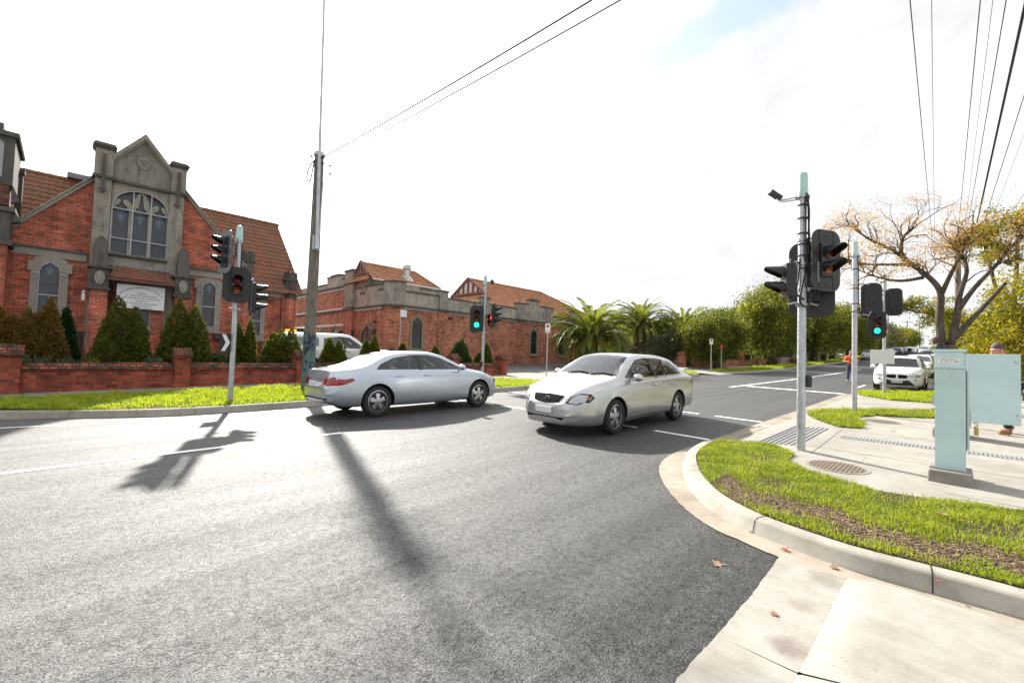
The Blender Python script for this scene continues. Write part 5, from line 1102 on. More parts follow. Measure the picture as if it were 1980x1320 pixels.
# far-side signals
t, H = signal_pole('signal pole with three black heads and a chevron plate on the verge before the church', 2.88, 12.46, -1.30, 3.04)
z_ = lambda z: z+1.30
h1 = signal_head(t, (-.36, -.22, z_(2.30)), 196, 'rag', None); b = MB(); b.prism(rounded(.52, 1.02, .15), 'x', -.045, -.035); rt = Matrix.Rotation(R(196), 3, 'Z'); b.v = [tuple(Vector((-.36, -.22, z_(2.30)))+rt @ Vector(p)) for p in b.v]; b.build('target_board', M['board_back'], h1)
signal_head(t, (-.04, -.20, z_(1.56)), 262, 'ra', (.58, .86)); h3 = signal_head(t, (.42, -.10, z_(1.30)), 338, 'rag', None); b = MB(); b.prism(rounded(.36, .96, .15), 'x', -.09, -.08); rt = Matrix.Rotation(R(338), 3, 'Z'); b.v = [tuple(Vector((.42, -.10, z_(1.30)))+rt @ Vector(p)) for p in b.v]; b.build('target_board', M['board_back'], h3)
clamp(t, z_(2.7), [(-.28, -.1)]); clamp(t, z_(1.95), [(-.2, -.1), (.0, -.14)]); clamp(t, z_(.98), [(.3, -.05), (-.16, -.1)])
cable(t, [(-.06, -.02, z_(2.6)), (-.075, -.02, z_(2.2)), (-.15, -.05, z_(1.98)), (-.28, -.16, z_(2.02))], .012); cable(t, [(.06, -.03, z_(2.6)), (.07, -.02, z_(2.2)), (.07, -.02, z_(1.9))], .012)
cv = MB(); cv.box(-.32, -.07, -.075, -.069, z_(-.06), z_(.38)); cvp = cv.build('chevron_plate', M['letter_black'], t); cvp.rotation_euler = (0, 0, R(6))
cv = MB(); cv.prism([(-.28, z_(-.04)), (-.20, z_(-.04)), (-.10, z_(.16)), (-.20, z_(.36)), (-.28, z_(.36)), (-.19, z_(.16))], 'y', -.080, -.076); cv.build('chevron_mark', M['white_sheet'], cvp)
t, H = signal_pole('signal pole beyond the moving silver sedan showing a green light and a red pedestrian figure', 11.83, 13.46, -1.10, 3.31)
z_ = lambda z: z+1.10
signal_head(t, (-.28, .12, z_(1.53)), 228, 'rag', (.55, 1.10), lit=2); signal_head(t, (.10, -.30, z_(1.50)), 212, 'ra', None, lit=0, figure=True); signal_head(t, (.34, -.30, z_(1.72)), 300, 'rag', (.30, 1.0))
clamp(t, z_(2.1), [(-.2, .1), (.12, -.2)]); clamp(t, z_(1.0), [(-.2, .1), (.12, -.2)])
ar = MB().tube([(.03, -.05, z_(2.9)), (.12, -.16, z_(2.95)), (.16, -.2, z_(2.97))], .012, 6).build('camera_arm', M['bracket_metal'], t); MB().obox((.18, -.22, z_(3.05)), .05, .05, .08, Matrix.Rotation(R(-30), 3, 'X')).build('detection_camera', M['black_plastic'], ar)
cable(t, [(-.06, -.03, z_(2.7)), (-.08, -.02, z_(2.2)), (-.08, -.02, z_(1.6))], .014)
pb = MB(); pb.box(-.13, -.05, -.08, .03, z_(-.35), z_(-.15)); pb.build('push_button_box', M['black_plastic'], t, bevel=.01)
# sign posts
def sign_post(x, y, z0, h, plate, label, col):
    t = thing('sign_post', label, 'sign post', (x, y, z0), group='slim parking sign posts'); MB().cyl((0, 0, 0), (0, 0, h), .03, n=10).build('pole', M['galvanised'], t)
    rt = Matrix.Rotation(R(plate[2]), 3, 'Z'); p = MB(); p.prism(rounded(plate[0], plate[1], .03), 'x', .032, .038); p.v = [tuple(rt @ Vector(q)+Vector((0, 0, h-plate[1]/2))) for q in p.v]; pl = p.build('sign_plate', M[col], t)
    if col == 'sign_white':
        q = MB(); q.lathe([(.075, 0), (.055, .002)], (.039, 0, plate[1]*.22), (1, 0, 0), 20); q.box(.0385, .041, -.08, .08, -plate[1]*.40, -plate[1]*.33); q.obox((.041, 0, plate[1]*.22), .001, .07, .011, Matrix.Rotation(R(45), 3, 'X')); q.v = [tuple(rt @ Vector(p_)+Vector((0, 0, h-plate[1]/2))) for p_ in q.v]; q.build('sign_symbol', M['letter_red'], pl)
    return t
sign_post(17.82, 15.2, -.86, 2.76, (.26, .50, 225), 'slim post with a white and red parking sign in front of the hall driveway', 'sign_white')
sign_post(33.0, 12.6, -.50, 2.4, (.24, .42, 215), 'slim post with a white plate at the end of the distant grass verge', 'sign_white')
sign_post(35.8, 12.9, -.42, 2.0, (.22, .26, 215), 'slim post with a small red plate beside the distant concrete driveway', 'letter_red')
# ---------------------------------------------------------------- power pole with its mast
pp = thing('power_pole', 'weathered timber power pole with a blue green painted foot and a slim mast', 'power pole', (5.3, 14.1, -1.35)); PZ = lambda z: z+1.35
MB().cyl((0, 0, PZ(-.3)-.0, ), (-.03, -.12, PZ(6.05)), .175, .135, 18).build('pole', M['pole_wood'], pp, auto=40)
MB().cyl((0, 0, -.1), (0, -.0, PZ(.62)), .188, .1835, 20).build('painted_foot', M['graffiti_paint'], pp, auto=40)
MB().lathe([(.155, PZ(6.05)), (.165, PZ(6.06)), (.165, PZ(6.16)), (.12, PZ(6.2)), (0, PZ(6.22))], (-.03, -.12, 0), n=16).build('pole_cap', M['galvanised'], pp)
b = MB(); b.obox((-.05, -.22, PZ(3.35)), .10, .02, .22); b.build('mast_bracket', M['galvanised'], pp)
MB().tube([(-.04, -.28, PZ(3.15)), (-.09, -.28, PZ(6.0)), (-.14, -.27, PZ(9)), (-.22, -.25, PZ(13.2))], [.05, .046, .042, .036], 10).build('mast', M['galvanised'], pp)
MB().tube([(.05, -.19, PZ(3.6)), (.07, -.19, PZ(4.6)), (.09, -.18, PZ(5.3))], .028, 8).build('conduit', M['vent_metal'], pp)
b = MB()
for dz, dx in ((5.95, -.3), (5.85, .28), (5.6, .30)): b.tube([(0, -.12, PZ(dz)), (dx, -.2, PZ(dz))], .015, 6); b.lathe([(.03, -.04), (.045, 0), (.03, .04)], (dx, -.2, PZ(dz)), n=8)
b.build('insulator', M['vent_metal'], pp)
cable(pp, [(-.18, -.2, PZ(5.9)), (-.34, -.2, PZ(5.6)), (-.40, -.2, PZ(5.25)), (-.3, -.2, PZ(5.2)), (-.2, -.2, PZ(5.85))], .02)
rgr = random.Random(5); g = MB()
for k in range(9):
    a0 = R(rgr.uniform(190, 300)); z0 = rgr.uniform(-.6, .45); pts = []
    for j in range(7):
        a = a0+R(rgr.uniform(-30, 30)); z = z0+rgr.uniform(-.2, .2); pts.append((.190*math.cos(a), .190*math.sin(a), PZ(z)))
    g.tube(smooth_line(pts, 4), .008, 4)
g.build('graffiti', M['letter_dark'], pp)
def wire(p, q, sag, r, label, mat='cable_black', n=30):
    p, q = Vector(p), Vector(q); pts = [p.lerp(q, t)-Vector((0, 0, 4*sag*t*(1-t))) for t in np.linspace(0, 1, n)]
    o = MB().tube(pts, r, 5).build('power_cable', M[mat], smooth=True); return props(o, label, 'cable', 'overhead cables')
PT = (5.28, 13.9, 5.98)
wire((5.25, 13.95, 5.95), (8.9, 1.2, 8.9), .12, .018, 'thick overhead cable running from the timber power pole across the road, the upper one')
wire((5.30, 13.9, 5.80), (8.95, 1.0, 8.45), .10, .015, 'thinner overhead cable running just below the thick one from the timber power pole', 'cable_grey')
wire((5.1, 13.95, 5.7), (8.55, 26.5, 4.2), .25, .012, 'slack service cable dropping from the timber power pole to the church turret', 'cable_grey')
# right-hand bundle: from the far crossarm pole back over the footpath
for (Y0, Z0, near, r, mt, lab) in [(1.08, 7.92, (12.49, .69, 8.0), .011, 'cable_black', 'leftmost cable of the bundle over the footpath'), (1.02, 7.75, (12.79, .36, 8.0), .007, 'cable_grey', 'very thin cable second from the left of the bundle over the footpath'),
        (-.02, 8.25, (13.47, -.38, 8.0), .011, 'cable_black', 'cable rising to the top of the distant crossarm pole'), (-.25, 7.9, (13.65, -.57, 8.0), .006, 'cable_grey', 'very thin cable just right of the one at the pole top'),
        (-.30, 7.7, (13.83, -.77, 8.0), .011, 'cable_black', 'thin black cable just left of the thick twisted one'), (-.42, 6.43, (12.68, -.93, 7.0), .028, 'cable_black', 'thickest twisted black cable of the bundle over the footpath'),
        (-.69, 7.2, (16.66, -1.21, 7.0), .011, 'cable_black', 'thin cable just right of the thickest twisted one'), (-1.0, 7.5, (19.4, -1.4, 7.0), .006, 'cable_grey', 'very thin cable second from the right edge of the photo'), (-1.26, 7.8, (25.9, -1.85, 7.0), .010, 'cable_black', 'rightmost cable passing in front of the yellow green tree')]:
    p = Vector((40, Y0, Z0)); q = Vector(near); wire(p, p+(q-p)*1.45, .02, r, lab, mt)
cpole = thing('power_pole', 'timber power pole with a crossarm standing behind the bare golden tree', 'power pole', (40, -.05, -.5)); ZP = lambda z: z+.5
MB().cyl((0, 0, 0), (0, 0, ZP(8.2)), .19, .14, 14).build('pole', M['pole_wood'], cpole); MB().box(-.05, .05, -1.35, 1.25, ZP(7.35), ZP(7.47)).build('crossarm', M['galvanised'], cpole)
b = MB()
for y, zt in ((-1.2, 7.8), (-.65, 7.6), (1.1, 7.92), (0, 8.4)): b.lathe([(.03, -.35), (.07, -.25), (.05, -.2), (.08, -.12), (.05, -.06), (.06, 0)], (0, y, ZP(zt)), n=10)
b.build('insulator', M['vent_metal'], cpole)
wire((39.8, 1.2, 9.5), (39.9, -9, 10.4), .1, .007, 'thin cable crossing the others above the bare golden tree', 'cable_grey')

# ---------------------------------------------------------------- cars
def pch(pts):
    """monotone cubic through (x, v) control points"""
    P = np.array(sorted(pts), float); x, y = P[:, 0], P[:, 1]; h = np.diff(x); d = np.diff(y)/h; m = np.zeros(len(x))
    m[1:-1] = [0 if a*b <= 0 else 2*a*b/(a+b) for a, b in zip(d[:-1], d[1:])]; m[0], m[-1] = d[0], d[-1]
    def f(q):
        q = np.clip(np.asarray(q, float), x[0], x[-1]); i = np.clip(np.searchsorted(x, q)-1, 0, len(x)-2); t = (q-x[i])/h[i]
        return (2*t**3-3*t**2+1)*y[i]+(t**3-2*t**2+t)*h[i]*m[i]+(-2*t**3+3*t**2)*y[i+1]+(t**3-t**2)*h[i]*m[i+1]
    return f
SUVS = dict(L0=-2.27, L1=2.20, top=[(-2.27, .95), (-2.22, 1.15), (-2.05, 1.40), (-1.75, 1.52), (-.6, 1.58), (.25, 1.55), (.55, 1.46), (1.15, 1.10), (1.3, 1.06), (1.85, .98), (2.08, .88), (2.18, .74), (2.20, .68)],
    sh=[(-2.27, .85), (-2.1, 1.02), (-1, 1.02), (.3, .99), (1.1, .98), (1.7, .90), (2.1, .76), (2.2, .62)], w=[(-2.27, .70), (-2.2, .80), (-1.9, .87), (0, .90), (1.3, .895), (1.85, .84), (2.08, .72), (2.2, .52)],
    zb=[(-2.27, .38), (-1.9, .25), (0, .23), (1.8, .24), (2.2, .28)], wr=[(-2.27, .62), (-1.8, .60), (-1, .60), (.4, .585), (1.2, .72), (2.2, .45)], ax=(1.36, -1.37), rw=.335,
    dlo=[(-1.85, 1.08), (-1.98, 1.28), (-1.55, 1.42), (-.5, 1.47), (.2, 1.44), (.5, 1.36), (1.05, 1.05), (.6, 1.03)], pil=[(.02, .07), (-1.02, .07)], ws=(1.16, .50), rwn=(-2.21, -2.0))
SEDM = dict(L0=-2.40, L1=2.36, top=[(-2.40, .72), (-2.36, .90), (-2.30, 1.02), (-1.9, 1.06), (-1.72, 1.09), (-1.0, 1.37), (-.5, 1.43), (0, 1.435), (.4, 1.37), (.85, 1.16), (1.12, 1.02), (1.3, .985), (1.9, .88), (2.2, .76), (2.32, .66), (2.36, .60)],
    sh=[(-2.40, .66), (-2.2, .90), (-1.5, .97), (0, .96), (1.1, .93), (1.8, .82), (2.2, .68), (2.36, .52)], w=[(-2.40, .62), (-2.33, .76), (-2.1, .85), (-1.4, .895), (0, .905), (1.4, .90), (1.95, .83), (2.2, .70), (2.36, .46)],
    zb=[(-2.40, .36), (-2.1, .24), (0, .19), (1.9, .20), (2.36, .24)], wr=[(-2.40, .55), (-1.75, .70), (-1, .60), (0, .565), (.5, .58), (1.15, .72), (2.36, .40)], ax=(1.47, -1.40), rw=.335,
    dlo=[(-1.42, 1.02), (-1.30, 1.13), (-.95, 1.27), (-.45, 1.34), (0, 1.34), (.35, 1.27), (.95, 1.00), (.8, .985)], pil=[(-.30, .075)], ws=(1.12, .42), rwn=(-1.68, -1.0))
SEDC = dict(L0=-2.36, L1=2.38, top=[(-2.36, .80), (-2.33, .98), (-2.25, 1.07), (-1.92, 1.09), (-1.78, 1.125), (-1.18, 1.42), (-.65, 1.485), (-.05, 1.495), (.42, 1.45), (.78, 1.29), (1.14, 1.075), (1.28, 1.025), (1.75, .94), (2.1, .83), (2.28, .72), (2.38, .60)],
    sh=[(-2.36, .72), (-2.2, .96), (-1.5, 1.00), (0, .965), (1.1, .93), (1.75, .85), (2.15, .72), (2.38, .52)], w=[(-2.36, .66), (-2.28, .78), (-2.05, .85), (-1.4, .885), (0, .895), (1.35, .89), (1.85, .84), (2.15, .72), (2.38, .48)],
    zb=[(-2.36, .34), (-2.1, .22), (0, .18), (1.9, .17), (2.38, .20)], wr=[(-2.36, .56), (-1.82, .70), (-1.1, .61), (0, .585), (.5, .60), (1.14, .73), (2.38, .42)], ax=(1.38, -1.26), rw=.325,
    dlo=[(-1.52, 1.05), (-1.40, 1.17), (-1.08, 1.335), (-.55, 1.40), (.0, 1.405), (.36, 1.365), (.98, 1.04), (.82, 1.01)], pil=[(-.24, .075)], ws=(1.14, .43), rwn=(-1.76, -1.16))
UTE = dict(L0=-2.6, L1=2.6, top=[(-2.6, 1.1), (-2.56, 1.5), (-2.45, 1.78), (-2.2, 1.84), (-.8, 1.84), (0, 1.84), (.35, 1.80), (.62, 1.66), (1.15, 1.24), (1.3, 1.18), (2.2, 1.1), (2.5, .95), (2.6, .8)],
    sh=[(-2.6, 1.05), (-2.4, 1.16), (0, 1.14), (1.2, 1.10), (2.2, 1.0), (2.6, .74)], w=[(-2.6, .80), (-2.5, .88), (-1, .91), (1.4, .91), (2.2, .85), (2.6, .55)], zb=[(-2.6, .5), (0, .38), (2.6, .4)], wr=[(-2.6, .66), (-1, .66), (.3, .62), (1.2, .75), (2.6, .5)], ax=(1.6, -1.5), rw=.38,
    dlo=[(-.95, 1.20), (-.9, 1.60), (-.2, 1.70), (.3, 1.66), (1.0, 1.18), (.6, 1.17)], pil=[(.02, .08)], ws=(1.16, .55), rwn=(-2.58, -2.46))
def smoothsec(P, n=5):
    return smooth_line(P, n)
def make_car(sp, paint, name, label, cat, detail=2, group=None, spokes=5, cladding=False):
    root = thing(name, label, cat, group=group); L0, L1 = sp['L0'], sp['L1']
    top, sh, wd, zb, wr = (pch(sp[k]) for k in ('top', 'sh', 'w', 'zb', 'wr'))
    def section(x):
        w_, s_, b_, t_, r_ = float(wd(x)), float(sh(x)), float(zb(x)), float(top(x)), float(wr(x)); t_ = max(t_, s_+.012); h = t_-s_; r_ = min(r_, w_*.9)
        P = [(w_*.78, b_), (w_*.93, b_+.035), (w_*.985, b_+.15), (w_, b_+.36*(s_-b_)+.06), (w_*.99, s_-.13), (w_*.968, s_-.03), (w_*.945, s_)]
        e = w_*.945; P += [(e+(r_-e)*.10, s_+h*.10), (e+(r_-e)*.55, s_+h*.56), (e+(r_-e)*.86, s_+h*.84), (r_*.90, s_+h*.945), (r_*.55, s_+h*.985), (0, t_)]
        return smooth_line(P, 3)
    n0 = 64 if detail == 2 else 34
    u = np.linspace(0, 1, n0); xs = L0+(L1-L0)*(.5-.5*np.cos(np.pi*u))*.5+(L1-L0)*u*.5
    secs = [section(x) for x in xs]; k = len(secs[0]); V = []; 
    for x, s_ in zip(xs, secs): V += [(x, y, z) for y, z in s_]+[(x, -y, z) for y, z in s_[-2::-1]]
    m = 2*k-1; F = []
    for i in range(len(xs)-1):
        F += [(i*m+j, (i+1)*m+j, (i+1)*m+(j+1) % m, i*m+(j+1) % m) for j in range(m)]
    for e, sg in ((0, -1), (len(xs)-1, 1)):
        base = list(range(e*m, (e+1)*m)); c = np.mean([V[i] for i in base], 0); prev = base
        for sc, dx in ((.94, .016), (.80, .034), (.55, .050), (.22, .058)):
            b0 = len(V); V += [(V[i][0]+sg*dx, c[1]+(V[i][1]-c[1])*sc, c[2]+(V[i][2]-c[2])*sc) for i in base]; new = list(range(b0, b0+m))
            F += [(prev[j], prev[(j+1) % m], new[(j+1) % m], new[j]) for j in range(m)]; prev = new
        F.append(tuple(prev))
    body = MB(); body.add(V, F); bo = body.build('body', [M[paint], M['rubber']], root); bm = bmesh.new(); bm.from_mesh(bo.data); bmesh.ops.recalc_face_normals(bm, faces=bm.faces)
    if bm.calc_volume(signed=True) < 0: bmesh.ops.reverse_faces(bm, faces=bm.faces)
    bm.to_mesh(bo.data); bm.free()
    for p in bo.data.polygons: p.material_index = 0
    def carve(mb, mat):
        co = mb.build('cutter', [M[mat]]); q = bmesh.new(); q.from_mesh(co.data); bmesh.ops.recalc_face_normals(q, faces=q.faces)
        if q.calc_volume(signed=True) < 0: bmesh.ops.reverse_faces(q, faces=q.faces)
        q.to_mesh(co.data); q.free(); old = bo.data; ok = False; ymax = max(abs(v.co.y) for v in old.vertices)+.004; zmax = max(v.co.z for v in old.vertices)+.004
        for us in (False, True):
            md = bo.modifiers.new('cut', 'BOOLEAN'); md.object = co; md.operation = 'DIFFERENCE'; md.solver = 'EXACT'; md.use_self = us
            try: md.material_mode = 'TRANSFER'
            except Exception: pass
            me = bpy.data.meshes.new_from_object(bo.evaluated_get(bpy.context.evaluated_depsgraph_get())); bo.modifiers.clear()
            if len(me.vertices) > 200 and len(me.vertices) != len(old.vertices) and max(abs(v.co.y) for v in me.vertices) < ymax and max(v.co.z for v in me.vertices) < zmax: ok = True; break
        if ok: bo.data = me
        else: print('CARVE FAILED', label, mat)
        bpy.data.objects.remove(co); return ok
    for ax in sp['ax']:
        for s_ in (-1, 1): carve(MB().cyl((ax, s_*.55, sp['rw']), (ax, s_*1.2, sp['rw']), sp['rw']+.055, n=28), 'rubber')
    # surface samplers: rays on to the body as built
    from mathutils.bvhtree import BVHTree
    bm = bmesh.new(); bm.from_mesh(bo.data); bvh = BVHTree.FromBMesh(bm); bm.free()
    if detail == 2:
        carve(MB().prism(sp['dlo'], 'y', -1.3, 1.3), 'car_interior'); w0_, w1_ = sp['ws']; q0, q1 = sp['rwn']
        carve(MB().prism([(w0_, -.66), (w0_+.02, 0), (w0_, .66), (w1_+.02, .52), (w1_-.02, 0), (w1_+.02, -.52)], 'z', float(top(w0_))-.07, 2.2), 'car_interior')
        if q0 > -2: carve(MB().prism([(q0, -.56), (q0-.02, 0), (q0, .56), (q1, .47), (q1+.05, 0), (q1, -.47)], 'z', float(top(q0))-.05, 2.2), 'car_interior')
        st = MB(); zs_ = float(sh(0))
        for sx in ((.02, -.92) if sp is not UTE else (.1, -.7)):
            for sy in (-.36, .36): st.obox((sx-.12, sy, zs_+.06), .07, .24, .16, Matrix.Rotation(R(-12), 3, 'Y')); st.obox((sx-.17, sy, zs_+.27), .05, .13, .08, Matrix.Rotation(R(-8), 3, 'Y'))
        split_pieces(st.build('seat', M['seat_cloth'], root, bevel=.04)); d_ = MB(); d_.lathe([(.18, -.012), (.195, 0), (.18, .012), (.165, 0)], (.56, -.36, zs_+.07), (-1, 0, .45), 20); d_.build('steering_wheel', M['black_plastic'], root)
    me = bo.data
    bm = bmesh.new(); bm.from_mesh(me)
    for f in bm.faces: f.smooth = len(f.verts) < 12
    for e in bm.edges:
        if len(e.link_faces) == 2 and e.calc_face_angle(0) > R(38): e.smooth = False
    bm.to_mesh(me); bm.free()
    def hit(o, d, dflt):
        h = bvh.ray_cast(Vector(o), Vector(d)); return h[0] if h[0] is not None else Vector(dflt)
    def yside(x, z): return hit((x, 3, z), (0, -1, 0), (x, float(wd(x))*.95, z)).y
    def ztop(x, y): return hit((x, y, 4), (0, 0, -1), (x, y, float(top(x)))).z
    def xend(y, z, front=True): return hit((5 if front else -5, y, z), (-1 if front else 1, 0, 0), (L1-.15 if front else L0+.15, y, z)).x
    def patch(kind, poly, off, nm, mat, parent, step=.09, sides=(1, -1), th=0):
        out = []
        mb = MB()
        for s_ in sides:
            pts, fs = cdt_sheet(poly, step); vs = []
            for (a, b_) in pts:
                if kind == 'side': vs.append((a, s_*(yside(a, b_)+off), b_))
                elif kind == 'top': vs.append((a, s_*b_, ztop(a, b_)+off))
                elif kind == 'front': vs.append((xend(a, b_)+off, s_*a, b_))
                elif kind == 'rear': vs.append((xend(a, b_, False)-off, s_*a, b_))
            out_ = {'side': Vector((0, s_, 0)), 'top': Vector((0, 0, 1)), 'front': Vector((1, 0, 0)), 'rear': Vector((-1, 0, 0))}[kind]
            a_, b2, c_ = (Vector(vs[i]) for i in fs[len(fs)//2][:3])
            if (b2-a_).cross(c_-a_).dot(out_) < 0: fs = [f[::-1] for f in fs]
            mb.add(vs, fs)
        o = mb.build(nm, M[mat], parent, smooth=True); return split_pieces(o, .03)[0] if len(sides) > 1 else o
    ws0, ws1 = sp['ws']; r0, r1 = sp['rwn']
    gl = patch('top', [(ws0, -.70), (ws0, -.35), (ws0+.03, 0), (ws0, .35), (ws0, .70), (ws1+.02, .535), (ws1-.02, 0), (ws1+.02, -.535)], .006, 'windscreen', 'car_glass', root, .12, (1,))
    if r0 > -2: patch('top', [(r0, -.60), (r0-.02, 0), (r0, .60), (r1, .49), (r1+.05, 0), (r1, -.49)], .006, 'rear_window', 'car_glass', root, .12, (1,))
    else: patch('rear', [(-.55, 1.13), (.55, 1.13), (.5, 1.40), (-.5, 1.40)], .012, 'rear_window', 'car_glass', root, .12, (1,))
    sw = patch('side', sp['dlo'], .006, 'side_window', 'car_glass', root, .10)
    if detail == 2:
        zt = max(p[1] for p in sp['dlo'])
        for xp, wv in sp['pil']: patch('side', [(xp-wv/2, 1.0), (xp+wv/2, 1.0), (xp+wv/2-.03, zt-.015), (xp-wv/2-.03, zt-.015)], .010, 'door_pillar', 'black_plastic', root, .2)
        if sp is UTE: patch('side', [(-2.38, 1.28), (-2.36, 1.58), (-2.28, 1.64), (-1.2, 1.66), (-1.12, 1.6), (-1.14, 1.26)], .008, 'canopy_window', 'car_glass', root, .12)
        bt, sl_ = float(zb(0)), float(sh(0))
        for x0 in ([.98, sp['pil'][0][0], -1.02] if sp is not UTE else [1.0, .02, -1.02]):
            top_z = sl_-.02; patch('side', [(x0-.007, bt+.14), (x0+.007, bt+.14), (x0+.007, top_z), (x0-.007, top_z)], .003, 'door_gap', 'rubber', root, .25)
        for x0 in (.0+sp['pil'][0][0]+.14, -.88):
            h = MB()
            for s_ in (-1, 1):
                y = yside(x0, sl_-.10); h.tube([(x0-.10, s_*(y+.004), sl_-.10), (x0-.07, s_*(y+.035), sl_-.095), (x0+.07, s_*(y+.035), sl_-.095), (x0+.10, s_*(y+.004), sl_-.10)], .014, 6)
            split_pieces(h.build('door_handle', M[paint], root, smooth=True))
        patch('side', [(-1.0, bt+.33), (1.0, bt+.30), (1.0, bt+.345), (-1.0, bt+.375)], .010, 'side_moulding', paint if sp is SEDM else 'black_plastic' if sp is SUVS else 'paint_silver', root, .15)
        patch('side', [(sp['ax'][1]+.42, bt+.02), (sp['ax'][0]-.42, bt+.02), (sp['ax'][0]-.42, bt+.11), (sp['ax'][1]+.42, bt+.11)], .014, 'side_skirt', paint if not cladding else 'black_plastic', root, .2)
    for s_ in (-1, 1):
        mi = MB(); y = yside(.86, sl0 := float(sh(.9))+.02); mi.ball((.80, s_*(y+.14), sl0+.08), .085, .11, .075, 12, 8); mi.tube([(.84, s_*(y-.02), sl0+.02), (.82, s_*(y+.08), sl0+.05)], .025, 6); mi.build('mirror', M[paint], root, smooth=True)
    # lamps, grille, plates
    zf = float(sh(2.05))
    if sp is SEDC:
        patch('front', [(.43, .60), (.60, .575), (.75, .62), (.795, .70), (.75, .77), (.60, .775), (.48, .71)], .008, 'headlight', 'headlight_dark', root, .04); patch('front', [(.47, .61), (.60, .592), (.70, .62), (.73, .70), (.70, .75), (.60, .757), (.51, .70)], .013, 'headlight_lens', 'headlight', root, .04); patch('front', [(.735, .66), (.77, .69), (.765, .72), (.74, .725)], .014, 'indicator', 'lamp_orange', root, .04)
        patch('front', [(-.36, .72), (0, .735), (.36, .72), (.28, .60), (0, .575), (-.28, .60)], .012, 'grille', 'grille_black', root, .06, (1,)); patch('front', [(-.40, .30), (.40, .30), (.44, .345), (-.44, .345)], .010, 'lower_intake', 'grille_black', root, .08, (1,))
        patch('front', [(.52, .29), (.66, .30), (.66, .36), (.52, .355)], .012, 'fog_lamp', 'headlight', root, .06)
        el = MB(); xx = xend(0, .66)+.022; el.tube([(xx, .05*math.cos(a), .66+.032*math.sin(a)) for a in np.linspace(0, 2*math.pi, 17)], .006, 5); el.build('badge', M['chrome'], root)
    elif sp is SUVS:
        patch('front', [(.36, .70), (.62, .665), (.74, .69), (.78, .76), (.66, .80), (.40, .765)], .010, 'headlight', 'headlight', root, .05); patch('front', [(.66, .68), (.745, .70), (.765, .75), (.69, .77)], .014, 'indicator', 'lamp_orange', root, .05)
        patch('front', [(.03, .635), (.08, .605), (.30, .615), (.36, .66), (.34, .745), (.06, .765), (.03, .73)], .014, 'grille', 'grille_black', root, .05)
        patch('front', [(-.68, .28), (.68, .28), (.52, .40), (.40, .53), (-.40, .53), (-.52, .40)], .012, 'front_cladding', 'black_plastic', root, .08, (1,)); patch('front', [(-.42, .30), (.42, .30), (.44, .345), (-.44, .345)], .020, 'skid_plate', 'paint_silver', root, .1, (1,))
        fl = MB()
        for s_ in (-1, 1): fl.lathe([(.055, 0), (.05, .02), (0, .022)], (xend(.60, .57)-.005, s_*.60, .57), (1, 0, 0), 12)
        split_pieces(fl.build('fog_lamp', M['headlight'], root))
        bd = MB(); bd.lathe([(.04, 0), (.035, .008), (0, .01)], (2.03, 0, ztop(2.03, 0)), (.35, 0, 1), 14); bd.build('badge', M['chrome'], root)
        for s_ in (-1, 1): MB().tube([(-1.7, s_*.60, 1.56), (-1.5, s_*.60, 1.60), (.2, s_*.58, 1.60), (.35, s_*.57, 1.55)], .018, 6).build('roof_rail', M['black_plastic'], root)
    else:
        patch('front', [(.42, .60), (.60, .56), (.72, .60), (.74, .68), (.60, .70), (.46, .67)], .010, 'headlight', 'headlight', root, .05); patch('front', [(-.36, .64), (.36, .64), (.30, .46), (-.30, .46)], .010, 'grille', 'grille_black', root, .06, (1,)); patch('front', [(-.55, .26), (.55, .26), (.55, .36), (-.55, .36)], .010, 'lower_intake', 'grille_black', root, .1, (1,))
    zr = float(sh(L0+.2))
    if sp in (SEDM, SEDC): patch('rear', [(.40, zr-.20), (.60, zr-.21), (.77, zr-.19), (.80, zr-.06), (.68, zr-.02), (.42, zr-.07)], .010, 'tail_light', 'tail_red', root, .05); patch('rear', [(-.55, .38), (.55, .38), (.6, .44), (-.6, .44)], .012, 'rear_diffuser', 'black_plastic', root, .1, (1,))
    if sp is SEDM: patch('side', [(-2.31, zr-.20), (-2.15, zr-.18), (-1.93, zr-.10), (-1.97, zr-.05), (-2.26, zr-.03)], .010, 'tail_light', 'tail_red', root, .05)
    if sp is SEDC:
        patch('side', [(-2.17, zr-.18), (-2.0, zr-.12), (-2.0, zr-.04), (-2.2, zr-.04)], .010, 'tail_light', 'tail_red', root, .05); s2 = MB(); s2.prism([(-2.34, 1.11), (-2.36, 1.16), (-2.15, 1.15), (-2.08, 1.105)], 'y', -.62, .62); s2.build('boot_spoiler', M[paint], root, bevel=.012)
        pass
    if sp in (SUVS, UTE): patch('rear', [(.56, .82), (.70, .82), (.72, 1.06), (.60, 1.06)], .012, 'tail_light', 'tail_red', root, .06); patch('rear', [(-.68, .42), (.68, .42), (.68, .58), (-.68, .58)], .010, 'rear_cladding', 'black_plastic', root, .1, (1,))
    for fr, zz in ((True, .46 if sp is not SUVS else .455), (False, .72)):
        x = (max(xend(.18, zz+.05), xend(.18, zz-.05)) +.022) if fr else (min(xend(.18, zz+.05, False), xend(.18, zz-.05, False))-.022)
        pl = MB(); pl.box(x-.006, x+.006, -.19, .19, zz-.055, zz+.055); po = pl.build('number_plate', M['plate_white'], root, bevel=.004, seg=1)
        if detail == 2 and sp is SUVS and fr: text_join('plate_lettering', [('ZCR·2RL', .095, frame((x+.0075, 0, zz), (0, 1, 0), (0, 0, 1)))], M['letter_dark'], po)
    if detail == 2:
        wp = MB()
        for s_ in (-.45, .12): wp.tube([(ws0+.03, s_, ztop(ws0+.03, s_)+.015), (ws0-.03, s_+.28, ztop(ws0-.03, s_+.28)+.02), (ws0-.0, s_+.5, ztop(ws0, min(.66, s_+.5))+.018)], .011, 5)
        wp.build('wiper', M['rubber'], root)
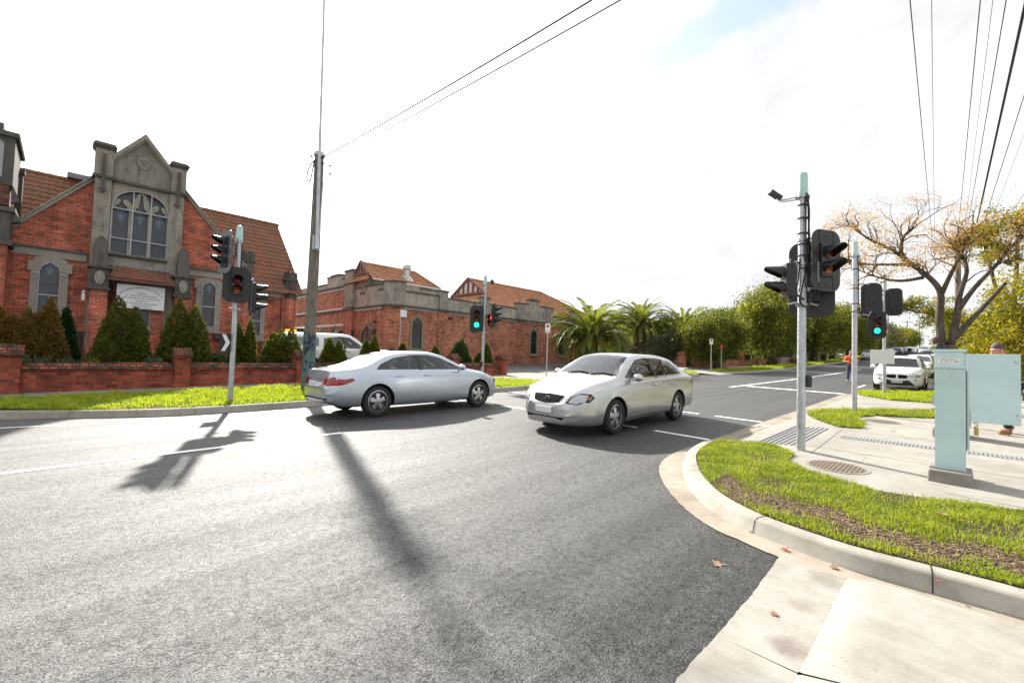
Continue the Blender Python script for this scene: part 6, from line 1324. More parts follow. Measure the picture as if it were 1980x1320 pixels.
    # wheels
    rw = sp['rw']
    for ax in sp['ax']:
        for s_ in (-1, 1):
            yo = float(wd(ax))*.985; d = Vector((0, s_, 0)); t = MB((0, 0, 0)); c = Vector((ax, s_*(yo-.21), rw))
            t.lathe([(rw-.10, 0), (rw-.03, 0), (rw, .03), (rw, .17), (rw-.025, .205), (rw-.09, .21), (rw-.095, .17)], c, d, 32); to = t.build('wheel', M['rubber'], root, auto=35)
            if detail == 2 or True:
                r_ = MB(); r_.lathe([(rw-.10, .02), (rw-.095, .195), (rw-.115, .20), (rw-.125, .15), (rw-.13, .05)], c, d, 28); u_, v_, _ = basis(d); R2 = rw-.118
                for q in range(spokes):
                    for off in ((-.11, .11) if spokes == 5 else (0,)):
                        a = 2*math.pi*q/spokes+.3; a2 = a+off*1.3; dr = u_*math.cos(a2)+v_*math.sin(a2); tg = -u_*math.sin(a2)+v_*math.cos(a2); d0 = u_*math.cos(a)+v_*math.sin(a)
                        p0 = c+d0*.045+d*.185+tg*off*.1; p1 = c+dr*R2+d*.165; w0, w1 = .022, .026
                        r_.add([p0-tg*w0, p0+tg*w0, p1+tg*w1, p1-tg*w1, p0-tg*w0-d*.03, p0+tg*w0-d*.03, p1+tg*w1-d*.03, p1-tg*w1-d*.03], [(0, 1, 2, 3), (0, 4, 5, 1), (2, 6, 7, 3), (1, 5, 6, 2), (3, 7, 4, 0)])
                r_.lathe([(.06, .17), (.055, .195), (0, .2)], c, d, 16); ri = r_.build('rim', M['rim_silver'], to, auto=40)
                k_ = MB(); k_.lathe([(rw-.13, .06), (0, .065)], c, d, 20); k_.build('brake_disc', M['dark_metal'], to)
    return root
def place_car(root, x, y, az, zf=None):
    zf = zf or zroad; d = Vector((math.cos(R(az)), math.sin(R(az)))); e = Vector((-d.y, d.x)); h = 1.3
    g = (zf(x+d.x*h, y+d.y*h)-zf(x-d.x*h, y-d.y*h))/(2*h); rl = (zf(x+e.x*.8, y+e.y*.8)-zf(x-e.x*.8, y-e.y*.8))/1.6
    root.location = (x, y, (zf(x+d.x*h, y+d.y*h)+zf(x-d.x*h, y-d.y*h))/2+.004); root.rotation_euler = (math.atan(rl), -math.atan(g), R(az)); root.rotation_mode = 'XYZ'; return root
c1 = make_car(SEDM, 'paint_silver_blue', 'silver_sedan', 'bluish silver sedan driving right in the far lane, its red tail light showing', 'car'); place_car(c1, 6.24, 9.72, 0)
c2 = make_car(SEDC, 'paint_silver', 'silver_sedan', 'older pale silver sedan coming towards the left in the near lane with a boot spoiler', 'car'); place_car(c2, 8.68, 5.38, 180.5)
c3 = make_car(SUVS, 'paint_white', 'white_suv', 'white compact SUV with twin black grilles parked nearest behind the grass at the kerb', 'car', cladding=True); place_car(c3, 28.2, 1.9, 180)
c4 = make_car(UTE, 'paint_white', 'white_ute', 'white utility truck with a canopy and amber beacons parked behind the brick fence', 'utility truck', spokes=6); place_car(c4, 9.0, 20.6, 0, zfar)
b = MB(); b.box(-2.2, -1.9, -.25, .25, 1.86, 1.95); b.box(-1.35, -1.05, -.25, .25, 1.86, 1.95); split_pieces(b.build('beacon', M['beacon_amber'], c4)); b = MB(); b.box(-1.85, -1.4, -.2, .2, 1.86, 2.03); b.build('roof_box', M['black_plastic'], c4, bevel=.03)
far_suv = make_car(SUVS, 'paint_white', 'white_suv', 'white SUV with roof bars parked directly behind the nearest parked white SUV', 'car', 1); place_car(far_suv, 44.5, 2.0, 180)
MB().tube([(-.5, -.6, 1.64), (-.5, .6, 1.64)], .025, 6).build('roof_bar', M['black_plastic'], far_suv); MB().tube([(.2, -.6, 1.62), (.2, .6, 1.62)], .025, 6).build('roof_bar', M['black_plastic'], far_suv)
FG = 'distant cars along the road'
def far_car(src, x, y, az, label):
    c = copy_tree(src); c['label'] = label; c['group'] = FG; place_car(c, x, y, az); return c
far_suv['group'] = FG
far_car(far_suv, 52.5, 1.9, 180, 'third white SUV in the line parked along the near kerb')
far_car(far_suv, 128, 4.9, 180, 'white SUV driving towards the camera near the crest of the road')
blue = make_car(SEDC, 'paint_blue', 'blue_car', 'bright blue car parked far along the near kerb beside the tree', 'car', 1, FG); place_car(blue, 88, 2.9, 180)
dk = make_car(SUVS, 'paint_dark', 'dark_car', 'dark hatchback parked on the far side facing away, just right of the white sign', 'car', 1, FG); place_car(dk, 114, 8.2, 0)
wh = make_car(SEDM, 'paint_white', 'white_car', 'white hatch parked on the far side, half hidden by the blank white sign', 'car', 1, FG); place_car(wh, 102, 8.6, 0)
far_car(wh, 84, 9.1, 0, 'white car at the far verge just left of the white sign')
rd = make_car(SEDM, 'paint_red', 'red_car', 'small dark red car parked beyond the dark hatchback', 'car', 1, FG); place_car(rd, 134, 8.4, 0)
gy = make_car(SUVS, 'paint_silver_blue', 'grey_suv', 'grey four-wheel drive driving away near the crest, its spare wheel showing', 'car', 1, FG); place_car(gy, 124, 6.9, 0)
MB().lathe([(.36, 0), (.36, .16), (.28, .2), (0, .2)], (-2.26, 0, .98), (-1, 0, 0), 18).build('spare_wheel', M['rubber'], gy)
far_car(dk, 158, 4.2, 180, 'dark car coming over the crest to the right of the oncoming white SUV'); far_car(wh, 165, 6.4, 0, 'pale car driving away over the crest between the two SUVs')
# ---------------------------------------------------------------- vegetation
def leaf_quads(P, size, rg, aspect=.5, droop=0., updir=None, jit=.35):
    """one bent diamond leaf at every point of P"""
    n = len(P); d = rg.normal(size=(n, 3)); d /= np.linalg.norm(d, axis=1)[:, None]
    if updir is not None: d = d*.6+updir; d /= np.linalg.norm(d, axis=1)[:, None]
    d[:, 2] -= droop; d /= np.linalg.norm(d, axis=1)[:, None]
    s_ = rg.normal(size=(n, 3)); s_ -= d*(s_*d).sum(1)[:, None]; s_ /= np.linalg.norm(s_, axis=1)[:, None]; L = size*rg.uniform(1-jit, 1+jit, n)[:, None]
    V = np.empty((n, 4, 3)); V[:, 0] = P; V[:, 1] = P+d*L*.5+s_*L*aspect*.5; V[:, 2] = P+d*L; V[:, 3] = P+d*L*.5-s_*L*aspect*.5
    return V.reshape(-1, 3), np.arange(n*4).reshape(n, 4)
def crown_points(blobs, n, rg, clump=.22, hollow=.45, nclump=None, strand=0.):
    """points in clumps spread through a set of ellipsoids (x, y, z, rx, ry, rz)"""
    B = np.array(blobs, float); vol = B[:, 3]*B[:, 4]*B[:, 5]; nc = nclump or max(20, n//70); w_ = rg.choice(len(B), nc, p=vol**.75/np.sum(vol**.75))
    d = rg.normal(size=(nc, 3)); d /= np.linalg.norm(d, axis=1)[:, None]; r = rg.uniform(hollow, 1.03, nc)[:, None]
    C = B[w_, :3]+d*r*B[w_, 3:]; tone = rg.normal(0, .24, nc); sz = rg.uniform(.6, 1.4, nc)
    k = rg.integers(0, nc, n); scale = np.minimum(1., B[w_[k], 3:].min(1))[:, None]
    P = C[k]+rg.normal(size=(n, 3))*clump*sz[k][:, None]*np.array([1, 1, .75])*np.maximum(.6, scale)
    if strand: P[:, 2] -= np.minimum(rg.exponential(strand, n), strand*2.6)*(rg.random(nc) < .6)[k]
    return P, tone[k]
def foliage(name, parent, blobs, n, size, mat, seed, clump=.22, aspect=.5, droop=0., hollow=.45, tone0=.42, off=(0, 0, 0), nclump=None, strand=0.):
    rg = np.random.default_rng(seed); P, tn = crown_points(blobs, n, rg, clump, hollow, nclump, strand); P = P-np.array(off); V, F = leaf_quads(P, size, rg, aspect, droop)
    t = np.clip(tone0+tn+rg.normal(0, .13, n), 0, 1); return fast_mesh(name, V, F, M[mat], parent, col=np.repeat(t, 4))
def limb(mb, p, d, r, L, depth, rg, tips, spread=.55, up=.1, n=6, kink=.18, nb=(2, 3)):
    p = Vector(p); d = Vector(d).normalized(); pts = [p]; rs = [r]; k = 5 if depth > 1 else 4
    for i in range(k):
        d = (d+Vector((rg.gauss(0, kink), rg.gauss(0, kink), rg.gauss(0, kink)+up*.3))).normalized(); p = p+d*L/k; pts.append(p); rs.append(r*(1-.45*(i+1)/k))
    mb.tube(pts, rs, n)
    if depth == 0: tips.append((p, d)); return
    for j in range(rg.randint(*nb)):
        q = pts[rg.randint(max(1, k-3), k)] if j else pts[-1]
        nd = (d+Vector((rg.gauss(0, spread), rg.gauss(0, spread), rg.gauss(0, spread*.7)+up))).normalized(); limb(mb, q, nd, rs[-1]*.85, L*rg.uniform(.6, .85), depth-1, rg, tips, spread, up, max(4, n-1), kink, nb)
def tree(name, label, x, y, z, trunk, r, blobs, n, size, mat, seed, group=None, cat='tree', lean=(0, 0), droop=.5, clump=.3, tone0=.42, bk='bark_dark', forks=3, fork_at=.35, aspect=.35, hollow=.45):
    """trunk: height to which the limbs climb; blobs relative to the foot"""
    t = thing(name, label, cat, (x, y, z), group=group); rg = random.Random(seed); mb = MB(); top = Vector((lean[0], lean[1], trunk*fork_at)); mb.tube([(0, 0, -.2), (lean[0]*.2, lean[1]*.2, trunk*fork_at*.35), top*.75+Vector((.04, 0, 0)), top], [r*1.35, r*1.05, r*.95, r*.9], 9)
    for f in range(forks):
        b = blobs[f % len(blobs)]; tgt = Vector(b[:3]); d = tgt-top; mid = top+d*.5+Vector((rg.uniform(-.2, .2), rg.uniform(-.2, .2), .1)); mb.tube(smooth_line([tuple(top), tuple(mid), tuple(tgt), tuple(tgt+d*.06)], 3), [r*.62*(1-.8*i/9) for i in range(10)], 6)
    mb.build('trunk', M[bk], t, smooth=True)
    foliage('crown', t, blobs, n, size, mat, seed, clump, aspect, droop, hollow, tone0, strand=.55 if name == 'street_tree' else 0.); return t
def conifer(label, x, y, h, r, mat, seed, tips=((0, 0, 1),), n=19000, name='conifer', base=None, group='clipped conifers behind the brick fence', round_=.92):
    z0 = zfar(x, y) if base is None else base; t = thing(name, label, 'conifer', (x, y, z0), group=group); rg = np.random.default_rng(seed); MB().tube([(0, 0, 0), (0, 0, h*.75)], [.07, .02], 6).build('trunk', M['bark_dark'], t); Ps = []; T = []
    for (dx, dy, hh) in tips:
        m = n//len(tips); u = 1-np.sqrt(rg.random(m))*.98; u = np.clip(u, 0, .995); a = rg.uniform(0, 2*np.pi, m); prof = ((1-u)**round_)*np.minimum(1, .80+u*2.2)
        lob = 1+.09*np.sin(a*4+u*15+seed)+.08*np.sin(a*7-u*27)+.05*np.sin(a*13+u*60); rr = r*prof*lob*rg.uniform(.66, 1.0, m)**.7; P = np.c_[dx*np.clip(u*1.5, .35, 1)*1.0+rr*np.cos(a), dy+rr*np.sin(a), u*h*hh]; Ps.append(P); T.append(np.clip(.42+.22*np.sin(a*9+u*33)*np.sin(u*41-a*3)+rg.normal(0, .16, m), 0, 1))  # tint waves put the shade of gaps between sprays into the colour
    P = np.concatenate(Ps); tn = np.concatenate(T); out = np.c_[P[:, 0], P[:, 1], np.zeros(len(P))]; out /= np.maximum(1e-4, np.linalg.norm(out, axis=1))[:, None]; up = out*.75+np.array([0, 0, .75])
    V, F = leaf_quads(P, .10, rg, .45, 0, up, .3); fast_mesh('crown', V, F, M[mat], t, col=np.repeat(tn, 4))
    core = MB(); core.lathe([(r*.66, .02), (r*.66, h*.12), (r*.36, h*.48), (r*.10, h*.75), (0, h*.85)], n=12); core.build('inner_shade', M['bark_dark'], t)  # dark core added to stand for the shade inside the crown
    return t
gz = lambda x, y=18.3: zfar(x, y)
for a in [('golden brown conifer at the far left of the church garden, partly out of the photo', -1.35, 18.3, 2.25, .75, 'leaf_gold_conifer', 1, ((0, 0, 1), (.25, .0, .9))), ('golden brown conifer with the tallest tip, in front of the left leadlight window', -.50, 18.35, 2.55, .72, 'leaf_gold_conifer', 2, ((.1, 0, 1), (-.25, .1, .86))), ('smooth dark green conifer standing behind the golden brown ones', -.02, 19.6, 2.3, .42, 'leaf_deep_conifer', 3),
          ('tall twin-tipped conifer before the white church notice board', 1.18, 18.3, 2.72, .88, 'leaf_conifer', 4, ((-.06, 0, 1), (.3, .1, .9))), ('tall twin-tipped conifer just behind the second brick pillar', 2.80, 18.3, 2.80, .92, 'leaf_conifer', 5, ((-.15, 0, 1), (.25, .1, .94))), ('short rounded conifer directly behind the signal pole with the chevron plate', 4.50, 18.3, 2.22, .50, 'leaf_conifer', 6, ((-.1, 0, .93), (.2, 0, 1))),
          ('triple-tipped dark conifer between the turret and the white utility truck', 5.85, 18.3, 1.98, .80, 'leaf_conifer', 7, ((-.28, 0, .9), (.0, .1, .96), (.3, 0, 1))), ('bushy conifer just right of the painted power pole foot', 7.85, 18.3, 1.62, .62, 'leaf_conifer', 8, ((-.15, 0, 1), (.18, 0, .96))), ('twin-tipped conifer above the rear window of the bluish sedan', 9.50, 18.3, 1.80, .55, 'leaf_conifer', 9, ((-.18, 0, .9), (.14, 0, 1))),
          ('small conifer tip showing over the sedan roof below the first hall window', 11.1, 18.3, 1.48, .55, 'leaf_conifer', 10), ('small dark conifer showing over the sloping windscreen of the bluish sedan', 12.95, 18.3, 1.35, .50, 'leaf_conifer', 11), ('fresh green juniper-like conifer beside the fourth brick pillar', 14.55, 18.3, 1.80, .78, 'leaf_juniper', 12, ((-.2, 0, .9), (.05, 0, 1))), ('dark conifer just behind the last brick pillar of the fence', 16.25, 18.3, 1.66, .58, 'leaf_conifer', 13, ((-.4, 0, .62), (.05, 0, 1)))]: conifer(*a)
def shrub(label, x, y, z, blobs, n, size, mat, seed, name='shrub', group=None, clump=.12, aspect=.45, droop=0., cat='shrub', tone0=.45, hollow=.3):
    t = thing(name, label, cat, (x, y, z), group=group); rg = random.Random(seed); mb = MB()
    for k in range(5): b = rg.choice(blobs); mb.tube([(rg.uniform(-.1, .1), rg.uniform(-.1, .1), -.05), (b[0]*.5, b[1]*.5, b[2]*.6), b[:3]], [.02, .014, .008], 5)
    mb.build('stem', M['bark_dark'], t); foliage('foliage', t, blobs, n, size, mat, seed, clump, aspect, droop, hollow, tone0); return t
shrub('silvery green low shrub at the fence below the golden brown conifers', -.35, 17.4, gz(0, 17.4), [(-.3, 0, .62, .45, .3, .22), (.35, 0, .58, .4, .3, .2), (0, .2, .4, .6, .3, .3)], 5000, .055, 'leaf_shrub', 31, group='shrubs in the church garden')
shrub('small yellow green shrub left of the twin-tipped conifer at the fence', .62, 17.9, gz(.6, 17.9), [(0, 0, .62, .3, .25, .25), (.1, 0, .35, .35, .3, .3)], 2600, .06, 'leaf_hedge', 32, group='shrubs in the church garden')
shrub('pale leafy shrub between the two tall twin-tipped conifers', 1.98, 17.9, gz(2, 17.9), [(0, 0, .60, .28, .25, .28), (0, 0, .3, .34, .3, .3)], 2600, .07, 'leaf_shrub', 33, group='shrubs in the church garden', tone0=.75)
shrub('reddish green low shrub behind the fence near the arched vault', 3.75, 18.4, gz(3.8), [(0, 0, .75, .45, .3, .3), (.1, 0, .4, .5, .35, .4)], 4200, .07, 'leaf_juniper', 34, group='shrubs in the church garden')
# palms
def palm(label, x, y, z, th, tr, crown_r, h_up, nf, seed, fruit=True):
    t = thing('palm_tree', label, 'palm tree', (x, y, z), group='stout date palms by the road'); rg = np.random.default_rng(seed); mb = MB(); n = 26; pr = []
    for i in range(n+1): u = i/n; pr.append((tr*(1.05-.15*u)*(1+.07*(i % 2)), u*th))
    mb.lathe(pr, n=20); 
    for i in range(int(th/.13)):
        for k in range(11):
            a = 2*math.pi*(k+.5*(i % 2))/11; zz = .1+i*.13; rr = tr*(1.03-.12*zz/th); rot = Matrix.Rotation(a, 3, 'Z'); mb.obox((rr*math.cos(a), rr*math.sin(a), zz), .05, .10, .045, rot @ Matrix.Rotation(R(-35), 3, 'Y'))
    mb.build('trunk', M['palm_trunk'], t)
    V = []; F = []; T = []; b = 0; ra = MB()
    for f in range(nf):
        a = 2.399963*f+rg.uniform(-.15, .15); u = f/nf; el = R(87-80*u**1.15)+rg.uniform(-.08, .08); L = crown_r*rg.uniform(1.12, 1.32)*(1.12-.16*u); p = np.array([.2*math.cos(a), .2*math.sin(a), th+.1]); pts = [p]; bend = rg.uniform(.07, .105)+.06*u; cur = el
        for s_ in range(12): p = p+np.array([math.cos(cur)*math.cos(a), math.cos(cur)*math.sin(a), math.sin(cur)])*L/12; pts.append(p); cur -= bend*(1+.9*s_/11)
        pts = np.array(pts); ra.tube([tuple(q) for q in pts[::2]], [.035, .03, .024, .018, .013, .009, .005], 4); tone = rg.uniform(.2, .75)*(1 if u < .8 else .9)
        N = 64; q = np.linspace(.12, .995, N)*12; i0 = np.minimum(q.astype(int), 11); fr = (q-i0)[:, None]; C = pts[i0]*(1-fr)+pts[i0+1]*fr; tg = pts[i0+1]-pts[i0]; tg /= np.linalg.norm(tg, axis=1)[:, None]
        side = np.cross(tg, [0, 0, 1.]); side /= np.maximum(1e-5, np.linalg.norm(side, axis=1))[:, None]; upv = np.cross(side, tg); ll = (crown_r*.135*np.sin(np.pi*np.clip(np.linspace(.12, 1.02, N), 0, 1))**.6+.03)[:, None]
        for s_ in (-1, 1):
            dd = side*s_*.7+tg*.75+upv*rg.uniform(.05, .45, (N, 1)); dd /= np.linalg.norm(dd, axis=1)[:, None]; wv = np.cross(dd, upv)*.015*crown_r/2.7; tip = C+dd*ll; tip[:, 2] -= ll[:, 0]*.22
            Q = np.stack([C-wv, C+wv, C+dd*ll*.55+wv*1.1, tip, C+dd*ll*.55-wv*1.1], 1); V.append(Q.reshape(-1, 3)); F.append(np.arange(N*5).reshape(N, 5)+b); b += N*5; T.append(np.repeat(np.clip(tone+rg.normal(0, .1, N), 0, .95), 5))
    ra.build('frond_rib', M['olive_trim'], t); fast_mesh('fronds', np.concatenate(V), np.concatenate(F), M['leaf_palm'], t, col=np.concatenate(T))
    if fruit:
        P, tn = crown_points([(math.cos(a)*.75, math.sin(a)*.75, th-.05, .28, .28, .30) for a in np.linspace(0, 6, 9)], 2600, rg, .09, .2); V2, F2 = leaf_quads(P, .12, rg, .3, .5); fast_mesh('fruit_stalks', V2, F2, M['palm_fruit'], t, col=np.repeat(np.clip(.4+tn, 0, 1), 4))
    return t
palm('largest stout date palm with orange fruit stalks beside the hall', 26.6, 18.6, zfar(26.6, 18.6), 1.9, .52, 2.85, 3.6, 96, 3)
palm('middle date palm standing farther back between the other two palms', 38.0, 21.0, zfar(38, 21), 3.3, .55, 2.6, 3, 80, 4)
palm('right date palm with a ferny green trunk behind the pale silver sedan', 40.6, 18.0, zfar(40.6, 18), 2.6, .6, 2.7, 3, 80, 5, False)
shrub('fern growing on the trunk of the right date palm', 40.3, 17.5, zfar(40, 18), [(0, 0, .5, .35, .3, .5), (-.05, 0, 1.2, .3, .3, .5)], 2500, .16, 'leaf_hedge', 47, name='fern', cat='fern', tone0=.8, droop=.3, hollow=.6)
# trees and bushes along the far side; blobs relative to the foot
TG = 'street trees along the far side'
for a in [('olive_tree', 'grey green olive bush just right of the largest palm trunk', 31.0, 19.6, [(-.3, 0, 1.5, 1.6, 1.3, 1.0), (1.3, .3, 1.7, 1.5, 1.3, 1.0), (.4, 0, 2.4, 1.2, 1.1, .7)], 11000, .13, 'leaf_olive', 51), ('olive_tree', 'grey green olive bush between the middle palm and the right palm', 37.6, 18.3, [(-.8, 0, 1.5, 1.6, 1.3, 1.1), (1.0, .3, 1.7, 1.5, 1.3, 1.1), (-.2, 0, 2.4, 1.2, 1.1, .8)], 11000, .14, 'leaf_olive', 52)]:
    tree(a[0], a[1], a[2], a[3], zfar(a[2], a[3]), 1.8, .16, a[4], a[5], a[6], a[7], a[8], cat='tree', group='olive bushes below the palms', forks=3, droop=.1, clump=.2, hollow=.3)
tree('background_tree', 'pale bare-topped tree rising above the olive bushes behind the palms', 44, 27, zfar(44, 27), 4, .16, [(0, 0, 4.8, 1.8, 1.6, 1.3), (-1.2, 0, 3.6, 1.6, 1.5, 1.3)], 6000, .17, 'leaf_olive', 53, cat='tree', droop=.1, clump=.35, hollow=.2)
tree('background_tree', 'rounded green tree showing between the church and the hall', 17.5, 44, -.9, 3, .2, [(0, 0, 2.9, 1.9, 1.9, 1.5), (2.2, 1, 3.3, 1.8, 1.8, 1.5), (-1.8, .5, 2.4, 1.6, 1.6, 1.3)], 9000, .2, 'leaf_hedge', 54, cat='tree', droop=0, clump=.3)
tree('street_tree', 'leaning dark street tree directly behind the slim white-plated post', 37.9, 14.0, -.36, 3.4, .24, [(-1.9, .5, 3.3, 1.9, 1.8, 1.0), (.6, .3, 4.0, 2.2, 2.0, 1.1), (2.7, .2, 3.7, 2.0, 1.8, 1.1), (-.5, .6, 2.5, 2.2, 1.6, .8), (1.9, .5, 2.6, 1.8, 1.6, .8), (4.2, .3, 3.3, 1.5, 1.3, .9)], 40000, .19, 'leaf_street', 55, TG, lean=(1.1, .2), droop=.8, clump=.30, fork_at=.5, tone0=.36)
tree('street_tree', 'tallest yellow green street tree with drooping branches, left of the near signal pole', 50.8, 13.3, .2, 5.6, .42, [(-2.8, .3, 5.2, 2.6, 2.4, 1.9), (.3, 0, 6.6, 2.9, 2.6, 1.7), (3.2, .2, 5.6, 2.8, 2.4, 1.9), (-3.4, 0, 3.4, 1.7, 1.7, 1.7), (-.8, .3, 4.1, 2.4, 2.2, 1.4), (3.0, 0, 3.6, 2.4, 2.1, 1.7), (-4.4, .4, 4.4, 1.5, 1.5, 1.4)], 58000, .25, 'leaf_street', 56, TG, droop=1.0, clump=.42, forks=5, fork_at=.32, tone0=.46)
for (x, y, s_, sd, lab) in [(65.5, 12.6, 1.12, 57, 'street tree just right of the near signal pole, its trunk beside the green bin'), (74, 12.2, 1.1, 58, 'street tree behind the orange-vested worker in the road'), (86, 12.0, 1.2, 59, 'dark street tree whose crown ends left of the plain signal pole'), (98, 12.0, 1.1, 60, 'last rounded street tree of the far row before the bare one')]:
    tree('street_tree', lab, x, y, zroad(x, 12)+.1, 5.0*s_, .38, [(p[0]*s_, p[1]*s_, p[2]*s_, p[3]*s_, p[4]*s_, p[5]*s_) for p in [(-2.4, 0, 4.2, 2.3, 2.2, 1.8), (.2, 0, 5.6, 2.5, 2.3, 1.6), (2.6, .2, 4.6, 2.3, 2.2, 1.8), (-1.8, 0, 2.8, 1.8, 1.7, 1.2), (1.9, 0, 3.0, 1.9, 1.7, 1.3)]], 30000, .30, 'leaf_street', sd, TG, droop=.9, clump=.45, forks=4, fork_at=.36, tone0=.38)
for (x, y, h, sd, mt, lab) in [(45.5, 22, 4.6, 61, 'leaf_dark', 'dark garden tree behind the leaning street tree'), (55, 20, 6.5, 62, 'leaf_street', 'broad garden tree filling the gap behind the tallest street tree'), (46, 17.8, 2.4, 63, 'leaf_dark', 'dark glossy garden shrub mass behind the low front wall by the right palm'), (68, 19, 7, 64, 'leaf_street', 'garden tree behind the near signal pole'), (82, 19, 7.4, 65, 'leaf_street', 'garden tree above the worker in the road'), (60, 16.8, 3.0, 66, 'leaf_dark', 'low dark garden tree behind the clipped hedge')]:
    tree('garden_tree', lab, x, y, zfar(x, y) if x < 50 else zroad(x, 12)+.2, h*.8, .2, [(-h*.35, 0, h*.55, h*.42, h*.4, h*.36), (h*.3, 0, h*.6, h*.42, h*.4, h*.36), (0, 0, h*.78, h*.36, h*.34, h*.24), (0, -.3, h*.3, h*.45, h*.36, h*.26)], 14000, .34, mt, sd, 'garden trees on the far side', droop=.4, clump=.4, tone0=.35)
def bare_tree(label, x, y, z, h, seed, mat='twig', n=6000, w_=3.):
    t = thing('bare_tree', label, 'tree', (x, y, z)); rg = random.Random(seed); mb = MB(); tips = []; limb(mb, (0, 0, -.2), (0, 0, 1), .16, h*.34, 4, rg, tips, .6, .2, 6, .14, (3, 4)); mb.build('trunk', M['bark'], t)
    r2 = np.random.default_rng(seed); P = np.array([tuple(p) for p, d in tips]); P = np.repeat(P, max(1, n//len(P)), 0)+r2.normal(size=(len(P)*max(1, n//len(P)), 3))*.28; V, F = leaf_quads(P, .3, r2, .05, 0); fast_mesh('crown', V, F, M[mat], t, col=np.repeat(r2.random(len(P)), 4)); return t
bare_tree('bare pinkish winter tree above the leaning street tree', 52.5, 24, .4, 6.8, 71); bare_tree('leafless brown tree beyond the last street tree of the far row', 112, 13.2, zroad(112, 12), 7.5, 72, n=9000)
# far end of the street: rows of trees, one by one
k = 0
for (x, y, h, mt) in [(122, 12.6, 5.5, 'leaf_street'), (132, 13, 8.5, 'leaf_olive'), (142, 12.6, 7.8, 'leaf_olive'), (152, 12.4, 7.5, 'leaf_hedge'), (163, 12.2, 7.4, 'leaf_hedge'), (176, 12., 7.6, 'leaf_street'), (190, 11.6, 8., 'leaf_street'), (205, 11, 7.4, 'leaf_street')]:
    k += 1; tree('distant_tree', ['small green tree just behind the blank white sign', 'greyish distant tree behind the far crossarm pole', 'second greyish distant tree in the far row', 'yellowish distant tree in the middle of the far row', 'yellow green distant tree left of the crest', 'green distant tree nearer the crest', 'round dark tree second from the crest', 'round dark tree at the end of the far row on the crest'][k-1], x, y, zroad(x, 9)+.1, h*.7, .25, [(-1.5, 0, h*.5, h*.4, h*.36, h*.34), (1.5, 0, h*.55, h*.4, h*.36, h*.36), (0, 0, h*.3, h*.45, h*.36, h*.28), (0, 0, h*.72, h*.3, h*.3, h*.22)], 5000, .5, mt, 80+k, 'distant trees near the crest', droop=.3, clump=.6, hollow=.3)
# golden bare tree at the right, with two stems
gt = thing('golden_tree', 'nearly bare tree with twin stems, spreading limbs and sparse orange leaves behind the cabinets', 'tree', (18, .30, znear(18, .3))); gz0 = -znear(18, .3); rg = random.Random(21); mb = MB(); tips = []
def gl(*pts): return [(p[0]-18, p[1]-.30, p[2]+gz0) for p in pts]
def stem(pts, r0, r1, n=9): q = smooth_line(pts, 4); mb.tube(q, [r0+(r1-r0)*i/(len(q)-1) for i in range(len(q))], n); return q
stem(gl((18, .22, -1.3), (18, .20, .2), (17.95, .24, .8)), .25, .22, 12); mb.ball(gl((17.9, .44, .93))[0], .10, .10, .11)
A = stem(gl((18, .32, .8), (18, .37, 1.6), (18, .34, 2.3), (17.9, .55, 2.75), (17.8, .95, 3.2), (17.7, 1.35, 3.65), (17.5, 1.9, 4.05), (17.3, 2.4, 4.55)), .11, .018)
B = stem(gl((18, .14, .8), (18, .02, 1.5), (18.0, -.05, 2.2), (18.1, -.2, 2.9), (18.2, -.12, 3.4), (18.3, .1, 3.9)), .10, .018)
C = stem(gl((18, .05, 1.0), (18, -.28, 1.5), (18, -.55, 1.9), (18, -.95, 2.5)), .08, .04)
D = stem(gl((18, -.02, 1.8), (17.9, -.35, 2.4), (17.8, -.75, 2.95), (17.7, -1.1, 3.5), (17.6, -1.5, 3.9)), .075, .015)
E = stem(gl((18, .35, 2.2), (17.9, .1, 2.9), (17.9, -.1, 3.4), (17.9, -.3, 3.9)), .07, .015)
Fq = stem(gl((17.85, .95, 3.2), (17.6, 1.6, 3.25), (17.4, 2.1, 3.3), (17.2, 2.7, 3.55)), .05, .012)
G = stem(gl((17.9, .7, 2.8), (17.7, 1.2, 2.72), (17.5, 1.7, 2.85), (17.2, 2.1, 3.05)), .055, .012)
Hh = stem(gl((17.75, 1.2, 3.5), (17.7, 1.15, 4.0), (17.8, .9, 4.3)), .06, .02)
for q, m in ((A, 26), (B, 14), (D, 16), (E, 14), (Fq, 15), (G, 11), (Hh, 9)):
    for j in range(m):
        i = rg.randint(max(2, int(len(q)*.42)), len(q)-1); p = Vector(q[i]); d = (Vector(q[i])-Vector(q[i-1])).normalized(); nd = (d+Vector((rg.gauss(0, .6), rg.gauss(0, .6), rg.gauss(.2, .4)))).normalized(); limb(mb, p, nd, .022, rg.uniform(.35, .65), 2, rg, tips, .6, .08, 4, .2, (2, 3))
mb.build('trunk', M['bark'], gt, smooth=True); r2 = np.random.default_rng(5); P0 = np.array([tuple(p) for p, d in tips if rg.random() < .9]); P = np.repeat(P0, 30, 0)+r2.normal(size=(len(P0)*30, 3))*np.array([.13, .13, .07]); V, F = leaf_quads(P, .044, r2, .45, .2); fast_mesh('crown', V, F, M['leaf_gold'], gt, col=np.repeat(r2.random(len(P)), 4))
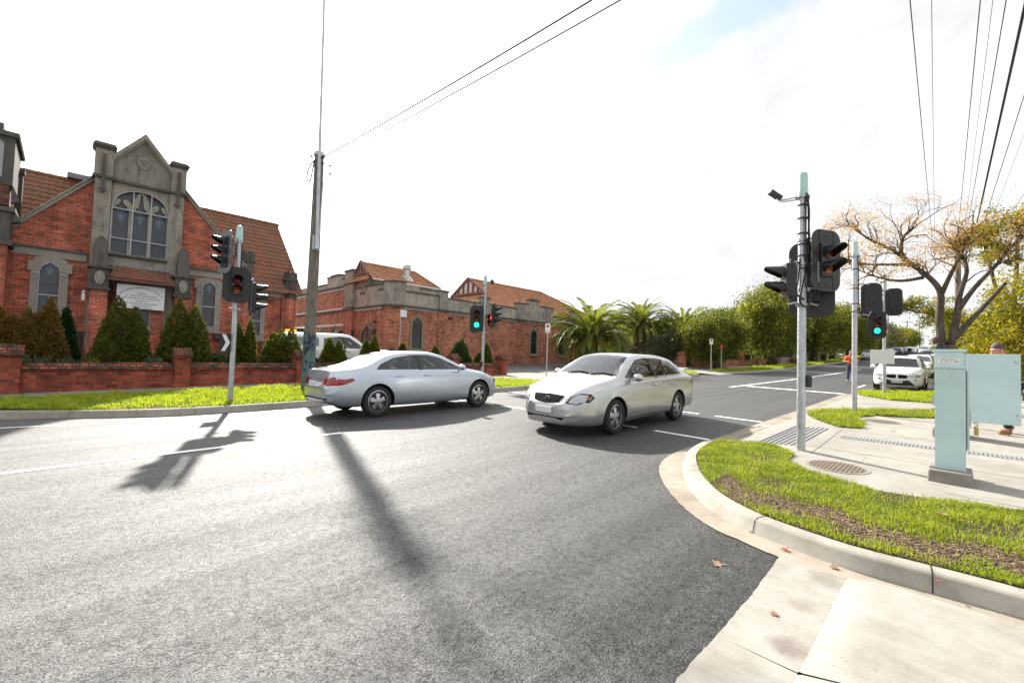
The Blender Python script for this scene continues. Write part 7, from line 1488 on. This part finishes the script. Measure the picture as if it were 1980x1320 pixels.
# hedge-like trees at the right
tree('hedge_tree', 'large yellow green bushy tree filling the right edge behind the workman', 24.5, -1.9, -.9, 3.5, .2, [(.5, .4, 2.2, 1.7, 1.5, 1.3), (0, -1.2, 2.4, 1.8, 1.6, 1.5), (.3, 0, 3.7, 1.5, 1.3, 1.2), (.6, -1.6, 3.9, 1.6, 1.5, 1.3), (0, .9, 1.5, 1.2, 1.1, .9)], 42000, .12, 'leaf_hedge', 91, cat='tree', droop=.25, clump=.2, tone0=.55)
tree('hedge_tree', 'darker green hedge of fine hanging leaves behind the golden bare tree', 29.0, -.8, -.75, 2.2, .14, [(0, .2, 1.2, 1.3, 1.1, 1.0), (0, -1.2, 1.5, 1.5, 1.2, 1.2), (.2, -.5, 2.3, 1.3, 1.2, .9), (1, 1.0, .8, 1.0, .8, .8), (0, .6, 2.0, 1., .8, .9)], 26000, .13, 'leaf_street', 92, cat='tree', droop=.7, clump=.2, tone0=.6)
tree('background_tree', 'light feathery tree top at the right edge above the bushy tree', 27, -1.5, -.8, 5.6, .16, [(.2, .7, 6.5, 1.2, .8, .6), (.4, -.3, 7.2, 1.4, 1.0, .7), (.2, -1.4, 6.8, 1.5, 1.1, .9), (0, .2, 5.7, 1., .8, .5)], 11000, .13, 'leaf_hedge', 93, cat='tree', droop=.1, clump=.22, tone0=.45, hollow=.2, bk='bark')
tree('background_tree', 'leafy tree fragment showing between the trunk and the parked cars', 60, -.2, .4, 4.2, .25, [(0, .3, 2.6, 1.4, 1.5, 1.4), (0, -1.5, 3.6, 1.8, 1.8, 1.6), (0, .6, 4.8, 1.2, 1.3, 1.)], 9000, .26, 'leaf_hedge', 94, cat='tree', droop=.3, clump=.3)
tree('background_tree', 'hanging green branch tree behind the left limb of the golden bare tree', 30, -.5, -.6, 4.2, .08, [(0, 3.2, 3.9, .9, 1.0, .5), (0, 2.4, 4.0, .9, .9, .5), (0, 1.4, 3.6, .9, 1., .8)], 5000, .12, 'leaf_hedge', 95, cat='tree', droop=.9, clump=.2, hollow=.1, fork_at=.7)
# ---------------------------------------------------------------- signal cabinets
zc0 = zpath(7.5, 0)
cab = thing('signal_cabinet', 'narrow pale green steel cabinet with white graffiti on a concrete plinth', 'cabinet', (7.62, .065, zc0))
b = MB(); b.add([(-.20, -.20, -.02), (.42, -.20, -.02), (.42, .20, -.02), (-.20, .20, -.02), (-.175, -.19, .14), (.40, -.19, .14), (.40, .19, .14), (-.175, .19, .14)], [(3, 2, 1, 0), (4, 5, 6, 7), (0, 1, 5, 4), (1, 2, 6, 5), (2, 3, 7, 6), (3, 0, 4, 7)]); b.build('plinth', M['footpath_old'], cab, bevel=.015)
b = MB(); b.box(-.01, .34, -.135, .135, .14, 1.50-.14); b.build('body', M['cabinet_green'], cab, bevel=.004); b = MB(); b.box(-.02, .36, -.145, .145, 1.36, 1.385); b.build('lid', M['cabinet_green'], cab, bevel=.004)
b = MB(); b.box(.02, .33, -.165, -.142, .40, 1.33); b.build('door', M['cabinet_green'], cab, bevel=.004); b = MB(); b.box(.005, .345, -.142, -.1355, .38, 1.35); b.build('door_seal', M['cabinet_dark'], cab)
b = MB(); b.box(.06, .09, .136, .16, .9, 1.0); b.box(.06, .09, .136, .15, .5, .62); b.build('hinge', M['steel'], cab)
b = MB(); b.box(.20, .27, -.18, -.166, .66, .86); b.tube([(.24, -.20, .70), (.24, -.235, .72), (.24, -.24, .68), (.24, -.21, .66)], .008, 6); b.build('lock_hasp', M['steel'], cab); b = MB(); b.box(.225, .255, -.245, -.205, .56, .66); b.build('padlock', M['brass'], cab, bevel=.006)
rg = random.Random(12); g = MB(); X0 = -.013
for pts in ([(.09, 1.30), (.07, 1.24), (.085, 1.31), (.055, 1.31), (.05, 1.28), (.085, 1.27), (.04, 1.24)], [(.03, 1.30), (.02, 1.25), (.0, 1.31), (-.01, 1.27), (-.03, 1.25), (-.02, 1.29), (-.035, 1.31), (-.045, 1.27)], [(-.04, 1.32), (-.06, 1.25), (-.05, 1.285), (-.075, 1.31), (-.05, 1.285), (-.085, 1.25)], [(.06, 1.235), (-.09, 1.25), (.04, 1.215), (.06, 1.20), (.02, 1.19), (-.09, 1.215)], [(.07, 1.17), (.02, 1.18), (-.04, 1.165), (-.09, 1.14), (-.10, 1.16)], [(-.095, 1.21), (-.11, 1.20), (-.10, 1.185), (-.085, 1.20), (-.10, 1.215), (-.115, 1.18)], [(-.01, 1.33), (.0, 1.335), (-.01, 1.345), (-.02, 1.335), (-.01, 1.33)], [(-.04, 1.33), (-.03, 1.335), (-.04, 1.345), (-.05, 1.335), (-.04, 1.33)]): g.tube(smooth_line([(X0, y, z) for y, z in pts], 5), .0024, 4)
g.build('graffiti', M['letter_pale'], cab)
zc1 = zpath(11.6, 0)
big = thing('signal_cabinet', 'wide pale green traffic signal cabinet with its door swung open towards the workman', 'cabinet', (11.8, .1, zc1)); T0 = .42-zc1
b = MB(); b.box(-.05, .55, -.22, .24, .0, .12); b.build('plinth', M['footpath_old'], big); b = MB(); b.box(-.02, .5, -.195, .21, .12, T0-.02); b.build('body', M['cabinet_green'], big, bevel=.005); b = MB(); b.box(-.05, .53, -.225, .24, T0-.02, T0+.02); b.build('lid', M['cabinet_green'], big, bevel=.006)
b = MB(); b.box(-.032, -.021, -.06, .09, T0-.10, T0-.075); b.build('handle', M['cabinet_green'], big, bevel=.003)
b = MB(); b.box(-.026, -.021, -.12, .16, T0-.25, T0-.145); pl = b.build('fault_sign', M['sign_white'], big); text_join('lettering', [('SIGNAL FAULTS', .032, frame((-.0275, .02, T0-.17), (0, -1, 0), (0, 0, 1))), ('✆ 13 11 70'.replace('✆', ' '), .052, frame((-.0275, 0, T0-.215), (0, -1, 0), (0, 0, 1)))], M['letter_black'], pl)
b = MB(); b.tube(smooth_line([(-.028, .115, T0-.20), (-.028, .12, T0-.215), (-.028, .105, T0-.228), (-.028, .09, T0-.232)], 4), .005, 5); b.build('phone_mark', M['letter_black'], pl)
b = MB(); b.box(-.03, .02, -.885, -.20, .32, T0-.06); dr = b.build('door', M['cabinet_green'], big, bevel=.006); dr.rotation_euler = (0, 0, R(2)); b = MB()
for y, z in ((-.83, T0-.20), (-.84, .5)): b.lathe([(.018, 0), (.014, .012), (0, .014)], (-.03, y, z), (-1, 0, 0), 10)
b.build('door_bolt', M['steel'], dr); b = MB(); b.box(.1, .4, .05, .2, T0+.02, T0+.10); b.box(.12, .38, .07, .18, T0+.10, T0+.15); b.build('tool_bag', M['black_plastic'], big, bevel=.03)
# ---------------------------------------------------------------- people: one skinned body each, clothing as children
def skin_mesh(name, joints, edges, mat, parent, root=0, sub=2):
    """joints: list of (x, y, z, rx, ry)"""
    me = bpy.data.meshes.new(name); me.from_pydata([j[:3] for j in joints], edges, []); o = bpy.data.objects.new(name, me); COL.objects.link(o); o.parent = parent; me.materials.append(mat)
    o.modifiers.new('skin', 'SKIN'); 
    for i, j in enumerate(joints): v = me.skin_vertices[0].data[i]; v.radius = (j[3], j[4] if len(j) > 4 else j[3]); v.use_root = (i == root)
    s_ = o.modifiers.new('sub', 'SUBSURF'); s_.levels = s_.render_levels = sub; dg = bpy.context.evaluated_depsgraph_get(); m2 = bpy.data.meshes.new_from_object(o.evaluated_get(dg)); o.modifiers.clear(); o.data = m2; m2.polygons.foreach_set('use_smooth', [True]*len(m2.polygons)); m2.materials.clear(); m2.materials.append(mat); return o
def person(label, x, y, z, az, pose, hat=False, vest='hivis', trousers='navy_cloth'):
    p = thing('person', label, 'person', (x, y, z), R(az)); J = pose
    N = list(J); ix = {n: i for i, n in enumerate(N)}; E = [('pelvis', 'spine'), ('spine', 'chest'), ('chest', 'neck'), ('neck', 'jaw'), ('jaw', 'head'), ('head', 'crown'), ('jaw', 'nose')]
    for s_ in 'lr': E += [('pelvis', 'hip'+s_), ('hip'+s_, 'knee'+s_), ('knee'+s_, 'ankle'+s_), ('ankle'+s_, 'toe'+s_), ('chest', 'sho'+s_), ('sho'+s_, 'elb'+s_), ('elb'+s_, 'wri'+s_), ('wri'+s_, 'palm'+s_)]
    rad = dict(pelvis=.135, spine=.13, chest=.145, neck=.06, jaw=.075, head=.098, crown=.07, nose=.018, hip=.095, knee=.062, ankle=.045, toe=.04, sho=.068, elb=.045, wri=.030, palm=.036)
    js = [(*J[n], rad[n.rstrip('lr') if n not in rad else n]) for n in N]; fe = []
    for s_ in 'lr':
        w_, h = Vector(J['wri'+s_]), Vector(J['palm'+s_]); d = (h-w_).normalized(); sd = d.cross(Vector((0, 0, 1))); sd = sd.normalized() if sd.length > .1 else Vector((0, 1, 0)); up = sd.cross(d)
        for k, (o_, L) in enumerate(((-.03, .060), (-.01, .074), (.01, .078), (.03, .07))):
            q = h+sd*o_+d*.02; m1 = q+d*L*.55-up*.004; m2 = q+d*L*.95+up*-.03; js += [(*q, .010), (*m1, .009), (*m2, .008)]; b_ = len(js); fe += [(ix['palm'+s_], b_-3), (b_-3, b_-2), (b_-2, b_-1)]
        q = h-sd*.045-d*.01; js += [(*q, .011), (*(q+d*.045-sd*.015), .009)]; b_ = len(js); fe += [(ix['palm'+s_], b_-2), (b_-2, b_-1)]
    body = skin_mesh('body', js, [(ix[a], ix[b]) for a, b in E]+fe, M['skin'], p)
    def part(nm, names, edges, grow, mat, cut=()):
        L = [(*(Vector(J[n]) if n not in dict(cut) else Vector(J[dict(cut)[n][0]]).lerp(Vector(J[n]), dict(cut)[n][1])), rad[n.rstrip('lr') if n not in rad else n]*(1 if n in ('chest', 'pelvis', 'spine') else 1)+grow) for n in names]; i2 = {n: i for i, n in enumerate(names)}; return skin_mesh(nm, L, [(i2[a], i2[b]) for a, b in edges], M[mat], p)
    sh = part('shirt', ['spine', 'pelvis', 'chest', 'shol', 'elbl', 'wril', 'shor', 'elbr', 'wrir'], [('pelvis', 'spine'), ('spine', 'chest'), ('chest', 'shol'), ('shol', 'elbl'), ('elbl', 'wril'), ('chest', 'shor'), ('shor', 'elbr'), ('elbr', 'wrir')], .022, vest, (('wril', ('elbl', .72)), ('wrir', ('elbr', .72)), ('pelvis', ('spine', .85))))
    part('trousers', ['pelvis', 'hipl', 'kneel', 'anklel', 'hipr', 'kneer', 'ankler'], [('pelvis', 'hipl'), ('hipl', 'kneel'), ('kneel', 'anklel'), ('pelvis', 'hipr'), ('hipr', 'kneer'), ('kneer', 'ankler')], .02, trousers)
    for s_ in 'lr':
        a, t = Vector(J['ankle'+s_]), Vector(J['toe'+s_]); d = (t-a); d.z = 0; d.normalize(); bt = MB(); base = Vector((a.x, a.y, 0)); pr = []
        skin_mesh('boot', [(*(base-d*.05+Vector((0, 0, .05))), .05), (*(base+d*.07+Vector((0, 0, .05))), .052), (*(base+d*.17+Vector((0, 0, .042))), .046), (*(base-d*.02+Vector((0, 0, .15))), .062)], [(0, 1), (1, 2), (0, 3)], M['boot_tan'], p)
    hd = Vector(J['head']); cr = Vector(J['crown']); up = (cr-hd).normalized(); fw = (Vector(J['nose'])-Vector(J['jaw'])); fw = (fw-up*fw.dot(up)).normalized(); sd = up.cross(fw); h = MB(); h.ball((0, 0, 0), .096, .086, .086, 16, 10); rot = Matrix((fw, sd, up)).transposed()
    h.v = [tuple(rot @ Vector((v[0], v[1], v[2]))+hd+up*.040-fw*.030) for v in h.v]; h.build('hair', M['hair_grey' if not hat else 'hair_grey'], p, smooth=True)
    for s_ in (-1, 1):
        MB().ball(tuple(hd+fw*.088+sd*.034*s_+up*.0), .010, .010, .008, 8, 6).build('eye', M['letter_black'], p, smooth=True); MB().ball(tuple(hd-fw*.005+sd*.098*s_-up*.01), .014, .014, .032, 8, 6).build('ear', M['skin'], p, smooth=True); MB().tube([tuple(hd+fw*.096+sd*(.02*s_)+up*.022), tuple(hd+fw*.088+sd*(.05*s_)+up*.026)], .006, 5).build('eyebrow', M['hair_grey'], p)
    m_ = MB(); m_.tube([tuple(hd+fw*.082-up*.062+sd*t_) for t_ in (-.025, 0, .025)], .006, 5); m_.build('mouth', M['letter_red'], p)
    return p, J
def stand(lean=0., turn=0., arms='bent', stride=.1, headdown=0.):
    c = math.sin(lean); k = math.cos(lean); P = dict(pelvis=(0, 0, .95), spine=(.12*c, 0, .95+.2*k), chest=(.40*c, 0, .95+.40*k)); n = Vector((.55*c, 0, .95+.56*k)); P['neck'] = tuple(n); j = n+Vector((.03+.05*headdown, 0, .085)); P['jaw'] = tuple(j); h = j+Vector((.0+.05*headdown, 0, .075)); P['head'] = tuple(h); P['crown'] = tuple(h+Vector((-.02+.06*headdown, 0, .07))); P['nose'] = tuple(h+Vector((.098, 0, -.03-.04*headdown)))
    ch = Vector(P['chest'])
    for s_, e in (('l', 1), ('r', -1)):
        P['hip'+s_] = (0, .10*e, .90); P['knee'+s_] = (.03+stride*.5*e, .12*e, .49); P['ankle'+s_] = (stride*e-.02, .13*e, .09); P['toe'+s_] = (stride*e+.14, .14*e, .05); P['sho'+s_] = tuple(ch+Vector((0, .20*e, .06)))
        if arms == 'bent': P['elb'+s_] = tuple(ch+Vector((.02, .30*e, -.20))); P['wri'+s_] = tuple(ch+Vector((.24, .16*e, -.20))); P['palm'+s_] = tuple(ch+Vector((.31, .10*e, -.18)))
        else: P['elb'+s_] = tuple(ch+Vector((.14, .26*e, -.20))); P['wri'+s_] = tuple(ch+Vector((.38, .18*e, -.22))); P['palm'+s_] = tuple(ch+Vector((.46, .16*e, -.22)))
    return P
man, J = person('workman in an orange work shirt and tan boots looking down behind the open cabinet door', 13.25, -.70, zpath(13.25, -.7)+.005, 128, stand(.12, arms='reach', stride=.13, headdown=.9))
b = MB(); ch = Vector(J['chest'])
b = MB(); b.lathe([(.185, -.02), (.188, 0), (.188, .04), (.185, .06)], (0.02, 0, 1.10), n=18); b.v = [(v[0], v[1]*1.02, v[2]) for v in b.v]; b.build('reflective_band', M['reflective'], man, smooth=True)
col_ = MB(); n_ = Vector(J['neck']); col_.lathe([(.085, -.06), (.09, -.02), (.082, .03), (.07, .035)], tuple(n_), (.2, 0, 1), 16); col_.build('collar', M['navy_cloth'], man, smooth=True)
wk, J = person('worker in an orange hi-vis shirt walking down the middle of the road, holding a tablet', 31.7, 4.30, zroad(31.7, 4.3), 195, stand(.03, arms='bent', stride=.06, headdown=.5), trousers='jeans')
b = MB(); b.lathe([(.172, -.03), (.176, 0), (.176, .05), (.172, .06)], (0.015, 0, 1.14), n=18); b.build('reflective_band', M['reflective'], wk, smooth=True)
b = MB(); b.obox(tuple(Vector(J['chest'])+Vector((.36, 0, -.16))), .09, .13, .008, Matrix.Rotation(R(-25), 3, 'Y')); tb_ = b.build('tablet', M['black_plastic'], None); tb_.location = wk.location; tb_.rotation_euler = wk.rotation_euler; props(tb_, 'black tablet held by the worker in the road', 'tablet')
# ---------------------------------------------------------------- far side street furniture, walls and houses
bin_ = thing('wheelie_bin', 'dark green wheelie bin with a yellow lid on the far verge', 'bin', (68, 12.0, zroad(68, 12)+.14)); b = MB(); b.add([(-.24, -.25, .05), (.24, -.25, .05), (.24, .25, .05), (-.24, .25, .05), (-.29, -.30, .95), (.29, -.30, .95), (.29, .30, .95), (-.29, .30, .95)], [(3, 2, 1, 0), (4, 5, 6, 7), (0, 1, 5, 4), (1, 2, 6, 5), (2, 3, 7, 6), (3, 0, 4, 7)]); b.build('body', M['bin_green'], bin_, bevel=.03); b = MB(); b.prism([(-.31, .95), (.33, .95), (.33, 1.0), (.1, 1.06), (-.31, 1.02)], 'y', -.31, .31); b.build('lid', M['bin_yellow'], bin_, bevel=.02); b = MB(); b.cyl((.24, -.28, .1), (.24, -.22, .1), .1, n=14); b.cyl((.24, .22, .1), (.24, .28, .1), .1, n=14); b.build('wheel', M['rubber'], bin_)
yb = thing('wheelie_bin', 'green bin whose bright yellow lid just shows over the bluish sedan roof', 'bin', (10.6, 19.0, zfar(10.6, 19))); b = MB(); b.add([(-.28, -.25, .05), (.28, -.25, .05), (.28, .25, .05), (-.28, .25, .05), (-.33, -.30, 1.02), (.33, -.30, 1.02), (.33, .30, 1.02), (-.33, .30, 1.02)], [(3, 2, 1, 0), (4, 5, 6, 7), (0, 1, 5, 4), (1, 2, 6, 5), (2, 3, 7, 6), (3, 0, 4, 7)]); b.build('body', M['bin_green'], yb, bevel=.03); b = MB(); b.prism([(-.36, 1.02), (.36, 1.02), (.36, 1.07), (0, 1.13), (-.36, 1.08)], 'y', -.33, .33); b.build('lid', M['bin_yellow'], yb, bevel=.02)
def low_wall(label, pts, h, pil_, mat='hall_brick', cap='dark_render', ph=.45):
    t = thing('garden_wall', label, 'wall', (*pts[0], 0), group='low brick garden walls on the far side'); o = Vector((*pts[0], 0)); b = MB(o); c = MB(o)
    for (x0, y0), (x1, y1) in zip(pts[:-1], pts[1:]):
        d = Vector((x1-x0, y1-y0)).normalized(); n_ = Vector((-d.y, d.x))*.11; L = math.hypot(x1-x0, y1-y0); k = max(1, int(L/3))
        for i in range(k):
            xa, ya, xb, yb_ = x0+(x1-x0)*i/k, y0+(y1-y0)*i/k, x0+(x1-x0)*(i+1)/k, y0+(y1-y0)*(i+1)/k; za, zb2 = zw(xa, ya), zw(xb, yb_)
            V = [(xa-n_.x, ya-n_.y, za-.2), (xb-n_.x, yb_-n_.y, zb2-.2), (xb+n_.x, yb_+n_.y, zb2-.2), (xa+n_.x, ya+n_.y, za-.2), (xa-n_.x, ya-n_.y, za+h), (xb-n_.x, yb_-n_.y, zb2+h), (xb+n_.x, yb_+n_.y, zb2+h), (xa+n_.x, ya+n_.y, za+h)]; b.add(V, [(4, 5, 6, 7), (0, 1, 5, 4), (1, 2, 6, 5), (2, 3, 7, 6), (3, 0, 4, 7)])
            n2 = n_*1.3; c.add([(xa-n2.x, ya-n2.y, za+h), (xb-n2.x, yb_-n2.y, zb2+h), (xb+n2.x, yb_+n2.y, zb2+h), (xa+n2.x, ya+n2.y, za+h), (xa-n2.x, ya-n2.y, za+h+.07), (xb-n2.x, yb_-n2.y, zb2+h+.07), (xb+n2.x, yb_+n2.y, zb2+h+.07), (xa+n2.x, ya+n2.y, za+h+.07)], [(3, 2, 1, 0), (4, 5, 6, 7), (0, 1, 5, 4), (1, 2, 6, 5), (2, 3, 7, 6), (3, 0, 4, 7)])
    b.build('wall_panel', M[mat], t); c.build('coping', M[cap], t)
    for (x, y) in pil_:
        z = zw(x, y); p = MB(o); p.box(x-.24, x+.24, y-.24, y+.24, z-.2, z+h+ph); q = p.build('pillar', M[mat], t); p = MB(o); p.prism([(x-.3, z+h+ph), (x+.3, z+h+ph), (x, z+h+ph+.3)], 'y', y-.28, y+.28); p.build('pillar_cap', M['fence_brick'], q)
    return t
def zw(x, y): return max(zfar(x, y), zroad(x, 12)+.16)
low_wall('low brick garden wall left of the concrete driveway with one tall pillar', [(29.5, 17.0), (35.3, 15.8)], .30, [(35.4, 15.8)], ph=.75)
low_wall('low brick garden wall right of the concrete driveway with peaked pillars', [(38.6, 15.9), (46.5, 14.9), (58, 14.6)], .55, [(38.4, 15.9), (46.5, 14.9)], ph=.45)
low_wall('distant brick garden wall behind the far street trees', [(59, 14.7), (66, 14.6), (90, 14.3)], .6, [(66, 14.6), (72, 14.5)], 'house_wall')
hd_ = thing('clipped_hedge', 'neatly clipped dark hedge behind the low wall with peaked pillars', 'hedge', (52, 15.6, zw(52, 15.6))); foliage('foliage', hd_, [(dx, 0, .75, 1.0, .5, .55) for dx in np.arange(-6, 7.1, .8)], 16000, .10, 'leaf_dark', 97, .12, .5, 0, .75, .55); MB().box(-6.4, 7.2, -.35, .35, 0, 1.1).build('inner_block', M['bark_dark'], hd_)  # solid dark block filling the hedge behind its leaves
sh_ = shrub('dry brown pile of cut branches on the far verge behind the near pole', 57, 12.6, zroad(57, 12)+.15, [(0, 0, .35, 1.2, .5, .35), (.8, 0, .5, .6, .4, .35)], 2600, .28, 'dry_leaf', 98, name='branch_pile', cat='branches', aspect=.2, tone0=.2)
def house(label, x0, x1, y0, y1, z, hw, wall_, roof_, name='house', cat='house', flat=False):
    t = thing(name, label, cat, (x0, y0, z), group='distant houses on the far side'); o = (x0, y0, z); b = MB(o); b.box(x0, x1, y0, y1, z-.5, z+hw); w_ = b.build('wall', M[wall_], t)
    if flat: b = MB(o); b.box(x0-.2, x1+.2, y0-.2, y1+.2, z+hw, z+hw+.25); b.build('roof', M[roof_], t)
    else:
        b = MB(o); r = (y1-y0)/2; tiled(b, (x0-.4, y0-.4, z+hw-.1), (x1+.4, y0-.4, z+hw-.1), (x1-r, (y0+y1)/2, z+hw+r*.6), (x0+r, (y0+y1)/2, z+hw+r*.6), tw=.6); tiled(b, (x0-.4, y1+.4, z+hw-.1), (x0-.4, y0-.4, z+hw-.1), (x0+r, (y0+y1)/2, z+hw+r*.6), (x0+r, (y0+y1)/2, z+hw+r*.6), tw=.6); b.build('roof', M[roof_], t)
    for k in range(max(2, int((x1-x0)/3.2))):
        xa = x0+1+k*3.0
        if xa+1.2 > x1: break
        b = MB(o); ring(b, [(xa-.08, z+.8), (xa+1.28, z+.8), (xa+1.28, z+2.2), (xa-.08, z+2.2)], [(xa, z+.88), (xa+1.2, z+.88), (xa+1.2, z+2.12), (xa, z+2.12)], y0-.06, y0-.002); f = b.build('window', M['white_paint'], t); b = MB(o); b.box(xa, xa+1.2, y0-.03, y0-.003, z+.88, z+2.12); b.build('pane', M['window_glass'], f)
    b = MB(o); b.box(x0-.04, x0-.002, y0+1, y0+1.9, z, z+2.05); b.build('door', M['door_maroon'], t); return t
house('pinkish single-storey house half hidden behind the tallest street tree', 56, 67, 20, 29, zw(60, 20), 3.0, 'house_wall', 'church_tile'); house('low brown house with a dark verandah behind the far street trees', 74, 86, 18, 27, zw(80, 18), 3.2, 'house_dark', 'church_tile'); house('grey box building beyond the last far street trees', 118, 130, 14.6, 24, zroad(120, 12)+.1, 6.4, 'grey_wall', 'lead_flashing', 'grey_building', 'building', True); house('cream fence-like house front left of the orange-vested worker', 92, 100, 16.5, 23, zroad(95, 12)+.15, 2.6, 'cream_wall', 'church_tile')
house('dark red house in the garden shade behind the palms and olive bushes', 46, 54, 25, 33, zfar(46, 25), 3.0, 'house_dark', 'church_tile')
def lamp_pole(label, x, y, z, h, arm=2.4, side=-1, cross=True):
    t = thing('street_pole', label, 'street pole', (x, y, z), group='distant poles along the street'); MB().cyl((0, 0, 0), (0, 0, h), .16, .11, 10).build('pole', M['pole_wood'], t)
    if cross: MB().box(-.06, .06, -1.1, 1.1, h-.6, h-.45).build('crossarm', M['pole_wood'], t)
    if arm: a = MB(); a.tube([(0, 0, h*.8), (0, side*arm*.6, h*.93), (0, side*arm, h*.95)], .035, 6); ao = a.build('lamp_arm', M['galvanised'], t); a = MB(); a.box(-.12, .12, side*arm-.55, side*arm+.1, h*.94, h*.97); a.build('lamp', M['vent_metal'], ao, bevel=.02)
    return t
lamp_pole('distant crossarm pole with a street lamp just right of the green signal', 128, 10.8, zroad(128, 10), 9.3, 5.5); lamp_pole('farther street pole left of the crest of the road', 178, 10.6, zroad(178, 10), 9.0, 6.5); lamp_pole('pale pole behind the leafless brown tree', 104, 11.6, zroad(104, 11), 9., 0, cross=False); lamp_pole('small pole at the very crest of the road', 226, 10, zroad(226, 10), 9, 6)
bs = thing('billboard', 'small blue and white sign board near the crest', 'sign', (168, 10.9, zroad(168, 10))); MB().cyl((0, 0, 0), (0, 0, 3.6), .08, n=8).build('post', M['galvanised'], bs); MB().box(-.05, .05, -.9, .9, 2.4, 4.2).build('board', M['sign_white'], bs); MB().box(-.056, -.05, -.7, .7, 2.9, 3.9).build('board_panel', M['paint_blue'], bs)
ts = thing('distant_signal', 'tiny overhead traffic signal showing dark red at the crest', 'traffic signal', (205, 3.0, zroad(205, 3))); MB().tube([(0, -3, 0), (0, -3, 5.2), (0, 0, 6.0)], .08, 6).build('pole', M['galvanised'], ts); MB().box(-.2, .2, -.7, .7, 5.2, 6.9).build('head', M['signal_black'], ts, bevel=.1)
for i, (x, z0, lab) in enumerate([(62, 6.8, 'lowest cable crossing above the far road'), (82, 9.3, 'middle cable crossing above the far road'), (44, 7.1, 'upper cable crossing from the far trees to the golden tree')]): wire((x, 13, z0+.3), (x+3, -8, z0+.9), .35, .012 if i < 2 else .009, lab, 'cable_grey')
